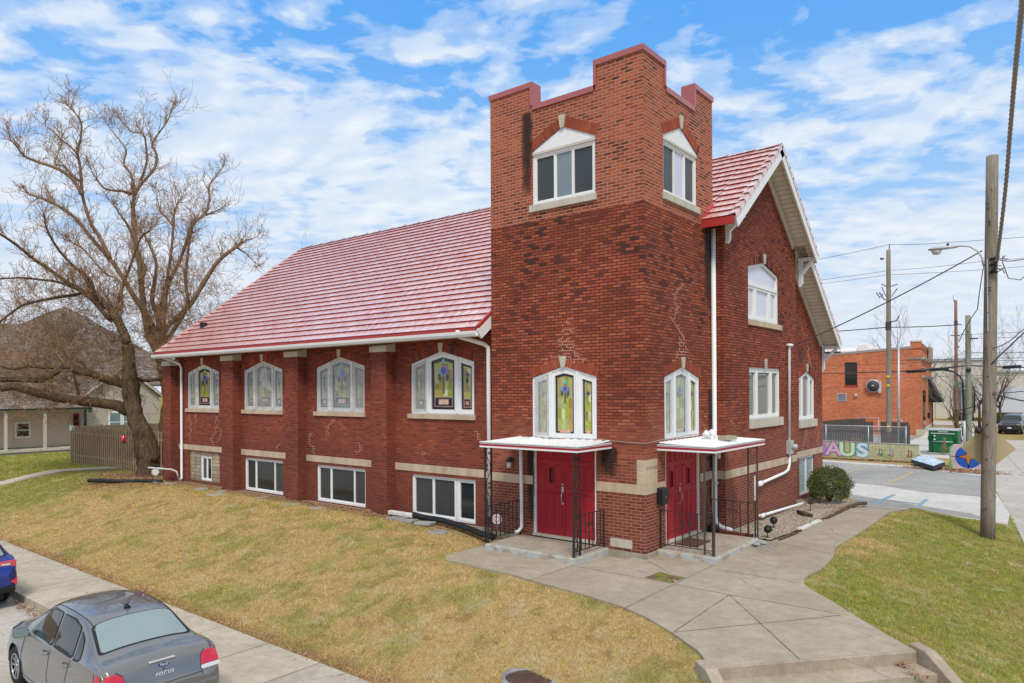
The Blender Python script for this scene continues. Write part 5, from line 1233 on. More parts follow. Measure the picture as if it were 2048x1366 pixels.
def mat_f(t, p, o):
    uv = uvn(t); bb = t.new('ShaderNodeTexBrick', {'Vector': uv, 'Color1': (.03, .03, .03, 1), 'Color2': (.045, .035, .03, 1), 'Mortar': (.16, .07, .05, 1), 'Scale': 1., 'Mortar Size': .008, 'Brick Width': .06, 'Row Height': .03}); t.put(p.inputs['Base Color'], bb.outputs['Color']); p.inputs['Roughness'].default_value = .9
mat('doormat', mat_f)
b = MB(); b.box(.10, .62, 1.15, 1.95, .032, .05); tag(b.build('doormat', 'doormat'), 'dark rubber doormat outside the right-hand red doors', 'doormat')
def hose(pts, r, label, name='drain_hose'):
    # corrugated pipe through smooth points
    P = [Vector(p) for p in pts]; out = []
    for i in range(len(P)-1):
        p0, p1, p2, p3 = P[max(0, i-1)], P[i], P[i+1], P[min(len(P)-1, i+2)]; k = max(2, int((p2-p1).length/.03))
        for j in range(k):
            t_ = j/k; out.append(.5*((2*p1)+(-p0+p2)*t_+(2*p0-5*p1+4*p2-p3)*t_*t_+(-p0+3*p1-3*p2+p3)*t_**3))
    out.append(P[-1]); b = MB(); b.tube(out, [r*(1+.07*(1 if i % 2 else -1)) for i in range(len(out))], 10); return tag(b.build(name, 'black_plastic'), label, 'drain hose', 'black drain hoses')
hose([(-7.15, .02, .10), (-6.6, -.05, .08), (-6.0, -.12, .10), (-5.3, -.22, .07), (-4.6, -.42, .05), (-4.1, -.62, .04), (-3.62, -.72, .04)], .075, 'black corrugated drain hose under the basement window nearest the tower')
hose([(-20.6, -.55, .05), (-21.2, -.95, .06), (-21.7, -1.25, .05), (-22.2, -1.65, .06), (-22.8, -1.8, .05), (-23.3, -2.15, .05)], .075, 'black corrugated drain hose running into the leaves by the big tree')
b = MB(); b.box(-8.05, -7.1, -.12, .04, .03, .14); tag(b.build('downspout_extension', 'old_white_paint', bevel=.02), 'white downspout extension lying at the pilaster foot, joined to a black hose', 'drain pipe')
b = MB()
for i in range(14):
    x0, y0 = -20.3+rnd.uniform(-.5, .7), -.7+rnd.uniform(-.25, .2); a = rnd.uniform(0, 3); s = rnd.uniform(.12, .3)
    b.add([(x0, y0, .02), (x0+s*math.cos(a), y0+s*math.sin(a)*.5, .05+rnd.uniform(0, .05)), (x0+s*.6, y0+s*.5, .03), (x0-s*.3, y0+s*.3, .06)], [(0, 1, 2, 3)])
tag(b.build('plastic_sheet', 'fogged_plexiglass'), 'crumpled clear plastic sheet on the grass below the far downspout', 'plastic sheet')
def yard_sign(x, y, z0, zc, r, cols, label, face):
    T = thing('yard_sign', (x, y, z0), label, 'yard sign'); b = MB(); b.tube([(x, y, z0-.05), (x, y, zc)], .008, 6); b.build('stake', 'silver', T)
    nx, ny = face; ux, uy = -ny, nx; b = MB()
    for k, (rr, c, e) in enumerate(cols):
        lp = [(x+ux*rr*r*math.cos(R(22.5+45*i))+nx*(.012+e), y+uy*rr*r*math.cos(R(22.5+45*i))+ny*(.012+e), zc+rr*r*math.sin(R(22.5+45*i))) for i in range(8)]
        if k == 0: b.prism([Vector(p)-Vector((nx, ny, 0))*.012 for p in lp], (nx*.012, ny*.012, 0), 0, c)
        b.add(lp, [tuple(range(8))], 0, None, c)
    b.build('sign_plate', 'painted_marks', T)
yard_sign(-3.72, -.48, 0, .42, .14, [(1., (.05, .08, .35), 0), (.9, (.75, .75, .78), .002), (.62, (.70, .20, .24), .003), (.42, (.75, .70, .70), .004)], 'small red white and blue octagonal security sign behind the left stoop railing', (.5, -.87))
yard_sign(-20.25, -.95, 0, .48, .15, [(1., (.62, .62, .60), 0), (.8, (.66, .66, .62), .002)], 'small white octagonal security sign by the far corner of the church', (.8, -.6))
# white pipe elbow at the far corner standing in front of the pier
b = MB(); b.tube([(-20.35, .0, .12), (-20.35, -.10, .42), (-20.45, -.25, .50), (-21.3, -.75, .56)], .035, 8); tag(b.build('drain_pipe', 'old_white_paint'), 'thin white pipe bent above the grass at the far corner of the church', 'pipe')
def stone(x, y, r, i):
    b = MB(); n = 16; z = on_ground(x, y); pts = [(x+r*math.cos(2*math.pi*k/n)*(1+.05*math.sin(3*k+i)), y+r*math.sin(2*math.pi*k/n)*(1+.05*math.sin(2*k+i))) for k in range(n)]
    b.prism([(p[0], p[1], z-.03) for p in pts], (0, 0, .055)); return b.build('stepping_stone', 'limestone_grey' if i % 3 else 'grey_concrete', bevel=.008)
SS = [(-17.7, -.50, .26, 'round stepping stone by the limestone infill, farthest from the tower'), (-16.45, -.42, .26, 'round stepping stone at the foot of the far pilaster'), (-14.05, -.32, .24, 'round stepping stone under the far three-pane basement window'), (-15.8, -1.0, .27, 'half-buried stepping stone out in the grass'),
      (-11.95, -.58, .27, 'pale round stepping stone left of the middle basement window'), (-10.75, -.50, .27, 'grey round stepping stone below the middle basement window'), (-5.5, -.72, .27, 'round stepping stone beside the black hose near the tower')]
for i, (x, y, r, l) in enumerate(SS): tag(stone(x, y, r, i), l, 'stepping stone', 'stepping stones along the nave wall')
for i, (x, y, s) in enumerate(((-7.4, -.35, .28), (-6.9, -.42, .22), (-6.3, -.36, .25))):
    b = MB(); b.obox((x, y, .01), (s, .04, .01), (-.03, .16, 0), (0, 0, .035)); tag(b.build('flagstone', 'grey_concrete', bevel=.01), ['broken flat flagstone next to the white downspout extension', 'small broken flagstone in the middle of three by the hose', 'broken flagstone nearest the tower beside the hose'][i], 'flagstone', 'broken flagstones by the hose')
# things in the gravel bed
def spot(x, y, ang, label):
    z = -.05; T = thing('garden_spotlight', (x, y, z), label, 'garden light', 'black garden spotlights'); b = MB(); b.tube([(x, y, z-.05), (x, y, z+.12)], .012, 6); b.build('stake', 'black_plastic', T)
    d = Vector((math.cos(ang), math.sin(ang), .5)).normalized(); c = Vector((x, y, z+.16)); b = MB(); b.tube([c-d*.07, c-d*.03, c+d*.06], [.03, .085, .095], 14); b.build('lamp_head', 'black_plastic', T)
spot(1.02, 4.95, -1.2, 'black garden spotlight in the gravel, the farther of two'); spot(1.30, 3.70, -1.0, 'black garden spotlight next to the right stoop, the nearer of two')
T = thing('path_light', (1.02, 8.1, -.06), 'small black mushroom path light in the gravel by the bush', 'garden light'); b = MB(); b.tube([(1.02, 8.1, -.1), (1.02, 8.1, .18)], .012, 6); b.build('stake', 'black_plastic', T); b = MB(); b.tube([(1.02, 8.1, .14), (1.02, 8.1, .17), (1.02, 8.1, .22)], [.05, .10, .02], 12); b.build('cap', 'black_plastic', T)
b = MB(); b.tube([(.85, 7.5, -.02), (1.1, 7.2, .0), (1.35, 7.15, -.03)], [.05, .06, .04], 8); tag(b.build('log', 'bark'), 'short piece of dark wood lying in the gravel bed', 'wood')
b = MB(); b.obox((1.63, 5.95, -.07), (.02, .80, 0), (.06, -.0015, 0), (0, 0, .02)); tag(b.build('edging_plank', 'white_paint'), 'white plank edging along the gravel bed', 'plank')
b = MB(); b.tube([(1.70, 7.2, -.09), (1.72, 9.0, -.09), (1.72, 10.6, -.10), (1.72, 11.6, -.22), (1.55, 11.95, -.28)], [.04, .05, .055, .06, .05], 7); tag(b.build('edging_timber', 'bark'), 'dark rotten timber edging beside the gravel bed', 'timber')
b = MB(); b.tube([(1.60, 3.6, -.09), (1.66, 4.4, -.09), (1.66, 5.1, -.09)], [.035, .04, .03], 7); tag(b.build('edging_timber', 'bark'), 'short dark timber edging nearest the right stoop', 'timber')
for i, (y, l) in enumerate(((3.30, 0), (3.36, 1))):
    b = MB(); b.obox((.48+.42*i, 3.28-.02*i, .0), (.20, .02, 0), (-.01, .06, 0), (0, 0, .035)); tag(b.build('loose_bricks', 'arch_brick'), ['broken red brick slab behind the right stoop, nearer the downspout', 'broken red brick slab behind the right stoop, nearer the gravel'][i], 'brick', 'loose bricks behind the right stoop')
# bush
def leaf_f(c1, c2):
    def f(t, p, o):
        P = pos(t); n = t.noise(P, 9, 4, .7); t.put(p.inputs['Base Color'], t.mix(t.ramp(n, [(.35, 0.), (.65, 1.)]), c1, c2)); p.inputs['Roughness'].default_value = .6
    return f
mat('bush_leaf', leaf_f((.022, .038, .006), (.12, .135, .018)))
def bush(loc, rx, ry, rz, n, label, seed, s=.035, m='bush_leaf'):
    x, y, z = loc; T = thing('bush', (x, y, z), label, 'bush'); r = random.Random(seed); b = MB()
    for i in range(n):
        u = r.uniform(-1, 1); a = r.uniform(0, 2*math.pi); q = math.sqrt(1-u*u); rad = r.choice((1, 1, .95, .85, .7))*r.uniform(.9, 1.03)
        d = Vector((q*math.cos(a), q*math.sin(a), u)); rad *= 1+.07*math.sin(5*a+3*u)+.05*math.sin(9*u+2*a)
        if u < -.75: continue
        rad *= 1+max(0, r.gauss(0, .05)); p = Vector((x+d.x*rx*rad, y+d.y*ry*rad, z+rz*.95+d.z*rz*rad)); t1 = Vector((r.gauss(0, 1), r.gauss(0, 1), r.gauss(0, 1))).normalized(); t2 = t1.orthogonal().normalized(); k = s*r.uniform(.6, 1.3)
        t1 = (t1+d*.6).normalized(); b.add([p-t2*k*.5, p+t1*k*.6-t2*k*.0, p+t2*k*.5, p+t1*k*1.4], [(0, 1, 3), (1, 2, 3)])
    b.build('foliage', m, T); b = MB()
    for i in range(9): a = r.uniform(0, 6.28); b.tube([(x, y, z-.05), (x+rx*.3*math.cos(a), y+ry*.3*math.sin(a), z+rz*.7), (x+rx*.7*math.cos(a), y+ry*.7*math.sin(a), z+rz*1.3)], [.03, .02, .008], 5)
    b.build('stems', 'bark', T); return T
bush((.92, 10.45, -.10), .60, .88, .56, 15000, 'rounded clipped dark green bush at the gable corner', 1, .038)
# ------------------------------------------------------------------ cars
def car_paint(name, col, fl=.5):
    def f(t, p, o):
        P = t.new('ShaderNodeTexCoord').outputs['Object']; n = t.noise(P, 600, 2); d_ = t.noise(P, 2.5, 5)
        t.put(p.inputs['Base Color'], t.mix(.3, (*col, 1), t.ramp(n, [(.3, .6), (.7, 1.5)]), 'MULTIPLY')); p.inputs['Metallic'].default_value = fl
        t.put(p.inputs['Roughness'], t.ramp(d_, [(.3, .18), (.7, .34)])); p.inputs['Coat Weight'].default_value = 1.; p.inputs['Coat Roughness'].default_value = .03
    return mat(name, f)
car_paint('grey_car_paint', (.185, .18, .175), .45); car_paint('blue_car_paint', (.010, .030, .24), .3); car_paint('black_car_paint', (.018, .018, .02), .3)
plain('car_glass', (.02, .026, .026), .03, spec=.5, var=.2, coat=.3)
plain('rear_glass', (.20, .27, .27), .05, spec=1., var=.15, coat=1.)  # pale teal base puts the reflected sky into the glass colour
plain('window_rubber', (.012, .012, .013), .5)
plain('tyre', (.018, .018, .018), .85, var=.3, vs=20)
plain('alloy', (.42, .42, .43), .35, .85)
plain('red_lens', (.55, .008, .012), .12, spec=.7, coat=1., var=.1)
plain('clear_lens', (.62, .60, .58), .12, spec=.7, coat=1., var=.1)
plain('badge_blue', (.015, .05, .20), .25, coat=1.)
plain('plate', (.62, .66, .68), .5)
class Shape:
    """car body as sections: x, z_sill, z_mid, z_belt, z_roof, w_sill, w_mid, w_belt, w_roof"""
    def __init__(s, rows): s.r = np.array(rows, float)
    def row(s, x):
        X = s.r[:, 0]; i = int(np.clip(np.searchsorted(X, x)-1, 0, len(X)-2)); k = (x-X[i])/(X[i+1]-X[i]); k = min(max(k, 0), 1)
        p1, p2 = s.r[i], s.r[i+1]; p0 = s.r[i-1] if i else p1; p3 = s.r[i+2] if i+2 < len(X) else p2
        h = p2[0]-p1[0]
        m1 = (p2-p0)/max(p2[0]-p0[0], 1e-6)*h; m2 = (p3-p1)/max(p3[0]-p1[0], 1e-6)*h
        lo, hi = np.minimum(p1, p2), np.maximum(p1, p2); d = p2-p1
        m1 = np.where(d == 0, 0, m1); m2 = np.where(d == 0, 0, m2)
        k2, k3 = k*k, k*k*k; v = (2*k3-3*k2+1)*p1+(k3-2*k2+k)*m1+(-2*k3+3*k2)*p2+(k3-k2)*m2
        return np.clip(v, lo-.01, hi+.01)
    def ctrl(s, x):
        _, zs_, zm, zb, zr, ws, wm, wb, wr = s.row(x); cab = zr-zb
        return [(ws-.10, zs_), (ws, zs_+.03), (wm-.01, zs_+(zm-zs_)*.45), (wm, zm), (lerp(wm, wb, .6), lerp(zm, zb, .72)), (wb, zb), (wb-.035, zb+min(.03, cab*.2)), (lerp(wb-.04, wr, .55), zb+cab*.55), (wr, zr-min(.06, cab*.15)), (wr-.10, zr-.012*min(1, cab*4)), (wr*.5, zr+.02), (0, zr+.03)]
    def section(s, x, sub=4):
        c = [Vector(p) for p in s.ctrl(x)]; out = []
        for i in range(len(c)-1):
            p0, p1, p2, p3 = c[max(0, i-1)], c[i], c[i+1], c[min(len(c)-1, i+2)]
            for j in range(sub):
                t_ = j/sub; out.append(.5*((2*p1)+(p2-p0)*t_*.8+(2*p0-5*p1+4*p2-p3)*t_*t_*.8+(-p0+3*p1-3*p2+p3)*t_**3*.8)+(p2-p1)*t_*.2-0*p1+p1*0 if False else p1.lerp(p2, t_)*.35+.65*.5*((2*p1)+(p2-p0)*t_+(2*p0-5*p1+4*p2-p3)*t_*t_+(-p0+3*p1-3*p2+p3)*t_**3))
        out.append(c[-1]); return out
    def side_y(s, x, z):
        S_ = s.section(x); 
        for a, b_ in zip(S_, S_[1:]):
            if min(a.y, b_.y)-1e-6 <= z <= max(a.y, b_.y)+1e-6 and a.x > .2:
                k = (z-a.y)/(b_.y-a.y) if abs(b_.y-a.y) > 1e-6 else 0; return lerp(a.x, b_.x, k)
        return S_[20].x
    def top_z(s, x, y):
        S_ = s.section(x)[20:]
        for a, b_ in zip(S_, S_[1:]):
            if b_.x <= abs(y) <= a.x: return lerp(a.y, b_.y, (a.x-abs(y))/(a.x-b_.x) if a.x > b_.x else 0)
        return S_[0].y
def patch2d(poly, step):
    pts = []; n = len(poly)
    for i in range(n):
        a, c = poly[i], poly[(i+1) % n]; k = max(1, int(math.dist(a, c)/step)); pts += [(lerp(a[0], c[0], q/k), lerp(a[1], c[1], q/k)) for q in range(k)]
    nb = len(pts); x0, x1 = min(p[0] for p in poly), max(p[0] for p in poly); y0, y1 = min(p[1] for p in poly), max(p[1] for p in poly)
    for x in np.arange(x0, x1, step):
        for y in np.arange(y0, y1, step):
            if inside((x, y), poly) and min(seg_d((x, y), poly[i], poly[(i+1) % n]) for i in range(n)) > step*.35: pts.append((float(x), float(y)))
    V, E, F, *_ = delaunay_2d_cdt([Vector(p) for p in pts], [(i, (i+1) % nb) for i in range(nb)], [], 1, 1e-6); return [tuple(v_) for v_ in V], [tuple(f) for f in F]
def roundpoly(poly, r=.05, k=4):
    out = []; n = len(poly)
    for i in range(n):
        p0, p1, p2 = Vector(poly[i-1]), Vector(poly[i]), Vector(poly[(i+1) % n]); a = p1+(p0-p1).normalized()*min(r, (p0-p1).length*.4); b_ = p1+(p2-p1).normalized()*min(r, (p2-p1).length*.4)
        for j in range(k+1): t_ = j/k; out.append(tuple((1-t_)**2*a+2*t_*(1-t_)*p1+t_*t_*b_))
    return out
def make_car(T, rows, paint, wheels, wr, windows, rear, front, lights, opts):
    S_ = Shape(rows); L0, L1 = rows[0][0], rows[-1][0]; b = MB(); xs_ = list(np.linspace(L0, L1, 90)); xs_ = sorted(set(xs_+[L0+.015, L0+.03, L1-.015]))
    secs = []
    for x in xs_:
        sec = [(p.x, p.y) for p in S_.section(x)]; o_ = []
        for y, z in sec:
            for wx in wheels:
                ra = wr+.055
                if abs(x-wx) < ra and y > .35: za = wr+math.sqrt(ra*ra-(x-wx)**2); z = max(z, za) if z < za else z
            o_.append((y, z))
        secs.append(o_)
    m = len(secs[0]); n = len(xs_)
    for s in (1, -1):
        vs = [(xs_[i], s*y, z) for i in range(n) for y, z in secs[i]]; fs = [(i*m+k, i*m+k+1, (i+1)*m+k+1, (i+1)*m+k) for i in range(n-1) for k in range(m-1)]
        if s > 0: fs = [f[::-1] for f in fs]
        b.add(vs, fs, 0, sm=True)
        for i, fl in ((0, s < 0), (n-1, s > 0)):
            cap = [(xs_[i], s*y, z) for y, z in secs[i]]+[(xs_[i], 0, secs[i][0][1])]; b.add(cap, [tuple(range(len(cap)))], 0, sm=False)
    body = b.build('body', paint, T, local=True)
    # dark underside and wheel wells
    u = MB(); u.box(L0+.15, L1-.15, -.62, .62, .20, .45); 
    u.build('underbody', 'window_rubber', T, local=True)
    def side_patch(name, m_, poly, off, parent, sides=(1, -1), r=.04):
        for s in sides:
            V, F = patch2d(roundpoly(poly, r), .07); p = MB(); p.add([(x, s*(S_.side_y(x, z)+off), z) for x, z in V], F, sm=True); p.build(name, m_, parent, local=True)
    def top_patch(name, m_, poly, off, parent, r=.05):
        V, F = patch2d(roundpoly(poly, r), .07); p = MB(); p.add([(x+off*opts.get('tx', 0), y, S_.top_z(x, y)+off) for x, y in V], F, sm=True); return p.build(name, m_, parent, local=True)
    def line(pts, off=.003, w=.005, sides=(1, -1)):
        p = MB()
        for s in sides:
            q = []
            for (xa, za), (xb, zb) in zip(pts, pts[1:]):
                k = max(2, int(math.dist((xa, za), (xb, zb))/.05)); q += [(lerp(xa, xb, i/k), lerp(za, zb, i/k)) for i in range(k)]
            q.append(pts[-1]); p.tube([(x, s*(S_.side_y(x, z)+off-.003), z) for x, z in q], w, 4, cap=False)
        p.build('panel_gap', 'window_rubber', body, local=True)
    for poly in windows:
        c = Vector((sum(p[0] for p in poly)/len(poly), sum(p[1] for p in poly)/len(poly)))
        big = [tuple(c+(Vector(p)-c)*1.0+(Vector(p)-c).normalized()*.022) for p in poly]
        side_patch('window_seal', 'window_rubber', big, .004, T); side_patch('side_window', 'car_glass', poly, .008, T)
    for nm, poly, g in (('rear_window', rear, 'rear_glass'), ('windscreen', front, 'car_glass')):
        if poly:
            c = Vector((sum(p[0] for p in poly)/len(poly), 0)); big = [tuple(c+(Vector(p)-c)*1.0+(Vector(p)-c).normalized()*.045) for p in poly]
            top_patch('window_surround', 'window_rubber', big, .004, T); top_patch(nm, g, poly, .010, T, .06)
    for ln in opts.get('lines', []): line(ln)
    for (name, m_, poly, off) in lights: side_patch(name, m_, poly, off, T, r=.02)
    for x, z in opts.get('handles', []):
        for s in (1, -1):
            p = MB(); y = S_.side_y(x, z); p.tube([(x-.09, s*(y+.0), z), (x-.07, s*(y+.035), z+.005), (x+.07, s*(y+.035), z+.01), (x+.09, s*(y), z+.01)], [.012, .014, .014, .012], 8); p.build('door_handle', paint, body, local=True)
    if 'mirror' in opts:
        x, z = opts['mirror']
        for s in (1, -1):
            y = S_.side_y(x, z)-.03; p = MB(); p.obox((x, s*(y+.14), z+.06), (.055, 0, 0), (0, .11, .01), (0, 0, .07)); p.bar((x+.02, s*y, z+.01), (x, s*(y+.1), z+.03), .05); mr = p.build('mirror', paint, T, local=True, bevel=.03)
            p = MB(); p.obox((x-.058, s*(y+.14), z+.06), (.003, 0, 0), (0, .09, .01), (0, 0, .055)); p.build('mirror_glass', 'rear_glass', mr, local=True, bevel=.01)
    for wx in wheels:
        for s in (1, -1):
            y0, y1 = S_.row(wx)[6]-.20, S_.row(wx)[6]-.012; p = MB(); prof = [(y0, wr*.62), (y0, wr*.93), (y0+.03, wr), (y1-.03, wr), (y1, wr*.93), (y1-.008, wr*.64)]
            nn = 36; vs = [(wx+r_*math.cos(2*math.pi*k/nn), s*y, wr+r_*math.sin(2*math.pi*k/nn)) for y, r_ in prof for k in range(nn)]
            p.add(vs, [(q*nn+k, q*nn+(k+1) % nn, (q+1)*nn+(k+1) % nn, (q+1)*nn+k) for q in range(len(prof)-1) for k in range(nn)], sm=True); w = p.build('wheel', 'tyre', T, local=True)
            p = MB(); rr = wr*.64; p.tube([(wx, s*(y1-.07), wr), (wx, s*(y1-.065), wr)], rr, 30); 
            p.build('hub', 'window_rubber', w, local=True)
            p = MB(); ns = opts.get('spokes', 9)
            for k in range(ns):
                a = 2*math.pi*k/ns; d_ = Vector((math.cos(a), 0, math.sin(a))); c = Vector((wx, s*(y1-.035), wr)); p.bar(c+d_*.03, c+d_*rr*.97+Vector((0, s*.012, 0)), .036, .02, up=(0, 1, 0))
            ring = [(wx+rr*.96*math.cos(2*math.pi*k/30), s*(y1-.012), wr+rr*.96*math.sin(2*math.pi*k/30)) for k in range(31)]; p.tube(ring, .014, 6, cap=False); p.tube([(wx, s*(y1-.05), wr), (wx, s*(y1-.015), wr)], .045, 14); p.build('rim', 'alloy', w, local=True)
    # wheel wells
    for wx in wheels:
        p = MB(); nn = 20; ra = wr+.05
        for s in (1, -1):
            vs = [(wx+ra*math.cos(math.pi*k/nn), s*y, wr+ra*math.sin(math.pi*k/nn)) for y in (.45, S_.row(wx)[6]-.02) for k in range(nn+1)]; p.add(vs, [(k, k+1, nn+2+k, nn+1+k) for k in range(nn)])
            p.add([(wx-ra, s*.46, .1), (wx+ra, s*.46, .1), (wx+ra, s*.46, wr+ra), (wx-ra, s*.46, wr+ra)], [(0, 1, 2, 3)])
        p.build('wheel_well', 'window_rubber', T, local=True)
    return S_, body
def text_mesh(name, txt, size, m, parent, loc, rot, ext=.003, shear=0., space=1.):
    cu = bpy.data.curves.new(name, 'FONT'); cu.body = txt; cu.size = size; cu.extrude = ext; cu.shear = shear; cu.align_x = 'CENTER'; cu.align_y = 'CENTER'; cu.space_character = space
    o = bpy.data.objects.new(name, cu); COL.objects.link(o); dg = bpy.context.evaluated_depsgraph_get(); me = bpy.data.meshes.new_from_object(o.evaluated_get(dg)); bpy.data.objects.remove(o)
    me.materials.clear(); me.materials.append(MATS[m]); o = bpy.data.objects.new(name, me); COL.objects.link(o); o.location = loc; o.rotation_euler = rot; o.parent = parent; return o
# grey saloon (x forward from the rear bumper, y left)
a_ = .0287
SED = thing('grey_saloon_car', (-2.54, -8.93, -1.2), 'grey four-door saloon car parked at the kerb in the foreground', 'car', 'cars parked along the kerb', math.pi-a_)
#       x     zs   zm   zb    zr    ws   wm   wb   wr
rows = [(.00, .42, .55, .66, .67, .58, .64, .60, .55), (.05, .30, .55, .72, .74, .70, .76, .74, .70), (.14, .27, .58, .90, .915, .76, .81, .755, .66), (.20, .26, .60, .98, 1.015, .78, .825, .77, .68), (.30, .25, .60, 1.01, 1.055, .80, .84, .785, .69),
        (.60, .24, .60, 1.02, 1.10, .82, .855, .795, .66), (.90, .22, .60, 1.005, 1.27, .83, .86, .80, .61), (1.18, .20, .58, .99, 1.425, .84, .862, .80, .575), (1.55, .19, .57, .98, 1.475, .845, .863, .80, .575), (2.05, .19, .56, .965, 1.49, .845, .862, .80, .58),
        (2.50, .19, .56, .95, 1.465, .845, .862, .80, .575), (2.75, .19, .56, .945, 1.38, .845, .862, .80, .58), (3.10, .20, .56, .94, 1.19, .84, .86, .80, .64), (3.40, .22, .56, .93, 1.01, .83, .858, .80, .70), (3.80, .24, .55, .88, .95, .82, .85, .77, .66), (4.15, .25, .52, .78, .86, .78, .80, .72, .60), (4.36, .27, .48, .64, .70, .66, .70, .64, .55), (4.45, .35, .46, .54, .56, .5, .56, .52, .45)]
wins = [[(2.05, .985), (3.02, .985), (2.62, 1.33), (2.42, 1.395), (2.10, 1.405)], [(1.22, 1.0), (1.98, .99), (2.00, 1.405), (1.62, 1.395), (1.34, 1.345)], [(.93, 1.02), (1.14, 1.005), (1.26, 1.31), (1.10, 1.22)]]
rearw = [(.66, -.60), (.66, .60), (1.13, .52), (1.13, -.52)]
frontw = [(2.62, -.50), (2.62, .50), (3.32, .60), (3.32, -.60)]
S_, body = make_car(SED, rows, 'grey_car_paint', (.95, 3.57), .315, wins, rearw, frontw,
    [('tail_light', 'red_lens', [(.10, .80), (.34, .84), (.30, .985), (.17, .965)], .006), ('side_marker', 'clear_lens', [(.09, .745), (.30, .77), (.34, .835), (.10, .795)], .006)],
    dict(handles=[(2.15, .86), (1.32, .88)], mirror=(3.02, .93), spokes=9, lines=[[(2.02, .98), (2.02, .55), (1.97, .30), (3.15, .30), (3.22, .6), (3.12, .96)], [(1.20, 1.0), (1.28, .75), (1.30, .62)], [(.34, .6), (.36, .985)], [(.20, 1.0), (.17, .6)]]))
# rear face: tail lights wrap onto it, plus lid seams, badge, lettering, third lamp
def rear_x(y, z):
    """x of the rear surface at height z"""
    lo, hi = 0., .6
    for _ in range(24):
        m = (lo+hi)/2; r = S_.row(m)
        if S_.top_z(m, y) < z or r[6] < abs(y): lo = m
        else: hi = m
    return hi
for s in (1, -1):
    for nm, mt, poly in (('tail_light', 'red_lens', [(s*.50, .80), (s*.78, .80), (s*.765, .955), (s*.62, .975), (s*.53, .93)]), ('reversing_light', 'clear_lens', [(s*.50, .745), (s*.78, .745), (s*.78, .795), (s*.50, .795)])):
        V, F = patch2d(roundpoly(poly, .03), .05); p = MB(); p.add([(rear_x(y, z)-.006, y, z) for y, z in V], F, sm=True); p.build(nm, mt, SED, local=True)
p = MB()
for pts in ([(-.50, .68), (-.50, .80), (-.53, .93), (-.60, .985)], [(.50, .68), (.50, .80), (.53, .93), (.60, .985)], [(-.50, .72), (.50, .72)]):
    q = []
    for (ya, za), (yb, zb) in zip(pts, pts[1:]): q += [(lerp(ya, yb, i/8), lerp(za, zb, i/8)) for i in range(9)]
    p.tube([(rear_x(y, z)-.002, y, z) for y, z in q], .005, 4, cap=False)
p.build('boot_lid_gap', 'window_rubber', body, local=True)
b = MB(); b.box(rear_x(0, .985)-.016, rear_x(0, .985)+.03, -.17, .17, .992, 1.008); b.build('brake_lamp', 'clear_lens', SED, local=True)
def oval(rx, rz, x, zc, m, name, parent, e=.004):
    b = MB(); lp = [(x, rx*math.cos(2*math.pi*k/28), zc+rz*math.sin(2*math.pi*k/28)) for k in range(28)]; b.prism(lp, (-e, 0, 0)); return b.build(name, m, parent, local=True)
xb = rear_x(0, .94); oval(.088, .036, xb-.006, .94, 'silver', 'badge_rim', SED, .006); bd = oval(.080, .030, xb-.012, .94, 'badge_blue', 'badge', SED)
text_mesh('badge_script', 'Ford', .052, 'white_paint', bd, (xb-.017, 0, .941), (R(90), 0, R(-90)), .001, .35)
xf = rear_x(.0, .84); text_mesh('boot_lettering', 'FOCUS', .068, 'white_paint', SED, (xf-.008, .0, .835), (R(90), 0, R(-90)), .003, .2, 1.25)
text_mesh('boot_lettering', 'SE', .045, 'silver', SED, (rear_x(-.40, .90)-.008, -.40, .90), (R(90), 0, R(-90)), .003)
b = MB(); b.tube([(rear_x(0, .885)-.004, .0, .885), (rear_x(0, .885)+.01, .0, .885)], .012, 12); b.build('boot_lock', 'window_rubber', SED, local=True)
b = MB(); b.tube([(1.33, 0, S_.top_z(1.33, 0)-.005), (1.36, 0, S_.top_z(1.33, 0)+.02), (1.40, 0, S_.top_z(1.4, 0)+.025)], [.05, .035, .02], 10); b.tube([(1.36, 0, S_.top_z(1.36, 0)+.02), (1.20, -.0, S_.top_z(1.36, 0)+.17)], [.007, .004], 6); b.build('antenna', 'window_rubber', SED, local=True)
b = MB(); b.box(-.012, .03, -.72, .72, .42, .60)
b.build('bumper_strip', 'grey_car_paint', SED, local=True, bevel=.03)
# seams along the roof sides
b = MB()
for s in (1, -1):
    pts = [(x, s*(S_.row(x)[8]-.045), S_.top_z(x, S_.row(x)[8]-.045)+.002) for x in np.linspace(1.15, 2.62, 18)]; b.tube(pts, .006, 4, cap=False)
b.build('roof_gutter', 'window_rubber', SED, local=True)
# blue crossover, only its rear corner shows
SUV = thing('blue_crossover_car', (-11.02, -9.02, -1.2), 'dark blue crossover car cut off by the left edge, behind the grey saloon', 'car', 'cars parked along the kerb', math.pi)
rows2 = [(.00, .48, .62, .72, .73, .62, .70, .66, .6), (.05, .36, .62, .88, .90, .76, .82, .78, .70), (.15, .32, .66, 1.02, 1.06, .84, .875, .83, .70), (.30, .30, .68, 1.08, 1.22, .86, .89, .845, .68), (.60, .28, .68, 1.07, 1.50, .87, .895, .85, .62), (.85, .26, .68, 1.06, 1.56, .88, .9, .85, .60), (1.6, .25, .66, 1.02, 1.60, .88, .9, .85, .60), (2.5, .25, .66, 1.0, 1.56, .88, .9, .85, .6), (3.3, .27, .65, .98, 1.15, .87, .89, .83, .7), (4.1, .3, .6, .85, .95, .8, .84, .76, .62), (4.48, .4, .52, .62, .64, .6, .64, .6, .5)]
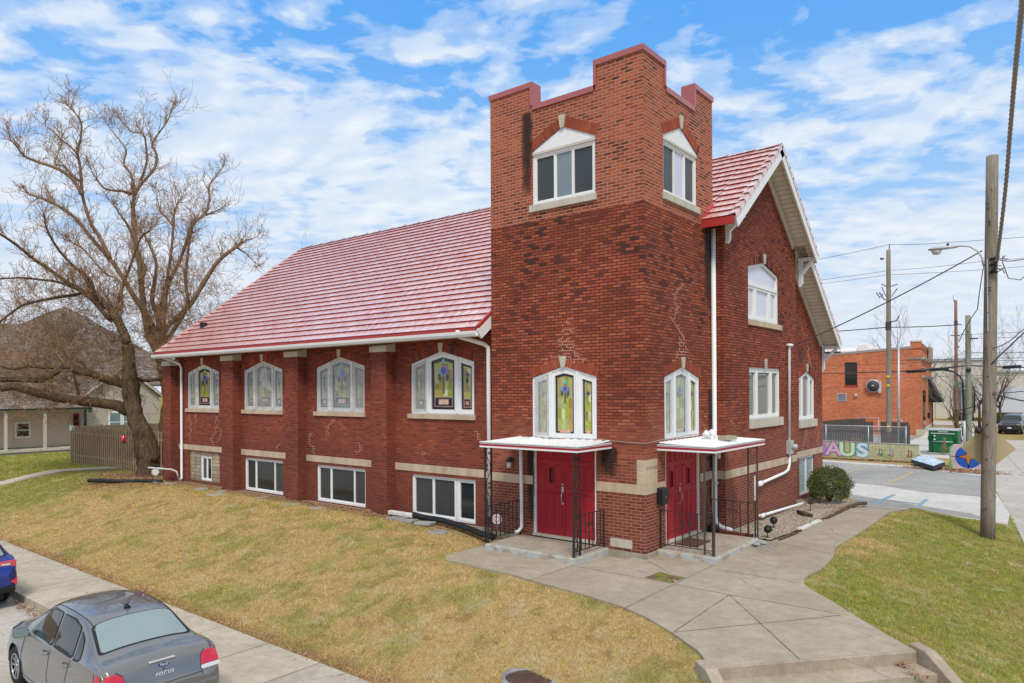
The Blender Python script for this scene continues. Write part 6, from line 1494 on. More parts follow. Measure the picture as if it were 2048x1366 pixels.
S2, body2 = make_car(SUV, rows2, 'blue_car_paint', (.92, 3.6), .35, [[(1.1, 1.06), (1.9, 1.05), (1.9, 1.5), (1.3, 1.48)], [(2.0, 1.05), (2.9, 1.05), (2.5, 1.44), (2.0, 1.5)], [(.62, 1.12), (1.02, 1.08), (1.15, 1.45), (.95, 1.46)]], [(.22, -.66), (.22, .66), (.55, .56), (.55, -.56)], [(2.65, -.5), (2.65, .5), (3.25, .62), (3.25, -.62)],
    [('tail_light', 'red_lens', [(.10, .84), (.48, .97), (.42, 1.06), (.12, .98)], .006), ('tail_light_lens', 'clear_lens', [(.14, .90), (.30, .96), (.28, 1.0), (.14, .95)], .010)],
    dict(lines=[[(.55, .62), (.55, 1.05)]], handles=[(1.3, .92)], spokes=5))
for s in (1, -1):
    b = MB(); b.add([(.03, s*.55, .62), (.02, s*.80, .50), (.20, s*.885, .52), (.22, s*.885, .68), (.06, s*.82, .80)], [(0, 1, 2, 3, 4)]); b.build('bumper_cladding', 'window_rubber', SUV, local=True)
    b = MB(); b.prism([(-.005, s*.70, .60), (-.005, s*.82, .50), (.03, s*.84, .66)], (-.02, 0, 0)); b.build('reflector', 'red_lens', SUV, local=True)
b = MB(); b.box(-.02, .06, -.80, .80, .36, .50); b.build('lower_bumper', 'window_rubber', SUV, local=True, bevel=.03)
for s in (1, -1):
    b = MB(); b.prism([(.10, s*.42, .94), (.10, s*.83, .90), (.12, s*.85, 1.04), (.14, s*.45, 1.02)], (-.035, 0, 0)); tl = b.build('rear_lamp', 'red_lens', SUV, local=True, bevel=.01); b = MB(); b.prism([(.064, s*.55, .955), (.064, s*.72, .94), (.064, s*.72, .985), (.064, s*.55, .99)], (-.01, 0, 0)); b.build('lamp_insert', 'clear_lens', tl, local=True)
# black sport utility car far down the side street, facing the camera
JEP = thing('black_suv', (2.02, 71.0, -.80), 'black sport utility car parked facing the camera far down the side street', 'car', None, R(-93))
rows3 = [(.0, .5, .7, .9, .92, .7, .8, .78, .7), (.2, .35, .75, 1.1, 1.3, .84, .93, .9, .72), (.6, .3, .75, 1.12, 1.70, .88, .95, .92, .68), (2.0, .3, .75, 1.1, 1.76, .88, .96, .92, .68), (2.9, .3, .75, 1.08, 1.66, .88, .96, .92, .68), (3.5, .3, .74, 1.06, 1.20, .88, .95, .9, .76), (4.5, .32, .72, 1.0, 1.08, .86, .93, .86, .72), (4.72, .34, .70, .92, .96, .80, .88, .82, .66), (4.8, .42, .6, .75, .78, .7, .78, .74, .6)]
make_car(JEP, rows3, 'black_car_paint', (1.0, 3.95), .38, [[(1.2, 1.15), (2.1, 1.15), (2.1, 1.62), (1.3, 1.6)]], None, [(3.0, -.56), (3.0, .56), (3.42, .70), (3.42, -.70)], [], dict(mirror=(3.35, 1.05)))
b = MB(); b.box(4.80, 4.815, -.30, .30, .52, .66); b.build('number_plate_holder', 'window_rubber', JEP, local=True)
b = MB(); b.box(4.80, 4.83, -.16, .16, .52, .66); b.build('number_plate', 'plate', JEP, local=True)
for i in range(7):
    b = MB(); y = -.36+.12*i; b.box(4.74, 4.765, y-.04, y+.04, .82, .93); b.build('grille_slot', 'silver', JEP, local=True)
for s in (1, -1): b = MB(); b.box(4.70, 4.75, s*.52, s*.80, .84, .94); b.build('headlight', 'clear_lens', JEP, local=True)
LIMBS = [[[-23.58,0.35,-0.03,0.492],[-23.63,0.32,0.54,0.459],[-23.68,0.28,1.07,0.426],[-23.84,0.15,1.81,0.394],[-24.04,-0.01,2.44,0.361],[-24.15,-0.1,3.08,0.328],[-24.21,-0.15,3.71,0.295],[-24.26,-0.19,4.33,0.262],[-24.28,-0.2,4.99,0.23],[-24.31,-0.23,5.56,0.197]],[[-24.31,-0.23,5.56,0.198],[-24.38,-0.39,6.14,0.185],[-24.47,-0.58,6.6,0.172],[-24.58,-0.77,6.97,0.159],[-24.72,-0.99,7.21,0.146],[-24.92,-1.26,7.58,0.133],[-25.01,-1.43,7.99,0.12]],[[-23.93,0.85,0.04,0.261],[-23.97,1.04,0.89,0.254],[-24.08,1.19,1.79,0.248],[-24.16,1.36,2.51,0.241],[-24.28,1.48,3.16,0.234],[-24.5,1.54,3.83,0.227]],[[-24.56,1.62,3.16,0.228],[-24.96,1.66,4.06,0.222],[-25.38,1.68,4.97,0.215],[-25.88,1.64,5.85,0.208],[-26.34,1.63,6.5,0.202],[-26.68,1.72,6.87,0.195]],[[-25.53,1.74,4.93,0.131],[-25.5,1.6,5.88,0.122],[-25.7,1.27,6.87,0.112],[-26.1,0.79,7.89,0.103],[-26.62,0.2,9.24,0.094],[-27.27,-0.5,10.41,0.084],[-27.66,-0.97,11.24,0.075],[-28.04,-1.44,11.71,0.066],[-28.28,-1.81,11.94,0.057],[-28.53,-2.17,12.11,0.048],[-28.7,-2.48,12.2,0.039]],[[-25.6,1.69,5.16,0.148],[-25.83,1.33,6.19,0.136],[-25.89,1.11,7.73,0.125],[-25.85,0.97,9.17,0.113],[-25.87,0.78,10.26,0.102],[-25.8,0.67,11.5,0.091],[-25.63,0.63,12.23,0.08]],[[-25.63,0.63,12.23,0.072],[-25.45,0.85,12.75,0.066],[-25.1,1.2,13.36,0.061],[-25.01,1.34,13.8,0.055],[-25.08,1.36,14.21,0.05],[-25.27,1.28,14.57,0.044],[-25.19,1.41,14.97,0.038],[-24.91,1.71,15.59,0.033],[-24.83,1.85,15.95,0.027],[-24.79,1.95,16.32,0.021]],[[-25.49,0.87,12.94,0.056],[-25.08,0.94,13.72,0.048],[-24.91,0.83,14.5,0.041],[-24.8,0.66,14.8,0.033],[-24.98,0.26,14.86,0.026],[-25.09,-0.09,15.2,0.019]],[[-25.63,0.63,12.32,0.064],[-25.76,0.66,12.85,0.057],[-25.96,0.63,13.31,0.051],[-26.29,0.49,13.77,0.044],[-26.32,0.6,14.4,0.037],[-26.63,0.47,14.87,0.03],[-27.01,0.3,15.34,0.023],[-27.25,0.23,15.63,0.016]],[[-25.72,0.56,12.32,0.08],[-25.67,0.22,12.36,0.067],[-25.68,-0.17,12.32,0.055],[-25.68,-0.56,12.32,0.042],[-25.58,-0.87,12.56,0.03],[-25.41,-1.12,12.8,0.018]],[[-25.5,-0.41,9.28,0.093],[-25.75,-0.77,10.24,0.086],[-25.87,-1.02,10.71,0.079],[-25.99,-1.27,11.65,0.071],[-25.93,-1.38,12.27,0.064],[-25.85,-1.47,13.12,0.057],[-25.79,-1.58,13.65,0.05],[-25.55,-1.54,14.25,0.043],[-25.4,-1.57,14.76,0.036],[-25.44,-1.75,15.12,0.029],[-25.55,-2.0,15.39,0.022]],[[-25.79,-1.42,11.91,0.091],[-25.83,-1.77,12.49,0.079],[-26.04,-2.27,12.85,0.067],[-26.38,-2.85,13.05,0.056],[-26.51,-3.29,13.21,0.044],[-26.46,-3.57,13.51,0.033],[-26.35,-3.8,13.66,0.022]],[[-25.69,-1.6,13.54,0.045],[-25.72,-1.88,13.79,0.038],[-25.74,-2.15,13.96,0.03],[-25.76,-2.43,14.21,0.022],[-25.84,-2.74,14.45,0.015]],[[-25.88,-1.5,12.48,0.061],[-26.34,-1.66,12.85,0.053],[-26.71,-1.75,13.19,0.044],[-27.21,-1.94,13.36,0.036],[-27.32,-1.83,13.74,0.027],[-27.37,-1.66,14.21,0.019]],[[-25.25,1.84,4.4,0.131],[-25.44,1.83,6.11,0.122],[-25.15,2.21,6.82,0.113],[-24.71,2.71,7.52,0.104],[-24.27,3.21,8.67,0.095],[-23.9,3.66,9.57,0.086],[-23.46,4.16,10.16,0.076],[-23.39,4.36,10.31,0.067]],[[-23.49,4.28,10.22,0.042],[-23.33,4.66,9.99,0.029],[-23.17,5.05,9.58,0.017]],[[-23.53,4.25,10.31,0.042],[-23.42,4.72,10.6,0.03],[-23.27,5.22,10.84,0.017]],[[-25.35,1.75,4.63,0.114],[-25.58,1.73,6.89,0.107],[-25.55,1.89,7.78,0.1],[-25.46,2.11,8.58,0.093],[-25.31,2.39,9.29,0.086],[-25.18,2.64,10.02,0.078],[-25.12,2.84,10.75,0.071],[-25.02,3.07,11.39,0.064],[-24.72,3.46,11.86,0.056],[-24.69,3.64,12.6,0.049],[-24.82,3.68,13.17,0.041],[-24.7,3.93,13.65,0.033],[-24.56,4.19,14.09,0.026]],[[-24.98,3.6,11.84,0.051],[-24.89,3.93,12.02,0.043],[-24.83,4.23,12.21,0.034]],[[-25.86,1.86,5.45,0.099],[-24.79,2.57,7.34,0.086],[-24.7,2.49,8.54,0.072],[-24.51,2.48,9.65,0.059],[-24.29,2.51,10.49,0.046],[-24.02,2.57,11.19,0.032]],[[-24.64,-0.75,6.56,0.106],[-24.47,-0.99,6.69,0.097],[-24.71,-1.55,7.45,0.089],[-25.13,-2.25,8.04,0.081],[-25.4,-2.84,8.54,0.073],[-25.55,-3.33,8.91,0.065],[-25.57,-3.72,9.24,0.057],[-25.59,-4.1,9.52,0.049],[-25.54,-4.42,9.68,0.042]],[[-24.8,-1.01,7.28,0.091],[-24.86,-1.27,7.65,0.081],[-24.85,-1.49,8.18,0.072],[-25.09,-1.9,8.63,0.064],[-25.33,-2.31,9.15,0.055],[-25.44,-2.62,9.66,0.046],[-25.45,-2.85,10.16,0.037],[-25.35,-2.99,10.74,0.029]],[[-24.89,-1.08,7.39,0.075],[-25.05,-1.56,7.64,0.071],[-25.12,-1.97,7.53,0.067],[-25.18,-2.37,7.44,0.062],[-25.29,-2.82,7.3,0.058],[-25.34,-3.2,7.18,0.054],[-25.43,-3.64,7.01,0.05],[-25.47,-4.01,6.72,0.046],[-25.55,-4.43,6.28,0.042]],[[-24.89,-1.08,7.39,0.075],[-24.84,-1.57,7.62,0.068],[-24.87,-2.13,7.8,0.061],[-24.88,-2.68,7.97,0.054],[-24.88,-3.21,7.98,0.047],[-24.99,-3.83,8.0,0.041],[-25.19,-4.53,7.9,0.035]],[[-24.43,0.12,3.93,0.239],[-24.46,-0.18,2.77,0.231],[-24.58,-0.54,2.96,0.222],[-24.83,-1.02,3.06,0.214],[-24.98,-1.41,3.13,0.206],[-25.04,-1.73,3.16,0.199],[-25.22,-2.15,3.23,0.191],[-25.31,-2.5,3.29,0.183],[-25.44,-2.87,3.41,0.175],[-25.52,-3.21,3.51,0.168],[-25.64,-3.58,3.65,0.161],[-25.76,-3.94,3.77,0.153],[-25.91,-4.34,3.69,0.146]],[[-24.51,-0.01,3.99,0.199],[-24.45,-0.18,3.86,0.192],[-24.6,-0.53,3.95,0.184],[-24.7,-0.84,4.04,0.177],[-24.79,-1.14,4.16,0.17],[-24.89,-1.44,4.31,0.163],[-24.98,-1.74,4.37,0.156],[-25.06,-2.04,4.49,0.15],[-25.19,-2.37,4.6,0.143],[-25.23,-2.63,4.36,0.136],[-25.31,-2.92,4.12,0.13],[-25.43,-3.24,4.03,0.123],[-25.68,-3.67,4.06,0.117],[-26.15,-4.27,4.04,0.11]],[[-25.32,-2.33,4.61,0.088],[-25.47,-2.81,4.53,0.079],[-25.52,-3.21,4.56,0.069],[-25.52,-3.56,4.56,0.06],[-25.6,-3.99,4.46,0.051],[-25.67,-4.4,4.57,0.042]],[[-25.07,-1.49,4.32,0.075],[-25.48,-1.56,4.75,0.066],[-25.99,-1.71,4.95,0.058],[-26.45,-1.82,5.08,0.049],[-26.82,-1.86,5.41,0.04],[-27.34,-2.02,5.68,0.031]],[[-24.2,-0.14,4.2,0.091],[-24.39,0.09,4.14,0.089],[-24.4,0.47,4.03,0.087],[-24.36,0.88,4.05,0.085],[-24.37,1.27,4.15,0.082],[-24.41,1.61,4.35,0.08]],[[-25.8,1.78,5.33,0.132],[-25.85,1.77,6.92,0.116],[-26.06,1.61,7.71,0.099],[-25.98,1.7,8.67,0.083],[-25.96,1.74,9.46,0.066],[-26.17,1.59,10.16,0.05],[-26.39,1.43,10.69,0.033]],[[-25.53,1.74,5.09,0.098],[-25.14,1.78,7.73,0.086],[-24.85,1.73,8.64,0.073],[-24.49,1.74,9.8,0.06],[-24.19,1.7,10.94,0.048],[-23.92,1.64,11.56,0.036],[-23.51,1.69,11.92,0.024]],[[-24.56,1.88,10.94,0.048],[-25.04,1.75,11.42,0.038],[-25.44,1.68,11.81,0.027],[-25.74,1.7,12.47,0.016]],[[-25.78,0.9,8.55,0.097],[-25.62,1.08,8.99,0.084],[-25.92,0.88,9.85,0.071],[-26.23,0.69,10.89,0.058],[-26.54,0.5,11.42,0.045],[-26.84,0.3,11.94,0.032]],[[-24.59,-0.71,6.81,0.061],[-24.23,-0.48,7.2,0.054],[-24.23,-0.55,8.15,0.048],[-24.61,-0.92,8.46,0.041],[-24.93,-1.24,8.93,0.035],[-25.18,-1.51,9.4,0.029],[-25.5,-1.83,9.71,0.022]],[[-25.17,-0.4,6.71,0.077],[-24.85,-0.22,7.92,0.066],[-24.48,0.02,9.05,0.054],[-24.11,0.25,10.1,0.042],[-23.74,0.49,10.41,0.031]],[[-25.69,-1.6,3.22,0.076],[-25.62,-1.71,3.71,0.065],[-25.54,-1.82,4.14,0.055],[-25.44,-1.91,4.44,0.045]],[[-25.08,-0.2,6.6,0.124],[-25.45,-0.29,6.94,0.093],[-25.82,-0.38,7.53,0.063],[-26.2,-0.46,7.94,0.031]]]
# ------------------------------------------------------------------ trees
def grow(mb, tips, r, p, d, rad, length, depth, maxd, up=.25, spread=.7, n=6, kink=.22, minr=.0035, kids=(3, 5)):
    """one branch and its children; collects geometry in mb[0] (limbs) and mb[1] (twigs)"""
    segs = max(3, int(n-depth)); pts = [p]; rads = [rad]; q = p; dd = d.normalized()
    for i in range(segs):
        dd = (dd+Vector((r.gauss(0, kink), r.gauss(0, kink), r.gauss(0, kink)))+Vector((0, 0, up*.3))).normalized(); q = q+dd*length/segs; pts.append(q); rads.append(max(minr, rad*(1-.8*(i+1)/segs)))
    mb[0 if depth == 0 else 1].tube(pts, rads, 6 if rad > .04 else 4 if rad > .012 else 3, cap=False)
    if depth < maxd:
        for k in range(r.randint(*kids)):
            i = r.randint(1, segs); a = (pts[i]-pts[i-1]).normalized(); side = a.orthogonal().normalized(); side.rotate(Matrix.Rotation(r.uniform(0, 6.283), 3, a))
            nd = (a*(1-spread*.5)+side*spread*r.uniform(.6, 1.2)+Vector((0, 0, up*r.uniform(.3, 1.2)))).normalized()
            grow(mb, tips, r, pts[i], nd, max(minr, rads[i]*r.uniform(.45, .75)), length*r.uniform(.42, .72), depth+1, maxd, up, spread, n, kink, minr, kids)
def smooth_pts(P, per=3):
    out = []
    for i in range(len(P)-1):
        p0, p1, p2, p3 = P[max(0, i-1)], P[i], P[i+1], P[min(len(P)-1, i+2)]
        for j in range(per):
            t_ = j/per; out.append(tuple(.5*((2*b_)+(-a+c)*t_+(2*a-5*b_+4*c-e)*t_*t_+(-a+3*b_-3*c+e)*t_**3) for a, b_, c, e in zip(p0, p1, p2, p3)))
    out.append(tuple(P[-1])); return out
def big_tree():
    T = thing('bare_tree', (-23.6, .35, 0), 'huge old leafless tree with spreading limbs and dense brown twigs beside the church', 'tree')
    r = random.Random(11); trunk, limbs_, tw, low_ = MB(), MB(), MB(), MB()
    for li, P in enumerate(LIMBS):
        Q = smooth_pts(P, 4); jit = .05 if li else .0
        pts = [Vector(q[:3])+Vector((r.gauss(0, q[3]*.05), r.gauss(0, q[3]*.05), 0))*(1 if 0 < i < len(Q)-1 else 0) for i, q in enumerate(Q)]; rad = [q[3]*r.uniform(.95, 1.05) for q in Q]
        big = li in (0, 2)
        if li == 0: pts = [pts[0]-Vector((0, 0, .3))]+pts; rad = [rad[0]*1.45]+rad; rad[1] *= 1.15; rad[-1] *= .96
        if li == 2: pts = [pts[0]-Vector((0, 0, .3))]+pts; rad = [rad[0]*1.5]+rad
        fl = [[1+(.13 if big else .05)*math.sin(k*1.8+li+.22*i_)+(.06 if big else 0)*math.sin(k*.9-.5*i_)+r.uniform(-.03, .03) for k in range(16)] for i_ in range(len(pts))]
        (trunk if big else low_ if li in (1, 3, 20, 21, 22, 23, 24, 25, 26, 27, 28, 34) else limbs_).tube(pts, rad, 14 if big else 9 if rad[0] > .1 else 6, jag=lambda i, k: fl[i][k % 16])
        L = sum((pts[i+1]-pts[i]).length for i in range(len(pts)-1))
        if big: continue
        # side branches and upright water shoots
        ns = int(L*(6.5 if li not in (28,) else 1.5)); zc = np.mean([p.z for p in pts]); low = zc < 6.3; outer = li in (6, 7, 8, 9, 11, 12, 13, 15, 16, 18)
        for k in range(ns):
            u = r.uniform(.10 if li in (1, 5, 14) else .02, 1); i = min(len(pts)-2, int(u*(len(pts)-1))); p = pts[i].lerp(pts[i+1], r.random()); a = (pts[i+1]-pts[i]).normalized()
            side = a.orthogonal().normalized(); side.rotate(Matrix.Rotation(r.uniform(0, 6.283), 3, a)); rr = min(rad[i]*.45, r.uniform(.008, .030))
            if r.random() < .35 and not low: d = (a*.5+side+Vector((0, 0, .5))); ln = r.uniform(.5, 1.3)
            elif low: d = side*.8+a*.2+Vector((0, 0, r.choice((.9, .5, .1, -.5)))); ln = r.uniform(.4, 1.25)
            else: d = side*.6+a*.7+Vector((0, 0, .5)); ln = r.uniform(.4, 1.1)
            p2 = p+d.normalized()*ln
            if p2.x > -21.75: d.x = -abs(d.x)
            grow((tw, tw), None, r, p, d, rr, ln, 1, 3 if not outer else 3, up=.28 if not low else .05, spread=.85, n=6, kink=.24, minr=.0062, kids=(2, 4))
        for k in range(4):  # spray at the tip
            a = (pts[-1]-pts[-3]).normalized(); d = a+Vector((r.gauss(0, .5), r.gauss(0, .5), r.gauss(.15, .4))); grow((tw, tw), None, r, pts[-1], d, min(.02, rad[-1]*.7), r.uniform(.35, .8), 1, 3, up=.3, spread=.8, kink=.22, minr=.0062, kids=(3, 4))
    # dense thicket of shoots round the crotch and the low limbs
    C_ = [(-24.6, .3, 5.6), (-25.3, -.3, 5.2), (-26.2, -.6, 5.0), (-24.2, .8, 6.4), (-27.2, -.9, 4.8), (-28.2, -1.2, 5.2), (-24.9, .2, 7.0), (-23.4, 1.6, 6.2), (-23.2, 2.4, 5.4), (-28.9, -1.6, 4.2), (-29.3, -1.8, 3.6), (-24.4, 1.6, 7.6), (-24.0, 2.6, 8.0), (-22.8, 1.8, 4.6), (-22.6, 1.6, 3.6), (-27, -.8, 6.4), (-28, -1.2, 6.9), (-29.6, -2, 3.3), (-30, -2, 4.5), (-28.3, -1.6, 3.6), (-29.8, -1.9, 5.6), (-27.5, -1, 5.6), (-26.3, -.5, 6.2), (-24.3, 3.2, 9.0), (-23.6, 3.0, 7.2), (-29, -2, 6.6), (-30, -2.4, 6.2), (-30.2, -2.4, 3.8), (-28.6, -1.8, 8.0), (-27.4, -1.4, 8.0), (-26.2, -.4, 7.4), (-29.8, -2.6, 7.4), (-26.8, -.6, 8.8), (-25.2, 1.0, 8.4), (-30.6, -2.6, 5.0), (-29.4, -2.0, 4.8), (-28.8, -1.8, 5.8)]
    for c in C_:
        for k in range(30):
            p = Vector(c)+Vector((r.gauss(0, .9), r.gauss(0, .9), r.gauss(0, .8))); p.x = min(p.x, -22.3); d = Vector((r.gauss(0, 1), r.gauss(0, 1), r.gauss(.25, .9))); 
            if p.x > -23.2: d.x = -abs(d.x)*.5
            grow((tw, tw), None, r, p, d, .009, r.uniform(.5, 1.35), 1, 3, up=.12, spread=.9, kink=.3, minr=.0062, kids=(2, 4))
    for k in range(60):  # shoots at the base
        a = r.uniform(0, 6.28); p = Vector((-23.5+.9*math.cos(a), .3+.8*math.sin(a), r.uniform(0, 1.6))); grow((tw, tw), None, r, p, Vector((math.cos(a), math.sin(a), r.uniform(.3, 1.8))), .006, r.uniform(.3, .9), 1, 2, up=.3, minr=.0038, kids=(1, 3))
    tr = trunk.build('trunk', 'bark', T); limbs_.build('limbs', 'limb_bark', tr); low_.build('low_limbs', 'bark', tr); tw.build('twigs', 'twig_bark', T)
    return len(tw.f)
print('tree faces', big_tree())
def small_tree(name, x, y, z, h, seed, label, r0=.09, m='grey_twig', maxd=4, group=None, lean=(0, 0), fork=.3, up=.35, kids=(3, 4)):
    T = thing(name, (x, y, z), label, 'tree', group); r = random.Random(seed); a, tw = MB(), MB(); top = Vector((x+lean[0], y+lean[1], z+h*fork))
    a.tube([(x, y, z-.1), (x+lean[0]*.4, y+lean[1]*.4, z+h*fork*.5), top], [r0*1.15, r0, r0*.85], 8)
    for k in range(6):
        an = k*1.05+r.uniform(-.3, .3); d = Vector((math.cos(an)*.7, math.sin(an)*.7, r.uniform(.6, 1.4))); grow((a, tw), None, r, top-Vector((0, 0, r.uniform(0, h*fork*.4))), d, r0*r.uniform(.45, .65), h*r.uniform(.45, .68), 0, maxd, up=up, spread=.75, kink=.16, minr=.008 if y > 40 else .005, kids=kids)
    t_ = a.build('trunk', 'bark', T); tw.build('twigs', m, T); return T
small_tree('bare_tree', -52.5, 30.5, -.8, 15.6, 5, 'top of a bare tree just showing above the red roof ridge', .32, fork=.35)
small_tree('bare_tree', -1.7, 78, -.8, 9.5, 6, 'small bare street tree between the awning and the reddish wooden pole', .13, maxd=3, fork=.3)
small_tree('bare_tree', -.45, 53, -.75, 5.2, 7, 'thin bare sapling leaning beside the green-grey wooden pole', .08, lean=(-.5, 0), maxd=3, fork=.4)
small_tree('bare_tree', -2.0, 90, -.8, 9.5, 8, 'bare street tree left of the white lorry trailer, behind the poles', .2, maxd=3, lean=(.8, 0))
small_tree('bare_tree', .05, 79, -.75, 7.6, 9, 'bare street tree in front of the white lorry trailer, right of the big pole', .13, maxd=3, fork=.32)
small_tree('bare_tree', 1.5, 118, -.8, 15, 12, 'grey bare tree behind the pale warehouse at the right edge', .2, maxd=3)
small_tree('bare_tree', -11.5, 95, -.8, 13.5, 13, 'bare treetop showing above the orange brick building', .3, maxd=3)
# ------------------------------------------------------------------ right-hand side
def pole(x, y, z0, z1, r0, r1, m, label, lean=(0, 0), extra=None):
    T = thing('utility_pole', (x, y, z0), label, 'utility pole', 'utility poles'); b = MB(); n = 9
    b.tube([(x+lean[0]*k/n, y+lean[1]*k/n, lerp(z0-.3, z1, k/n)) for k in range(n+1)], [lerp(r0, r1, k/n) for k in range(n+1)], 16); b.build('pole', m, T)
    return T
def fitting(T, pts, r, m='black_iron', name='bracket'):
    b = MB(); b.tube(pts, r, 8); return b.build(name, m, T)
P1 = pole(5.235, 9.2, -.5, 9.66, .175, .140, 'pole_wood', 'tall grey wooden utility pole standing in the right lawn, nearest of all', (.17, 0))
for z, s in ((6.75, .13), (6.55, .10), (6.9, .11)):
    b = MB(); b.tube([(5.35, 9.05, z), (5.5, 9.0, z+.02)], [.035, .02], 8); b.tube([(5.48, 9.0, z-.04), (5.48, 9.0, z+.06)], .03, 8); b.build('insulator', 'black_iron', P1)
b = MB(); b.tube([(5.10, 9.05, 2.35), (5.02, 9.0, 2.38)], .09, 12); b.build('junction_box', 'black_iron', P1)
b = MB(); b.box(5.28, 5.31, 9.02, 9.04, 5.0, 6.9); b.build('ground_strap', 'galvanised', P1)
for k in range(22): b = MB(); z = rnd.uniform(.2, 9.2); b.tube([(5.20+.017*z+rnd.uniform(-.10, .10), 9.06, z), (5.20+.017*z, 9.01, z)], .010, 5); b.build('bolt', 'black_iron', P1)
T = thing('street_lamp', (5.2, 9.15, 6.9), 'grey cobra-head street lamp reaching left from the tall wooden pole', 'street lamp')
b = MB(); b.tube([(5.20, 9.05, 6.75), (5.18, 9.03, 6.95), (5.08, 9.02, 7.15), (4.90, 9.0, 7.29), (4.72, 9.0, 7.33), (4.50, 9.0, 7.33)], .024, 10); b.build('lamp_arm', 'lamp_grey', T)
b = MB(); secs = [(4.62, .04, .035), (4.52, .07, .055), (4.30, .10, .065), (4.10, .12, .07), (3.98, .09, .05), (3.93, .03, .02)]
nn = 14; vs = [(x, 9.0+w*math.cos(2*math.pi*k/nn), 7.315+(h if math.sin(2*math.pi*k/nn) > 0 else h*.55)*math.sin(2*math.pi*k/nn)) for x, w, h in secs for k in range(nn)]
b.add(vs, [(q*nn+k, q*nn+(k+1) % nn, (q+1)*nn+(k+1) % nn, (q+1)*nn+k) for q in range(len(secs)-1) for k in range(nn)]+[tuple(range(nn)), tuple(range((len(secs)-1)*nn, len(secs)*nn))], sm=True); b.build('lamp_head', 'lamp_grey', T)
b = MB(); vs = [(4.13+.13*q*math.cos(2*math.pi*k/16), 9.0+.10*q*math.sin(2*math.pi*k/16), z) for q, z in ((1, 7.28), (.92, 7.22), (.6, 7.17), (.05, 7.155)) for k in range(16)]
b.add(vs, [(q*16+k, q*16+(k+1) % 16, (q+1)*16+(k+1) % 16, (q+1)*16+k) for q in range(3) for k in range(16)], sm=True); b.build('glass_bowl', 'clear_lens', T)
b = MB(); b.cyl((4.40, 9.0, 7.37), .035, .07, 12); b.build('photocell', 'badge_blue', T)
T = thing('road_sign', (5.24, 9.36, 1.9), 'back of a tan diamond road sign fixed behind the tall wooden pole', 'road sign'); b = MB(); h = .625
b.prism([(5.24-h, 9.40, 1.88), (5.24, 9.40, 1.88-h), (5.24+h, 9.40, 1.88), (5.24, 9.40, 1.88+h)], (0, .004, 0)); b.build('sign_plate', 'tan_sign', T)
def wire(pts, r, label, name='power_line', m='wire', sag=0., group='overhead wires', n=14):
    out = []
    for a, c in zip(pts, pts[1:]):
        for i in range(n):
            k = i/n; p = Vector(a).lerp(Vector(c), k); p.z -= sag*4*k*(1-k); out.append(p)
    out.append(Vector(pts[-1])); b = MB(); b.tube(out, r, 5, cap=False); return tag(b.build(name, m), label, 'cable', group)
# heavy twisted service cable running overhead towards the camera
TW = [(5.40, 9.1, 6.38), (5.50, 9.0, 6.82), (5.72, 7.5, 7.45), (5.93, 6, 8.15), (6.15, 4, 8.75), (6.40, 1.5, 9.08), (6.64, -1, 9.10), (6.9, -4, 8.95), (7.3, -9, 8.6)]
S3 = smooth_pts([(*p, 0) for p in TW], 60)
b = MB()
for ph in (0, 2*math.pi/3, 4*math.pi/3):
    L_ = 0; pts = []
    for i, q in enumerate(S3):
        p = Vector(q[:3])
        if i: L_ += (p-Vector(S3[i-1][:3])).length
        a = L_*2*math.pi/.55+ph; pts.append(p+Vector((math.cos(a)*.024, 0, math.sin(a)*.010))+Vector((0, math.sin(a)*.020, 0)))
    b.tube(pts, .021, 6, cap=False)
tag(b.build('twisted_cable', 'wire_light'), 'thick twisted overhead cable sweeping up from the tall pole towards the camera', 'cable', 'overhead wires')
wire([(.50, 8.36, 4.80), (5.18, 9.05, 7.15)], .017, 'dark service wire from the gable conduit up to the tall pole', sag=.10)
wire([(5.21, 9.05, 6.75), (5.05, 9.15, 5.6), (4.62, 9.15, 4.75)], .012, 'loose dark wire hanging down left of the tall pole', sag=-.06)
wire([(5.44, 9.05, 6.92), (5.95, 9.0, 6.80), (7.5, 9.0, 6.95), (20, 9.5, 8.2)], .012, 'wire leaving the tall pole to the right at the lamp bracket', sag=.05)
b = MB(); b.tube([(5.62, 9.0, 6.80), (5.75, 9.0, 6.35), (6.0, 9.0, 6.28), (6.3, 9.0, 6.55)], .013, 5); tag(b.build('wire_loop', 'wire'), 'looping dark wire right of the tall pole under the bracket', 'cable', 'overhead wires')
b = MB()
for k in range(9): 
    p = Vector((5.42+rnd.uniform(-.05, .22), 8.98, 6.75+rnd.uniform(-.28, .22))); b.tube([p, p+Vector((rnd.uniform(-.12, .12), 0, rnd.uniform(-.12, .12))), p+Vector((rnd.uniform(-.14, .14), 0, rnd.uniform(-.12, .12)))], .012, 5)
tag(b.build('wire_connectors', 'black_iron'), 'tangle of black wire connectors on the tall pole at lamp height', 'connector')
wire([(5.36, 9.05, 4.12), (6.4, 9.0, 5.25), (7.6, 9.0, 6.3), (20, 9.5, 14.5)], .018, 'steep wire rising right from the middle of the tall pole', sag=-.02)
wire([(5.40, 9.05, 4.55), (6.0, 9.0, 4.95), (6.9, 9.0, 5.9), (16, 9.5, 13.5)], .012, 'thin slack wire just above the steep wire right of the tall pole', sag=.08)
wire([(5.40, 9.05, 3.35), (6.3, 9.0, 3.12), (7.6, 9.0, 3.2), (20, 9.5, 4.6)], .018, 'slack double wire right of the tall pole, lower side', sag=.03)
wire([(5.40, 9.05, 3.38), (6.0, 9.0, 3.40), (6.4, 9.0, 3.48), (7.6, 9.0, 3.45), (20, 9.5, 4.9)], .010, 'thin level wire right of the tall pole, lower side', sag=.02)
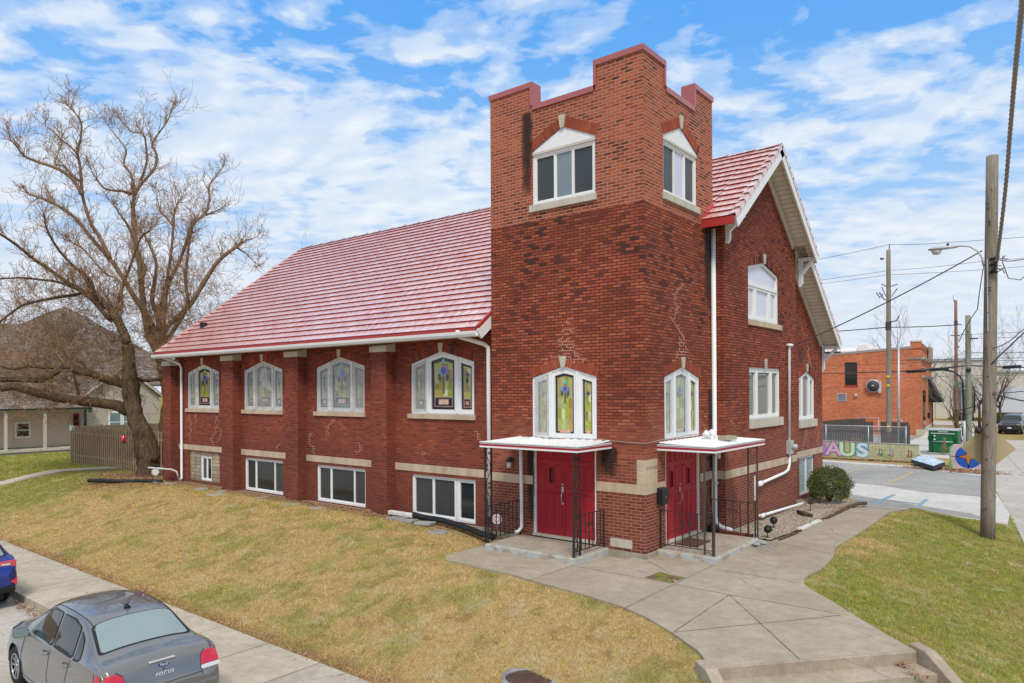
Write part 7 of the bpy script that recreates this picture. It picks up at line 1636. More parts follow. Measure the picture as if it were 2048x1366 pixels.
wire([(5.06, 9.1, 3.05), (4.6, 9.6, 2.9), (3.2, 22, 4.2), (1.05, 43.8, 6.2)], .014, 'wire from the tall pole back to the green-grey pole', sag=.02)
wire([(5.06, 9.1, 2.95), (4.72, 9.2, 2.72), (4.85, 9.2, 2.35), (5.02, 9.1, 2.25)], .010, 'short drip loop at the junction box on the tall pole')
P2 = pole(-2.92, 39, -.8, 12.66, .17, .135, 'pole_wood', 'pale wooden utility pole with yellow tags behind the graffiti wall', (.05, 0))
for z0, z1, m in ((7.35, 7.9, 'wire'), (-.8, .62, 'bark')): b = MB(); b.tube([(-2.91, 39, z0), (-2.90, 39, z1)], .178, 14, cap=False); b.build('pole_band', m, P2)
plain('yellow_tag', (.75, .50, .02), .6)
for z in (3.62, 4.2, .9): b = MB(); b.box(-2.99, -2.80, 38.80, 38.83, z, z+.14); b.build('tag', 'yellow_tag', P2)
fitting(P2, [(-2.85, 39, 12.4), (-2.80, 39, 13.05)], .03); fitting(P2, [(-3.15, 39, 12.15), (-3.30, 39, 12.10), (-3.35, 39, 12.2)], .06)
for dz in (0, -.9): fitting(P2, [(-3.3, 39, 10.45+dz*.2), (-2.9, 39, 10.2+dz), (-2.35, 39, 10.35+dz*.3)], .03)
fitting(P2, [(-3.62, 39, 9.9), (-3.4, 39, 9.55), (-3.2, 39, 9.75), (-3.45, 39, 9.9), (-3.15, 39, 9.4), (-2.95, 39, 9.35)], .035, name='switch')
fitting(P2, [(-2.9, 38.9, 7.85), (-2.4, 38.9, 7.95), (-2.25, 38.9, 8.25)], .035)
T = thing('metal_pole', (-2.36, 39.2, -.8), 'slim pale metal pole with curved forked top beside the pole with yellow tags', 'pole')
b = MB(); b.tube([(-2.38, 39.2, -.9), (-2.34, 39.2, 6.5)], [.085, .06], 12); b.build('shaft', 'galvanised', T); b = MB(); b.tube([(-2.34, 39.2, 6.4), (-2.40, 39.2, 6.75), (-2.7, 39.2, 7.1), (-2.85, 39.2, 7.6)], .02, 6); b.tube([(-2.34, 39.2, 6.4), (-2.25, 39.2, 6.8), (-2.2, 39.2, 7.4), (-2.3, 39.2, 7.9)], .02, 6); b.build('forked_top', 'wire_light', T)
for z, m in ((2.2, 'galvanised'), (.9, 'wire_light')): b = MB(); b.tube([(-2.37, 39.2, z), (-2.37, 39.2, z+.35)], .088, 12, cap=False); b.build('pole_band', m, T)
P3 = pole(-3.45, 75, -.9, 12.8, .19, .14, 'pole_wood_red', 'reddish wooden utility pole far behind the green waste container'); b = MB(); b.tube([(-3.45, 75, 10.2), (-3.45, 75, 10.6)], .17, 12, cap=False); b.build('pole_band', 'wire', P3); fitting(P3, [(-3.95, 75, 9.1), (-3.1, 75, 9.0)], .05); fitting(P3, [(-3.7, 75, 13.3), (-3.6, 75, 12.6), (-3.4, 75, 12.4)], .025)
b = MB(); b.tube([(-3.45, 75, -.9), (-3.45, 75, 1.2)], .2, 12, cap=False); b.build('pole_band', 'bark', P3)
P4 = pole(1.03, 44, -.8, 8.45, .20, .165, 'pole_wood_green', 'green-grey wooden utility pole carrying the thick black cable'); fitting(P4, [(.9, 43.9, 6.85), (1.6, 43.9, 6.85)], .045)
b = MB(); b.tube([(1.0, 43.8, 7.4), (1.25, 43.7, 7.1), (1.3, 43.7, 6.6)], .02, 5); b.build('wire_guide', 'wire', P4)
b = MB(); b.tube([(.80, 43.8, -.8), (.80, 43.8, 1.25)], .085, 10); b.build('conduit', 'lamp_grey', P4); b = MB(); b.tube([(.80, 43.8, 1.2), (.72, 43.8, 3.9), (.55, 43.8, 4.3), (.2, 43.8, 4.6), (-.4, 43.8, 4.75)], .06, 8); b.build('riser_cable', 'black_plastic', P4)
b = MB(); b.tube([(1.0, 43.8, 4.7), (1.12, 43.7, 4.7)], .13, 12); b.build('clamp', 'black_plastic', P4)
T = thing('telephone_cable', (1.0, 44, 4.85), 'thick black telephone cable with bulky splice cases crossing the orange building', 'cable', 'overhead wires')
b = MB(); b.tube([(-18, 44, 4.72), (-8.4, 44, 4.66), (-3, 44, 4.70), (-.5, 44, 4.88), (1, 44, 5.02), (2.9, 44, 4.88), (6, 44, 4.72), (14, 44, 4.75)], [.028, .03, .05, .055, .05, .045, .04, .04], 7); b.build('cable', 'wire', T)
for x0, x1, z in ((-2.75, -1.5, 4.70), (-1.30, -.12, 4.80), (2.95, 4.0, 4.86)): b = MB(); b.tube([(x0, 44, z-.03), (x0+.08, 44, z-.02), (x1-.08, 44, z+.03), (x1, 44, z+.04)], [.06, .115, .115, .06], 12); b.build('splice_case', 'black_plastic', T)
b = MB(); b.tube([(-1.5, 43.9, 4.6), (-1.45, 43.9, 4.25), (-1.1, 43.9, 4.15), (-.7, 43.9, 4.6)], .018, 5); b.build('slack_loop', 'wire', T)
Wl = [([(-12, 39, 12.2), (-2.8, 39, 13.02), (.5, 39.2, 12.75), (12, 40, 12.4)], .014, 'uppermost thin wire over the top of the pole with yellow tags'), ([(-12, 39, 11.0), (-2.9, 39, 11.3), (2.3, 39, 11.3), (12, 39, 11.2)], .012, 'thin wire at the upper insulators of the pole with yellow tags'),
      ([(-12, 39, 10.75), (-2.9, 39, 11.02), (4.5, 39, 10.75), (12, 39, 10.6)], .012, 'thin wire just below the upper insulators of the pole with yellow tags'), ([(-12, 39, 7.42), (-2.9, 39, 7.55), (.9, 42, 7.7)], .032, 'dark heavier wire crossing above the middle of the pole with yellow tags'),
      ([(-12, 41, 5.2), (1.3, 44, 5.35), (12, 44, 5.2)], .016, 'dark wire at the height of the orange building cornice'), ([(1.0, 44, 6.9), (4.6, 44, 6.85), (14, 44, 7.0)], .014, 'thin wire right of the green-grey pole near its top'), ([(1.0, 44, 5.9), (6, 44, 5.8), (14, 44, 5.9)], .022, 'level wire right of the green-grey pole in line with its upper half'),
      ([(-4, 44, 5.55), (1.0, 44, 5.5), (14, 44, 5.45)], .016, 'level wire a little above the splice cases'), ([(-6, 44, 4.25), (1.0, 44, 4.35), (14, 44, 4.3)], .012, 'thin level wire a little below the splice cases'), ([(-3.4, 75, 9.1), (14, 75, 9.2)], .022, 'far wire running right from the reddish pole'), ([(1.0, 44, 6.5), (.2, 50, 7.5), (-3.3, 75, 9.5)], .016, 'wire joining the green-grey pole and the reddish pole'), ([(-3.0, 60, 6.0), (-.8, 50, 5.8), (.8, 44, 6.0)], .014, 'slack wire from the orange building to the green-grey pole')]
for pts, r, l in Wl: wire(pts, r, l, sag=.05)
# graffiti wall
def paint_wall(p0, p1, z0, z1, th, name):
    pass
def mural_f(t, p, o):
    P = pos(t); a = t.noise(P, 1.3, 5, .6); b_ = t.noise(P, 3.3, 5, .65); X, Y, Z = t.sep(P)
    c = t.mix(t.ramp(a, [(.35, 0.), (.6, 1.)]), (.50, .52, .26), (.56, .50, .32)); c = t.mix(t.ramp(b_, [(.5, 0.), (.64, .9)]), c, (.30, .42, .14)); c = t.mix(t.ramp(t.noise(P, 2.1, 4), [(.58, 0.), (.7, .8)]), c, (.62, .66, .52))
    st = t.noise(t.vmath('MULTIPLY', P, (5, 5, .6)), 1.6, 4, .7); c = t.mix(t.math('MULTIPLY', t.ramp(st, [(.55, 0.), (.7, .8)]), t.ramp(t.math('ADD', Z, .8), [(.35, 0.), (1., 1.)])), c, (.30, .22, .13))
    bn = t.new('ShaderNodeTexBrick', {'Vector': uvn(t), 'Color1': (1, 1, 1, 1), 'Color2': (.92, .92, .92, 1), 'Mortar': (.7, .68, .62, 1), 'Scale': 1., 'Mortar Size': .008, 'Brick Width': .4, 'Row Height': .2})
    t.put(p.inputs['Base Color'], t.mix(1., c, bn.outputs['Color'], 'MULTIPLY')); p.inputs['Roughness'].default_value = .85
mat('mural_wall', mural_f)
for n_, c in (('gp_purple', (.42, .22, .50)), ('gp_pink', (.66, .42, .60)), ('gp_green', (.16, .42, .13)), ('gp_pale', (.62, .74, .60)), ('gp_blue', (.28, .55, .66)), ('gp_white', (.72, .76, .78)), ('gp_dark', (.045, .045, .055)), ('gp_teal', (.04, .22, .30)), ('gp_mural_blue', (.015, .10, .42)), ('gp_orange', (.50, .20, .04)), ('gp_brown', (.14, .05, .03)), ('gp_rose', (.55, .42, .42)), ('gp_red', (.4, .08, .06))): plain(n_, c, .8, var=.3, vs=5)
GW = thing('graffiti_wall', (-5, 34, -.8), 'low painted block wall with bubble-letter graffiti at the back of the parking lot', 'wall')
w0, w1 = Vector((-12, 34.75, 0)), Vector((-.25, 33.3, 0)); wd = (w1-w0).normalized(); wn = Vector((wd.y, -wd.x, 0))
b = MB(); b.prism([(w0.x, w0.y, -.9), (w1.x, w1.y, -.9), (w1.x, w1.y, .19), (w0.x, w0.y, .19)], -wn*.2); b.build('wall', 'mural_wall', GW)
b = MB(); b.prism([Vector((w0.x, w0.y, .19))+wn*.02, Vector((w1.x, w1.y, .19))+wn*.02, Vector((w1.x, w1.y, .225))+wn*.02, Vector((w0.x, w0.y, .225))+wn*.02], -wn*.24); b.build('wall_top', 'grey_concrete', GW)
ang = math.atan2(wd.y, wd.x)
def onwall(s, z, e): p = w1-wd*s+wn*e; return Vector((p.x, p.y, z))-Vector(GW.location)
def bubble(ch, s, size, mats3, dz=0., sh=0.):
    for i, (m, off, e) in enumerate(mats3):
        cu = bpy.data.curves.new('letter', 'FONT'); cu.body = ch; cu.size = size; cu.offset = off; cu.align_x = 'CENTER'; cu.align_y = 'CENTER'; cu.shear = sh; cu.extrude = .001
        o = bpy.data.objects.new('letter', cu); COL.objects.link(o); me = bpy.data.meshes.new_from_object(o.evaluated_get(bpy.context.evaluated_depsgraph_get())); bpy.data.objects.remove(o)
        me.materials.clear(); me.materials.append(MATS[m]); o = bpy.data.objects.new('graffiti_letter', me); COL.objects.link(o); o.parent = GW; o.scale = (1.25, 1, 1); o.location = onwall(s, -.30+dz, e); o.rotation_euler = (R(90), 0, ang)
bubble('A', 4.85, 1.15, [('gp_dark', .085, .003), ('gp_purple', .06, .006), ('gp_pink', .015, .009)], 0, .0)
bubble('U', 4.02, 1.12, [('gp_dark', .10, .003), ('gp_green', .08, .006), ('gp_pale', .03, .009)]); bubble('S', 3.12, 1.15, [('gp_teal', .10, .003), ('gp_blue', .075, .006), ('gp_white', .02, .009)])
b = MB(); 
for s, m in ((5.6, 0),): b.add([onwall(6.4, -.72, .002)+GW.location, onwall(5.2, -.72, .002)+GW.location, onwall(5.3, .12, .002)+GW.location, onwall(5.9, .15, .002)+GW.location], [(0, 1, 2, 3)])
b.build('graffiti_patch', 'gp_purple', GW)
for s, m in ((2.15, 'gp_teal'), (1.55, 'gp_purple'), (.55, 'gp_red')):
    b = MB(); q = lambda ds, z: onwall(s-ds, z, .006)+Vector(GW.location); b.tube([q(0, -.45), q(0, -.12), q(.16, -.16), q(.16, -.46)], .018, 5); b.tube([q(-.07, -.47), q(0, -.44)], .045, 6); b.tube([q(.09, -.49), q(.16, -.45)], .045, 6); b.build('music_note', m, GW)
# fallen mural panel
T = thing('painted_board', (.5, 31, -.6), 'painted white and blue board lying on the kerb in front of the graffiti wall', 'board'); q = [(-.38, 31.66, -.50), (-.07, 34.0, -.36), (1.45, 30.3, -.42), (1.15, 28.7, -.52)]
b = MB(); b.prism([Vector(p) for p in (q[0], q[3], q[2], q[1])], (0, 0, -.20)); b.build('board', 'gp_dark', T)
def panel_f(t, p, o):
    P = pos(t); n = t.noise(P, 1.8, 5, .6, 1.); c = t.ramp(n, [(.35, (.68, .74, .78)), (.47, (.66, .72, .76)), (.50, (.05, .22, .55)), (.56, (.66, .75, .78)), (.62, (.10, .40, .28)), (.70, (.65, .75, .76))]); t.put(p.inputs['Base Color'], c); p.inputs['Roughness'].default_value = .4
mat('panel_paint', panel_f); b = MB(); b.add([Vector(p)+Vector((0, 0, .006)) for p in (q[0], q[3], q[2], q[1])], [(0, 1, 2, 3)]); b.build('painted_face', 'panel_paint', T)
# roundel
T = thing('mural_block', (2.35, 31, -.8), 'low wall end with a blue disc and orange star mural beside the tall pole', 'mural'); y = 31.0
b = MB(); b.prism([(1.55, y, -.85), (3.3, y, -.85), (3.3, y, .25), (3.2, y, .42), (1.75, y, .48), (1.55, y, .3)], (0, .22, 0)); b.build('wall', 'gp_rose', T)
def fl(name, m, pts, e): b = MB(); b.add([(x, y-e, z) for x, z in pts], [tuple(range(len(pts)))]); b.build(name, m, T)
fl('green_edge', 'gp_green', [(1.55, -.85), (1.75, -.85), (1.60, -.3), (1.62, .2), (1.75, .45), (1.55, .3)], .002)
cx, cz = 2.42, -.16; fl('disc', 'gp_mural_blue', [(cx+.60*math.cos(2*math.pi*k/40), cz+.60*math.sin(2*math.pi*k/40)) for k in range(40)], .004)
for (m, R0, r0_, e) in (('gp_brown', .60, .17, .006), ('gp_orange', .44, .12, .008)):
    fl('star', m, [(cx+(R0 if k % 2 == 0 else r0_)*math.sin(k*math.pi/4), cz+(R0 if k % 2 == 0 else r0_)*math.cos(k*math.pi/4)) for k in range(8)], e)
fl('cross_bar', 'gp_brown', [(1.62, cz-.02), (2.0, cz-.02), (2.0, cz+.02), (1.62, cz+.02)], .006); fl('star_foot', 'gp_brown', [(cx-.05, -.85), (cx+.05, -.85), (cx+.03, -.5), (cx-.03, -.5)], .006)
# chain-link fence and dark board fence
T = thing('chain_link_fence', (-3.9, 36.5, -.8), 'galvanised chain-link fence standing behind the graffiti wall', 'fence'); b = MB(); x0, x1, z0, z1 = -9.5, -1.47, -.55, 1.07; s = .11
n = int((x1-x0+(z1-z0))/s)
for i in range(n):
    for sg in (1, -1):
        xa = x0+i*s-(z1-z0 if sg > 0 else 0); xb = xa+(z1-z0); pa, pb = (xa, z0 if sg > 0 else z1), (xb, z1 if sg > 0 else z0)
        k0 = max(0, (x0-xa)/(xb-xa)); k1 = min(1, (x1-xa)/(xb-xa))
        if k1 > k0: p, q_ = (lerp(pa[0], pb[0], k0), lerp(pa[1], pb[1], k0)), (lerp(pa[0], pb[0], k1), lerp(pa[1], pb[1], k1)); b.bar((p[0], 36.5, p[1]), (q_[0], 36.5, q_[1]), .007, .007)
b.build('wire_mesh', 'galvanised', T)
for x in (-6.2, -3.62, -1.47): b = MB(); b.tube([(x, 36.5, -.8), (x, 36.5, 1.12)], .03, 8); b.build('post', 'galvanised', T)
b = MB(); b.tube([(x0, 36.5, 1.07), (x1, 36.5, 1.07)], .022, 6); b.tube([(-3.62, 36.5, .02), (x1, 36.5, .02)], .018, 6); b.build('rail', 'galvanised', T)
T = thing('board_fence', (-4.5, 40, -.8), 'weathered dark board fence behind the chain-link fence', 'fence')
b = MB(); x = -14.
while x < -1.95:
    h = 1.22+.24*math.sin((x+7.5)*.55)*(1 if x < -4.6 else 0)+rnd.uniform(-.015, .015)
    if -4.1 < x < -3.75: x += .155; continue
    b.box(x, x+.14, 40+rnd.uniform(-.01, .01), 40.03, -.9, h if x > -4.7 else h-.05); x += .155
b.box(-14, -1.95, 39.94, 40., .55, .63); b.build('boards', 'grey_fence_wood', T)
b = MB(); b.box(-2.0, -1.85, 38.6, 40., -.9, 1.05); b.build('end_board', 'grey_fence_wood', T)
T = thing('metal_railing', (-3.6, 41.5, -.8), 'pale metal gate rails showing above the dark board fence', 'railing'); b = MB()
for xa, xb, za in ((-5.3, -4.05, 1.42), (-3.4, -2.6, 1.32)): b.tube([(xa, 41.5, za), (xb, 41.5, za)], .025, 6); b.tube([(xa, 41.5, za), (xa, 41.5, -.8)], .025, 6); b.tube([(xb, 41.5, za), (xb, 41.5, -.8)], .025, 6)
b.build('rails', 'galvanised', T)
b = MB(); r = random.Random(3)
for k in range(60): a = r.uniform(.2, 2.9); l = r.uniform(.3, .75); b.tube([(-4.25, 36.2, -.75), (-4.25+l*.5*math.cos(a), 36.2, -.4+l*.6*math.sin(a)), (-4.25+l*math.cos(a), 36.15, -.3+l*math.sin(a))], .008, 3)
tag(b.build('dry_grass_tuft', 'twig_bark'), 'tuft of dry brown grass inside the chain-link fence', 'plant')
# waste container
plain('container_green', (.010, .13, .045), .45, var=.3, vs=8); plain('container_dark', (.006, .075, .03), .5, var=.3)
T = thing('waste_container', (.05, 40.7, -.80), 'large dark green metal waste container on a concrete pad beside the pavement', 'waste container')
b = MB(); b.box(-.78, .87, 40.0, 41.6, -.66, .72); b.build('body', 'container_green', T, bevel=.03)
b = MB(); b.box(-.82, .90, 39.95, 41.65, .72, .82); b.build('lid', 'lamp_grey', T, bevel=.02)
b = MB(); b.box(-.50, .58, 39.86, 40.0, -.72, .55); b.build('front_panel', 'container_green', T, bevel=.02)
b = MB(); b.tube([(-.55, 39.82, .02), (.62, 39.82, .02)], .03, 8); b.build('bar', 'galvanised', T)
b = MB(); b.box(-.62, .70, 39.80, 39.9, .52, .58); b.box(-.2, .35, 39.80, 39.86, .64, .69); b.build('top_bar', 'lamp_grey', T)
for z in (.35, .12): b = MB(); b.box(-.46, -.36, 39.82, 39.86, z, z+.08); b.build('sticker', 'white_paint', T)
for x in (-.80, .72): b = MB(); b.box(x, x+.16, 39.9, 40.1, .1, .35); b.build('lift_pocket', 'container_dark', T)
b = MB(); b.box(-1.0, 1.1, 39.4, 41.9, -.83, -.70); tag(b.build('concrete_pad', 'grey_concrete'), 'concrete pad under the green waste container', 'pad')
b = MB(); r = random.Random(8)
for k in range(60): a = r.gauss(1.57, .5); l = r.uniform(.1, .95); b.tube([(.22, 39.3, -.75+l*.8), (.22+.22*math.cos(a)*(1.2-l), 39.3, -.62+l*.85), (.22+.30*math.cos(a)*(1.2-l), 39.25, -.5+l*.9)], .008, 3)
b.tube([(.22, 39.3, -.8), (.22, 39.3, .1)], .012, 4)
tag(b.build('dry_weed', 'twig_bark'), 'tall dried weed in front of the green waste container', 'plant')
# bike racks
for i, (yy, l) in enumerate(((58, 'black hoop bicycle rack nearest, by the green-grey pole'), (61, 'black hoop bicycle rack behind the first'))):
    b = MB(); b.tube([(-1.3-.0*i, yy, -.8), (-1.3, yy, .0), (-1.15, yy, .35), (-.85, yy, .45), (-.5, yy, .35), (-.35, yy, .0), (-.35, yy, -.8)], .05, 8); tag(b.build('bicycle_rack', 'black_iron'), l, 'bicycle rack', 'bicycle racks')
T = thing('street_name_sign', (-2.9, 72, -.8), 'pair of green street name signs in front of the reddish pole', 'street sign'); plain('sign_green', (.01, .28, .16), .5)
b = MB(); b.tube([(-2.65, 72, -.8), (-2.65, 72, 4.0)], .03, 8); b.build('post', 'galvanised', T)
b = MB(); b.box(-3.25, -2.4, 71.95, 71.98, 3.75, 4.05); b.build('sign_blade', 'sign_green', T); b = MB(); b.box(-2.9, -1.75, 71.90, 71.93, 3.25, 3.6); b.build('sign_blade', 'sign_green', T)
b = MB()
for k in range(7): b.box(-2.65+k*.11, -2.58+k*.11, 71.88, 71.895, 3.36, 3.50)
b.build('sign_lettering', 'white_paint', T)
# orange brick building
OB = thing('orange_brick_building', (-4.45, 60.91, -.85), 'single-storey orange brick building with stepped parapet and wall fan across the lot', 'building')
C0 = Vector((-4.45, 60.91, 0)); dl = Vector((-.995, -.10, 0)); df = Vector((-.10, .995, 0)); nl = Vector((.10, -.995, 0)); nf = Vector((.995, .10, 0))
pl = lambda t_, z, e=0.: C0+dl*t_+nl*e+Vector((0, 0, z)); pf = lambda s, z, e=0.: C0+df*s+nf*e+Vector((0, 0, z)); top = lambda t_: 7.2-.065*t_
def uvq(mb, q, uv, mi=0): mb.add(q, [tuple(range(len(q)))], mi, [uv])
b = MB(); TT = 30
wt = [(5.35, 6.45, 3.78, 6.0)]
# wall with window hole
V, E, F, *_ = delaunay_2d_cdt([Vector(p) for p in [(0, -.9), (TT, -.9), (TT, top(TT)), (0, top(0)), (5.35, 3.78), (6.45, 3.78), (6.45, 6.0), (5.35, 6.0)]], [(0, 1), (1, 2), (2, 3), (3, 0), (4, 5), (5, 6), (6, 7), (7, 4)], [], 0, 1e-6)
for f in F:
    c = sum((V[i] for i in f), Vector((0, 0)))/len(f)
    if 5.35 < c.x < 6.45 and 3.78 < c.y < 6.0: continue
    uvq(b, [pl(V[i].x, V[i].y) for i in f], [(V[i].x, V[i].y) for i in f])
uvq(b, [pf(0, -.9), pf(17, -.9), pf(17, 7.3), pf(0, 7.3)], [(0, -.9), (17, -.9), (17, 7.3), (0, 7.3)])
uvq(b, [pf(17, -.9), pf(17, -.9)+dl*TT, pf(17, 7)+dl*TT, pf(17, 7)], [(0, 0), (TT, 0), (TT, 8), (0, 8)]); uvq(b, [pl(0, 6.9), pl(TT, 5.3), pl(TT, 5.3)+df*17, pf(17, 6.9)], [(0, 0), (9, 0), (9, 9), (0, 9)])
# parapet return at the front
for s0, s1, z in ((0, .0, 0),): pass
b.prism([pl(0, 7.0), pl(.9, 7.0), pl(.9, 7.75), pl(0, 7.75)], df*.3); b.prism([pf(.3, 6.9), pf(17, 6.9), pf(17, 7.55), pf(.3, 7.6)], -nf*.3)
wall = b.build('wall', 'orange_brick', OB)
b = MB(); b.prism([pl(.9, top(.9), .04), pl(TT, top(TT), .04), pl(TT, top(TT)+.22, .04), pl(.9, top(.9)+.22, .04)], -nl*.3); b.build('roof_edge', 'wire_light', OB)
b = MB()
for z, e, s0 in ((6.15, .22, -.2), (4.45, .10, 0.)): b.prism([pf(s0, z, .0), pf(17, z, 0), pf(17, z+.18, e), pf(s0, z+.18, e)], nf*.12)
b.prism([pl(-.2, 6.15, .0), pl(1.0, 6.15, 0), pl(1.0, 6.33, .12), pl(-.2, 6.33, .12)], nl*.06); b.prism([pl(-.05, 7.75, .05), pl(.95, 7.75, .05), pl(.95, 7.87, .05), pl(-.05, 7.87, .05)], df*.4); b.prism([pf(.3, 7.56, .05), pf(17, 7.5, .05), pf(17, 7.62, .05), pf(.3, 7.68, .05)], -nf*.4)
b.prism([pf(-.05, 5.35, .0), pf(17, 5.35, 0), pf(17, 5.45, .06), pf(-.05, 5.45, .06)], nf*.05); b.build('cornice', 'limestone_pale', OB)
b = MB(); b.prism([pf(9, 6.3, .1), pf(12.5, 6.3, .1), pf(12.5, 7.7, .1), pf(9, 7.7, .1)], nf*.25); b.build('parapet_block', 'limestone_grey', OB)
b = MB(); b.prism([pl(-.1, -.9, .05), pl(.5, -.9, .05), pl(.5, -.3, .05), pl(-.1, -.3, .05)], df*.3); b.prism([pf(0, -.9, .05), pf(17, -.9, .05), pf(17, -.35, .05), pf(0, -.35, .05)], -nf*.05); b.build('plinth', 'limestone_pale', OB)
b = MB(); b.prism([pl(5.35, 3.78, -.15), pl(6.45, 3.78, -.15), pl(6.45, 6.0, -.15), pl(5.35, 6.0, -.15)], -nl*.05); wdw = b.build('window', 'dark_glass', OB)
b = MB(); 
for t0, t1, z0, z1 in ((5.35, 5.42, 3.78, 6), (6.38, 6.45, 3.78, 6), (5.35, 6.45, 3.78, 3.85), (5.35, 6.45, 5.93, 6.0), (5.35, 6.45, 4.85, 4.92)): b.prism([pl(t0, z0, -.13), pl(t1, z0, -.13), pl(t1, z1, -.13), pl(t0, z1, -.13)], nl*.06)
b.build('window_frame', 'bark', wdw); b = MB(); b.prism([pl(5.3, 3.66), pl(6.5, 3.66), pl(6.5, 3.78), pl(5.3, 3.78)], nl*.06); b.build('window_sill', 'red_trim', wdw)
b = MB(); c = pl(3.95, 3.72); b.tube([c, c+nl*.28], .58, 24); b.tube([c+nl*.28, c+nl*.31], .62, 24); fan = b.build('wall_fan', 'galvanised', OB)
b = MB(); b.tube([c+nl*.31, c+nl*.33], .52, 24); b.build('fan_grille', 'wire', fan); b = MB(); b.box(c.x-.1, c.x+.1, c.y-.36, c.y-.34, c.z-.02, c.z+.1); b.build('fan_hub', 'lamp_grey', fan); b = MB(); b.obox(c+dl*-.55+nl*.2+Vector((0, 0, -.1)), dl*.14, nl*.12, (0, 0, .55)); b.build('fan_box', 'lamp_grey', fan)
b = MB(); b.prism([pl(6.3, 2.28), pl(7.15, 2.28), pl(7.15, 3.02), pl(6.3, 3.02)], nl*.05); vt = b.build('vent', 'lamp_grey', OB); b = MB()
for k in range(6): b.prism([pl(6.36, 2.36+k*.11, .05), pl(7.09, 2.36+k*.11, .05), pl(7.09, 2.41+k*.11, .05), pl(6.36, 2.41+k*.11, .05)], nl*.02)
b.build('louvres', 'wire', vt)
b = MB(); b.obox(pl(5.45, 2.86, .1), dl*.12, nl*.1, (0, 0, .12)); b.build('wall_light', 'lamp_grey', OB)
b = MB(); b.prism([pf(1.4, -.5, .02), pf(3.2, -.5, .02), pf(3.2, 3.3, .02), pf(1.4, 3.3, .02)], nf*.03); b.prism([pf(4.0, -.5, .02), pf(5.0, -.5, .02), pf(5.0, 3.3, .02), pf(4.0, 3.3, .02)], nf*.03); b.build('dark_recess', 'dark_glass', OB)  # flat dark panels stand in for the shade inside the door recess
b = MB(); b.prism([pf(10.5, 4.6), pf(10.5, 2.1, 1.25), pf(10.5, 2.0, 1.25), pf(10.5, 2.0)], df*6); b.build('awning', 'black_plastic', OB)
b = MB(); b.obox(pf(9, .7, .1), df*.3, nf*.12, (0, 0, .3)); b.build('post_box', 'black_plastic', OB); b = MB(); b.tube([pf(16.9, -.8, .05), pf(16.9, 2.2, .05)], .08, 8); b.build('corner_pipe', 'wire', OB)
for i, (x0, x1, z0, z1, l) in enumerate(((-13.9, -13.2, 7.0, 7.75, 'small white roof unit at the left end of the orange building roof'), (-13.0, -10.9, 7.0, 7.55, 'long white roof duct on the orange building'), (-10.9, -10.0, 7.0, 8.0, 'square white roof unit right of the long duct'), (-9.9, -9.2, 7.2, 7.6, 'low white roof unit nearest the poles'))):
    b = MB()
    if i == 1: b.tube([(x0, 66, 7.3), (x1, 66, 7.3)], .36, 12)
    else: b.box(x0, x1, 65.5, 66.8, z0-.8, z1)
    tag(b.build('roof_unit', 'white_paint', bevel=.05), l, 'roof unit', 'white units on the orange building roof')
# pale warehouse, trailer, hedge
plain('warehouse_wall', (.66, .62, .53), .85, var=.12, vs=.6); plain('trailer_white', (.60, .63, .66), .5, var=.08)
T = thing('warehouse', (10, 104, -.9), 'long pale windowless warehouse closing the view at the far end of the street', 'warehouse')
b = MB(); b.box(-40, -3.2, 104, 130, -1, 7.3); b.box(-3.2, 70, 106, 132, -1, 5.6); b.build('wall', 'warehouse_wall', T); b = MB(); b.box(-40, -3.1, 103.8, 104.2, 7.3, 7.6); b.box(-3.1, 70, 105.8, 106.2, 5.6, 5.85); b.build('roof_edge', 'lamp_grey', T)
b = MB()
for x in (-9.5, -7.2): b.box(x, x+.35, 103.85, 104, -1, 7.2)
b.build('pilaster', 'warehouse_wall', T)
b = MB(); b.tube([(-7.0, 105, 7.4), (-7.0, 105, 9.4)], .09, 6); b.tube([(-7.3, 105, 9.3), (-6.7, 105, 9.3)], .12, 6); b.build('roof_vent', 'wire', T)
b = MB(); b.box(-7.6, 12, 100.5, 103.5, -.85, -.55); tag(b.build('verge', 'lawn'), kind='structure')
T = thing('lorry_trailer', (5, 97, -.8), 'long white lorry trailer parked in front of the pale warehouse', 'trailer'); b = MB(); b.box(-3.9, 9.6, 96, 98.6, .45, 3.6); b.build('box', 'trailer_white', T); b = MB(); b.box(-3.95, 9.65, 95.97, 98.63, .3, .46); b.build('rail', 'lamp_grey', T)
for x in (-1.6, .1): b = MB(); b.tube([(x, 96.1, -.25), (x, 96.5, -.25)], .55, 18); w_ = b.build('wheel', 'tyre', T); b = MB(); b.tube([(x, 96.05, -.25), (x, 96.1, -.25)], .27, 14); b.build('rim', 'brass', w_)
b = MB(); b.box(-2.4, .9, 96.2, 98.2, -.1, .42); b.build('bogie', 'black_plastic', T)
T = thing('grey_container', (-5.3, 97, -.8), 'dark mottled grey box body standing left of the white trailer', 'container'); b = MB(); b.box(-6.4, -4.1, 96.2, 98.4, .2, 3.7); b.build('box', 'shingle_grey', T); b = MB(); b.box(-6.2, -4.3, 96.3, 98.2, -.9, .2); b.build('chassis', 'black_plastic', T)
bush((.25, 88, -.75), 1.7, .9, .55, 5000, 'low clipped green hedge behind the black sport utility car', 4, .16)
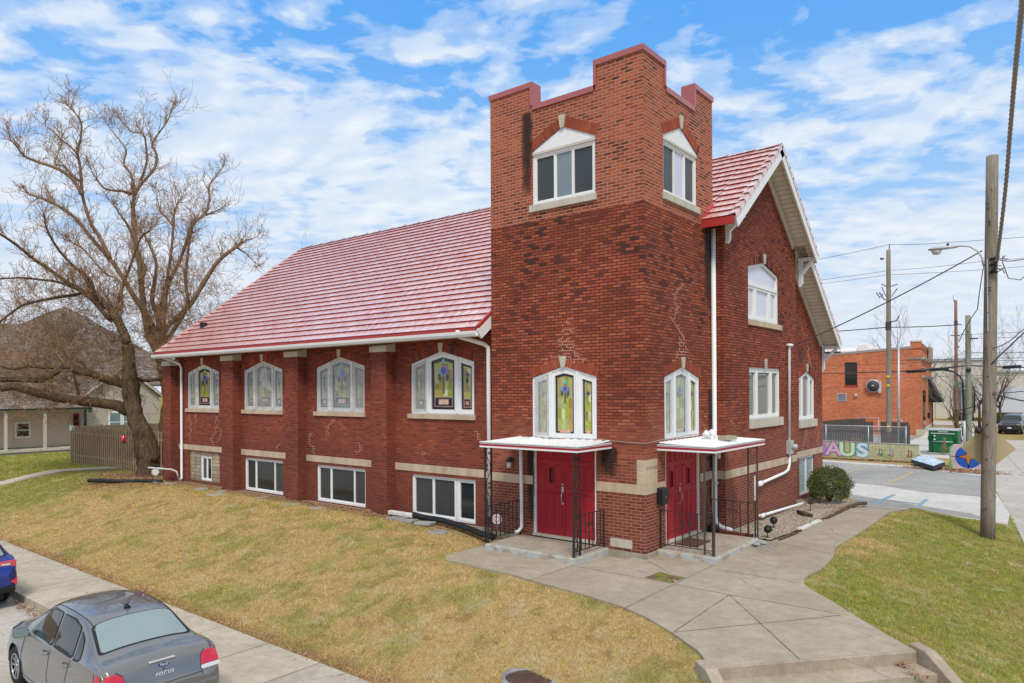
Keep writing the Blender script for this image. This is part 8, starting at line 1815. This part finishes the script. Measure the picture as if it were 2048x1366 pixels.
# ------------------------------------------------------------------ left-hand side
def siding_f(col):
    def f(t, p, o):
        uv = uvn(t); u, v, _ = t.sep(uv); k = t.math('FRACT', t.math('DIVIDE', v, .125)); c = t.mix(t.ramp(k, [(0, .9), (.10, 0.)]), col, tuple(q*.45 for q in col)); P = pos(t)
        t.put(p.inputs['Base Color'], t.mix(.3, c, t.ramp(t.noise(P, 2, 4), [(.3, .8), (.7, 1.1)]), 'MULTIPLY')); p.inputs['Roughness'].default_value = .7; bump(t, p, k, .02)
    return f
mat('siding', siding_f((.64, .52, .40))); mat('siding_pale', siding_f((.60, .54, .45)))
H = thing('siding_house', (-44, 0, 0), 'beige clapboard house with grey shingle roofs behind the tree and fence', 'house')
b = MB(); x = -41.6
b.add([(x, -14, .3), (x, 4.2, .3), (x, 4.2, 2.62), (x, -14, 2.62)], [(0, 1, 2, 3)]); b.add([(x, -14, .3), (-52, -14, .3), (-52, -14, 2.62), (x, -14, 2.62)], [(0, 3, 2, 1)]); b.build('porch_wall', 'siding', H)
b = MB(); x = -41.25; b.add([(x, 4.35, -.2), (x, 8.95, -.2), (x, 8.95, 3.3), (x, 6.6, 5.1), (x, 4.35, 3.3)], [(0, 1, 2, 3, 4)]); b.add([(x, 8.95, -.2), (-52, 8.95, -.2), (-52, 8.95, 3.3), (x, 8.95, 3.3)], [(0, 1, 2, 3)]); b.add([(x, 4.35, -.2), (-43, 4.35, -.2), (-43, 4.35, 3.3), (x, 4.35, 3.3)], [(0, 3, 2, 1)]); b.build('gable_wall', 'siding_pale', H)
b = MB(); b.box(-41.6, -40.1, -14, 4.2, -.4, .12); b.build('porch_base', 'grey_concrete', H); b = MB(); b.box(-41.6, -40.05, -14, 4.25, .12, .24); b.build('porch_floor', 'limestone_pale', H)
for y in (-6.0, -3.0, -.1, 1.85): b = MB(); b.box(-40.25, -40.12, y-.07, y+.07, .24, 2.6); b.build('porch_post', 'beige_paint', H)
plain('green_trim', (.035, .075, .065), .6); plain('porch_brown', (.22, .13, .075), .8)
b = MB(); b.box(-40.1, -40.0, -14.2, 4.3, 2.50, 2.62); b.box(-40.2, -40.0, 4.2, 4.34, 2.3, 2.62); b.box(-40.9, -40.8, 4.2, 4.33, .0, 2.5); b.build('gutter', 'green_trim', H)
def rf_(loop, name='roof'): b = MB(); n = Vector(loop[1])-Vector(loop[0]); b.add([Vector(p) for p in loop], [tuple(range(len(loop)))]); b.build(name, 'shingle_grey', H)
rf_([(-39.95, -14.3, 2.62), (-39.95, 4.4, 2.62), (-43.5, 4.4, 4.55), (-43.5, -14.3, 4.55)], 'porch_roof')
rf_([(-43.3, -16, 4.4), (-43.3, 13.6, 4.0), (-50, 13.0, 5.9), (-50, 11.2, 6.9), (-50, 8.6, 8.6), (-50, 6.4, 9.75), (-50, 5.2, 9.2), (-50, 3.6, 8.25), (-50, -16, 8.1)], 'main_roof')
rf_([(-43.3, 13.6, 4.0), (-54, 14, 4.0), (-50, 13.0, 5.9)], 'hip_roof')
for s in (-1, 1):
    b = MB(); y0 = 6.6+s*2.65; P = [(-41.0, 6.6, 5.30), (-41.0, y0, 3.18), (-48, y0, 3.18), (-48, 6.6, 5.30)]; b.prism(P, (0, 0, .07)); b.build('gable_roof', 'shingle_grey', H)
    b = MB(); b.prism([(-41.0, 6.6, 5.12), (-41.0, y0, 3.02), (-41.0, y0, 3.18), (-41.0, 6.6, 5.29)], (.05, 0, 0)); b.build('rake_board', 'beige_paint', H)
def hwin(y0, y1, z0, z1, xw): 
    b = MB(); b.box(xw, xw+.05, y0-.1, y1+.1, z0-.08, z1+.1); f = b.build('window', 'white_paint', H); b = MB(); b.box(xw+.05, xw+.06, y0, y1, z0, (z0+z1)/2-.03); b.box(xw+.05, xw+.06, y0, y1, (z0+z1)/2+.03, z1); b.build('pane', 'dark_glass' if xw < -41.4 else 'grey_glass', f)
hwin(.85, 1.45, .95, 1.70, -41.6); hwin(-5.2, -4.4, .95, 1.7, -41.6); hwin(5.84, 6.45, 1.05, 2.2, -41.25); hwin(6.68, 7.15, 1.05, 2.2, -41.25)
b = MB(); b.box(-41.6, -41.55, 3.85, 4.18, .24, 2.2); b.build('door', 'red_door_paint', H)
b = MB(); b.box(-41.55, -41.52, 3.85, 4.08, 1.5, 2.1); b.build('door_window', 'dark_glass', H)
T = thing('wooden_fence', (-27, .62, 0), 'weathered vertical board fence between the church and the beige house', 'fence'); b = MB(); x = -32.6; k = 0
while x < -21.5:
    h = 1.80+rnd.uniform(-.025, .02); yy = .60 if k % 2 == 0 else .665; b.box(x, x+.10, yy, yy+.02, .03, h); b.prism([(x+.01, yy, h), (x+.09, yy, h), (x+.05, yy, h+.04)], (0, .02, 0)); x += .118; k += 1
b.build('boards', 'fence_wood', T); b = MB(); b.box(-32.6, -21.5, .622, .660, .35, .44); b.box(-32.6, -21.5, .622, .660, 1.45, 1.54); b.build('rails', 'fence_wood', T)
b = MB(); b.box(-32.75, -32.62, .55, .68, 0, 1.82); b.build('post', 'fence_wood', T); b = MB(); b.box(-32.77, -32.60, .53, .70, 1.60, 1.84); b.build('post_cap', 'white_paint', T)
b = MB(); x = -32.6; y = .7
while y < 12: b.box(-32.62, -32.60, y, y+.125, .03, 1.8+rnd.uniform(-.02, .02)); y += .135
b.build('side_boards', 'fence_wood', T)
T = thing('bird_feeder', (-23.2, -.72, 1.3), 'small red cylinder feeder hanging against the big tree trunk', 'bird feeder'); b = MB(); b.cyl((-23.55, -.72, 1.42), .085, .34, 14); b.build('tube', 'red_lens', T); b = MB(); b.cyl((-23.55, -.72, 1.76), .06, .04, 12); b.cyl((-23.55, -.72, 1.38), .10, .04, 12); b.build('caps', 'container_green', T)
b = MB(); r = random.Random(5)
for k in range(14): x = -24.9+k*.09; b.obox((x, .56, 1.12+r.uniform(-.08, .1)), (.035, 0, 0), (0, .01, 0), (0, 0, .04))
tag(b.build('yellow_ornament', 'yellow_tag'), 'string of small yellow ornaments on the board fence beside the tree trunk', 'ornament', kind='stuff')
b = MB(); b.tube([(-22.0, .2, 1.50), (-21.6, .2, 1.50)], .03, 8); b.tube([(-21.75, .2, 1.3), (-21.75, .2, 1.62)], .02, 6); tag(b.build('water_tap', 'galvanised'), 'small metal tap fitting by the far pier of the church', 'tap')
# ------------------------------------------------------------------ manhole
mz = G(.98, -5.3)
T = thing('manhole_cover', (.98, -5.36, mz), 'rusty round manhole cover in a broken concrete collar at the lawn edge', 'manhole cover')
mx_, my_ = .98, -5.36; tilt = Vector((0, 0, .10))
plain('rusty_iron', (.145, .085, .070), .75, .2, var=.5, vs=15, bmp=.004)
def onm(x, y, e): return (x, y, mz+.045+e)
b = MB(); b.cyl(onm(mx_, my_, -.06), .35, .075, 36); b.build('cover_plate', 'rusty_iron', T)
b = MB()
for rr in (.29, .25): b.tube([onm(mx_+rr*math.cos(2*math.pi*k/36), my_+rr*math.sin(2*math.pi*k/36), .017) for k in range(37)], .007, 5, cap=False)
for i in range(-7, 8):
    for j in range(-7, 8):
        x, y = mx_+(i+.5*(j % 2))*.032, my_+j*.03
        if math.hypot(x-mx_, y-my_) < .225: b.box(x-.010, x+.010, y-.007, y+.007, mz+.055, mz+.068)
b.build('raised_pattern', 'rusty_iron', T)
r = random.Random(2); b = MB(); n = 26
for k in range(n):
    a0 = 2*math.pi*k/n; 
    if 1.1 < a0 < 1.7 or 5.6 < a0 < 6.0: continue
    r1 = .37+(.06+.05*math.sin(a0*3.1)+r.uniform(-.01, .02))*(1.5 if 1.8 < a0 < 3.8 else .8); a1 = a0+2*math.pi/n*1.02; h0, h1 = .045+.02*math.sin(a0*2), -.01
    q = [onm(mx_+.355*math.cos(a0), my_+.355*math.sin(a0), h0), onm(mx_+r1*math.cos(a0), my_+r1*math.sin(a0), h1), onm(mx_+r1*math.cos(a1), my_+r1*math.sin(a1), h1*.7), onm(mx_+.355*math.cos(a1), my_+.355*math.sin(a1), h0)]; b.prism([Vector(p)-Vector((0, 0, .3)) for p in q], (0, 0, .3))
b.build('concrete_collar', 'grey_concrete', T, bevel=.012)
# ------------------------------------------------------------------ ground cover
def scatter_blades():
    g = np.random.default_rng(5)
    LEFT = [(-28, -6.27), (2.0, -6.27), (3.3, -5.4), (3.48, -4.78), (2.93, -4.12), (2.49, -3.83), (1.28, -3.15), (-.68, -2.80), (-3.4, -2.60), (-3.7, -1.9), (-4.0, -.6), (-8, -.5), (-21, -.7), (-28, -.5)]
    RIGHT = [(5.75, -2.45), (5.03, -2.02), (4.42, -1.34), (3.86, -.68), (3.46, -.26), (3.20, .05), (3.08, .45), (3.05, .85), (3.11, 1.4), (3.07, 2.1), (3.0, 2.75), (2.88, 3.25), (2.79, 3.8), (2.83, 6.8), (2.76, 10.5), (2.75, 12.6), (5.5, 11.6), (5.95, 9.5), (6.6, 4.5), (7.3, -1), (7.7, -4), (6.4, -4.0)]
    FAR = [(-45, -6.2), (-28, -6.2), (-28, .4), (-32.8, .4), (-32.8, 3), (-40, 3), (-40, -6.2)]
    V = []; 
    for poly, dens, sz in ((LEFT, 2600, 1.), (RIGHT, 2600, 1.), (FAR, 330, 1.5)):
        x0, x1 = min(p[0] for p in poly), max(p[0] for p in poly); y0, y1 = min(p[1] for p in poly), max(p[1] for p in poly)
        A = (x1-x0)*(y1-y0); n = int(A*dens); P = np.stack([g.uniform(x0, x1, n), g.uniform(y0, y1, n)], 1)
        d = np.hypot(P[:, 0]-CP[0], P[:, 1]-CP[1]); keep = g.random(n) < (np.clip((11/d)**1.35, .06, 1) if sz == 1 else 1); P = P[keep]; d = d[keep]
        c = np.zeros(len(P), bool); m = len(poly)
        for i in range(m):
            (xi, yi), (xj, yj) = poly[i], poly[i-1]
            if yi == yj: continue
            cr = ((yi > P[:, 1]) != (yj > P[:, 1])) & (P[:, 0] < (xj-xi)*(P[:, 1]-yi)/(yj-yi)+xi); c ^= cr
        P = P[c]; d = d[c]
        # clumps
        hx, hy = np.arange(x0-.2, x1+.4, .2), np.arange(y0-.2, y1+.4, .2); Hh = np.array([[G(float(a), float(b_)) for a in hx] for b_ in hy])
        fx, fy = (P[:, 0]-hx[0])/.2, (P[:, 1]-hy[0])/.2; ix, iy = fx.astype(int), fy.astype(int); fx -= ix; fy -= iy
        z = (Hh[iy, ix]*(1-fx)+Hh[iy, ix+1]*fx)*(1-fy)+(Hh[iy+1, ix]*(1-fx)+Hh[iy+1, ix+1]*fx)*fy
        cl = .5+.5*np.sin(P[:, 0]*7.1+1.3*np.sin(P[:, 1]*5.3))*np.sin(P[:, 1]*8.3+np.sin(P[:, 0]*3.9)); h = (.018+.042*g.random(len(P))*(.2+1.1*cl))*sz; w = .0035*sz*np.clip(d/11, 1, 3.2)
        a = g.uniform(0, 2*np.pi, len(P)); tl = g.normal(0, .55, (len(P), 2))*h[:, None]
        ux, uy = np.cos(a)*w, np.sin(a)*w
        B0 = np.stack([P[:, 0]-ux, P[:, 1]-uy, z-.004], 1); B1 = np.stack([P[:, 0]+ux, P[:, 1]+uy, z-.004], 1); Tp = np.stack([P[:, 0]+tl[:, 0], P[:, 1]+tl[:, 1], z+h], 1)
        V.append(np.stack([B0, B1, Tp], 1).reshape(-1, 3))
    V = np.concatenate(V); n = len(V)//3; me = bpy.data.meshes.new('grass')
    me.vertices.add(len(V)); me.vertices.foreach_set('co', V.astype(np.float32).ravel()); me.loops.add(len(V)); me.loops.foreach_set('vertex_index', np.arange(len(V), dtype=np.int32)); me.polygons.add(n)
    me.polygons.foreach_set('loop_start', np.arange(0, len(V), 3, dtype=np.int32)); me.polygons.foreach_set('loop_total', np.full(n, 3, dtype=np.int32)); me.update(); me.validate()
    me.materials.append(MATS['grass_blades']); o = bpy.data.objects.new('grass', me); COL.objects.link(o); tag(o, 'short winter grass, straw and green, covering the lawns', 'grass', kind='stuff'); return n
print('blades', scatter_blades())
def leaf_mat(t, p, o):
    P = pos(t); n = t.noise(P, 23, 2); t.put(p.inputs['Base Color'], t.ramp(n, [(.3, (.17, .075, .035)), (.5, (.34, .18, .09)), (.7, (.55, .38, .22))])); p.inputs['Roughness'].default_value = .85
mat('dry_leaf', leaf_mat)
def leaves(name, label, spots, seed, s0=.03, zf=None):
    r = random.Random(seed); b = MB()
    for (cx, cy, sx, sy, n) in spots:
        for k in range(n):
            x, y = r.gauss(cx, sx), r.gauss(cy, sy); z = (zf or G)(x, y)+r.uniform(.01, .045); s = s0*r.uniform(.6, 1.5); a = r.uniform(0, 6.28); u = Vector((math.cos(a), math.sin(a), r.uniform(-.4, .4)))*s; v_ = Vector((-math.sin(a), math.cos(a), r.uniform(-.4, .4)))*s*.6; c = Vector((x, y, z))
            b.add([c-u, c-v_, c+u+Vector((0, 0, s*.3)), c+v_], [(0, 1, 2, 3)])
    o = b.build(name, 'dry_leaf'); return tag(o, label, 'leaves', kind='stuff')
leaves('fallen_leaves', 'brown fallen leaves heaped under the big tree and along the church wall', [(-22.8, -1.2, 1.0, .6, 2600), (-24.6, -.6, 1.6, .6, 1500), (-21, -.9, 1.0, .4, 500), (-14, -.15, 5, .16, 1500), (-9, -.25, 2.5, .16, 500), (-6, -.4, 1.5, .25, 250)], 1)
leaves('gutter_leaves', 'brown leaves lying in the kerb gutter behind the grey car', [(-9.5, -8.12, 1.3, .07, 420), (-14, -8.12, 3, .06, 300)], 2, .028, zf=lambda x, y: -1.2)
leaves('lawn_leaves', 'scattered dry leaves caught in the front lawn', [(-8, -4, 6, 1.5, 650), (-4, -6.2, 5, .10, 500), (-14, -6.2, 5, .10, 500), (4.5, 1, 1., 4, 160), (-17, -3, 5, 1., 500)], 3, .02)
leaves('lot_leaves', 'brown leaf litter along the foot of the graffiti wall', [(-3.5, 33.2, 2.2, .12, 1100), (1.4, 30.2, 1.0, .25, 900), (3.0, 29.3, .6, .3, 400)], 4, .07, zf=lambda x, y: zl(x, y, .01))
leaves('bed_leaves', 'dry leaves at the base of the gable wall', [(.5, 8.5, .15, 1.6, 300), (1.65, 9, .05, 1.5, 250)], 6, .025, zf=lambda x, y: -.07)
leaves('step_leaves', 'dead leaves and dirt gathered in the corner of the concrete steps', [(5.35, -2.75, .06, .05, 60), (5.6, -3.0, .10, .04, 60), (3.9, -5.0, .05, .05, 30)], 9, .02, zf=lambda x, y: -.26)
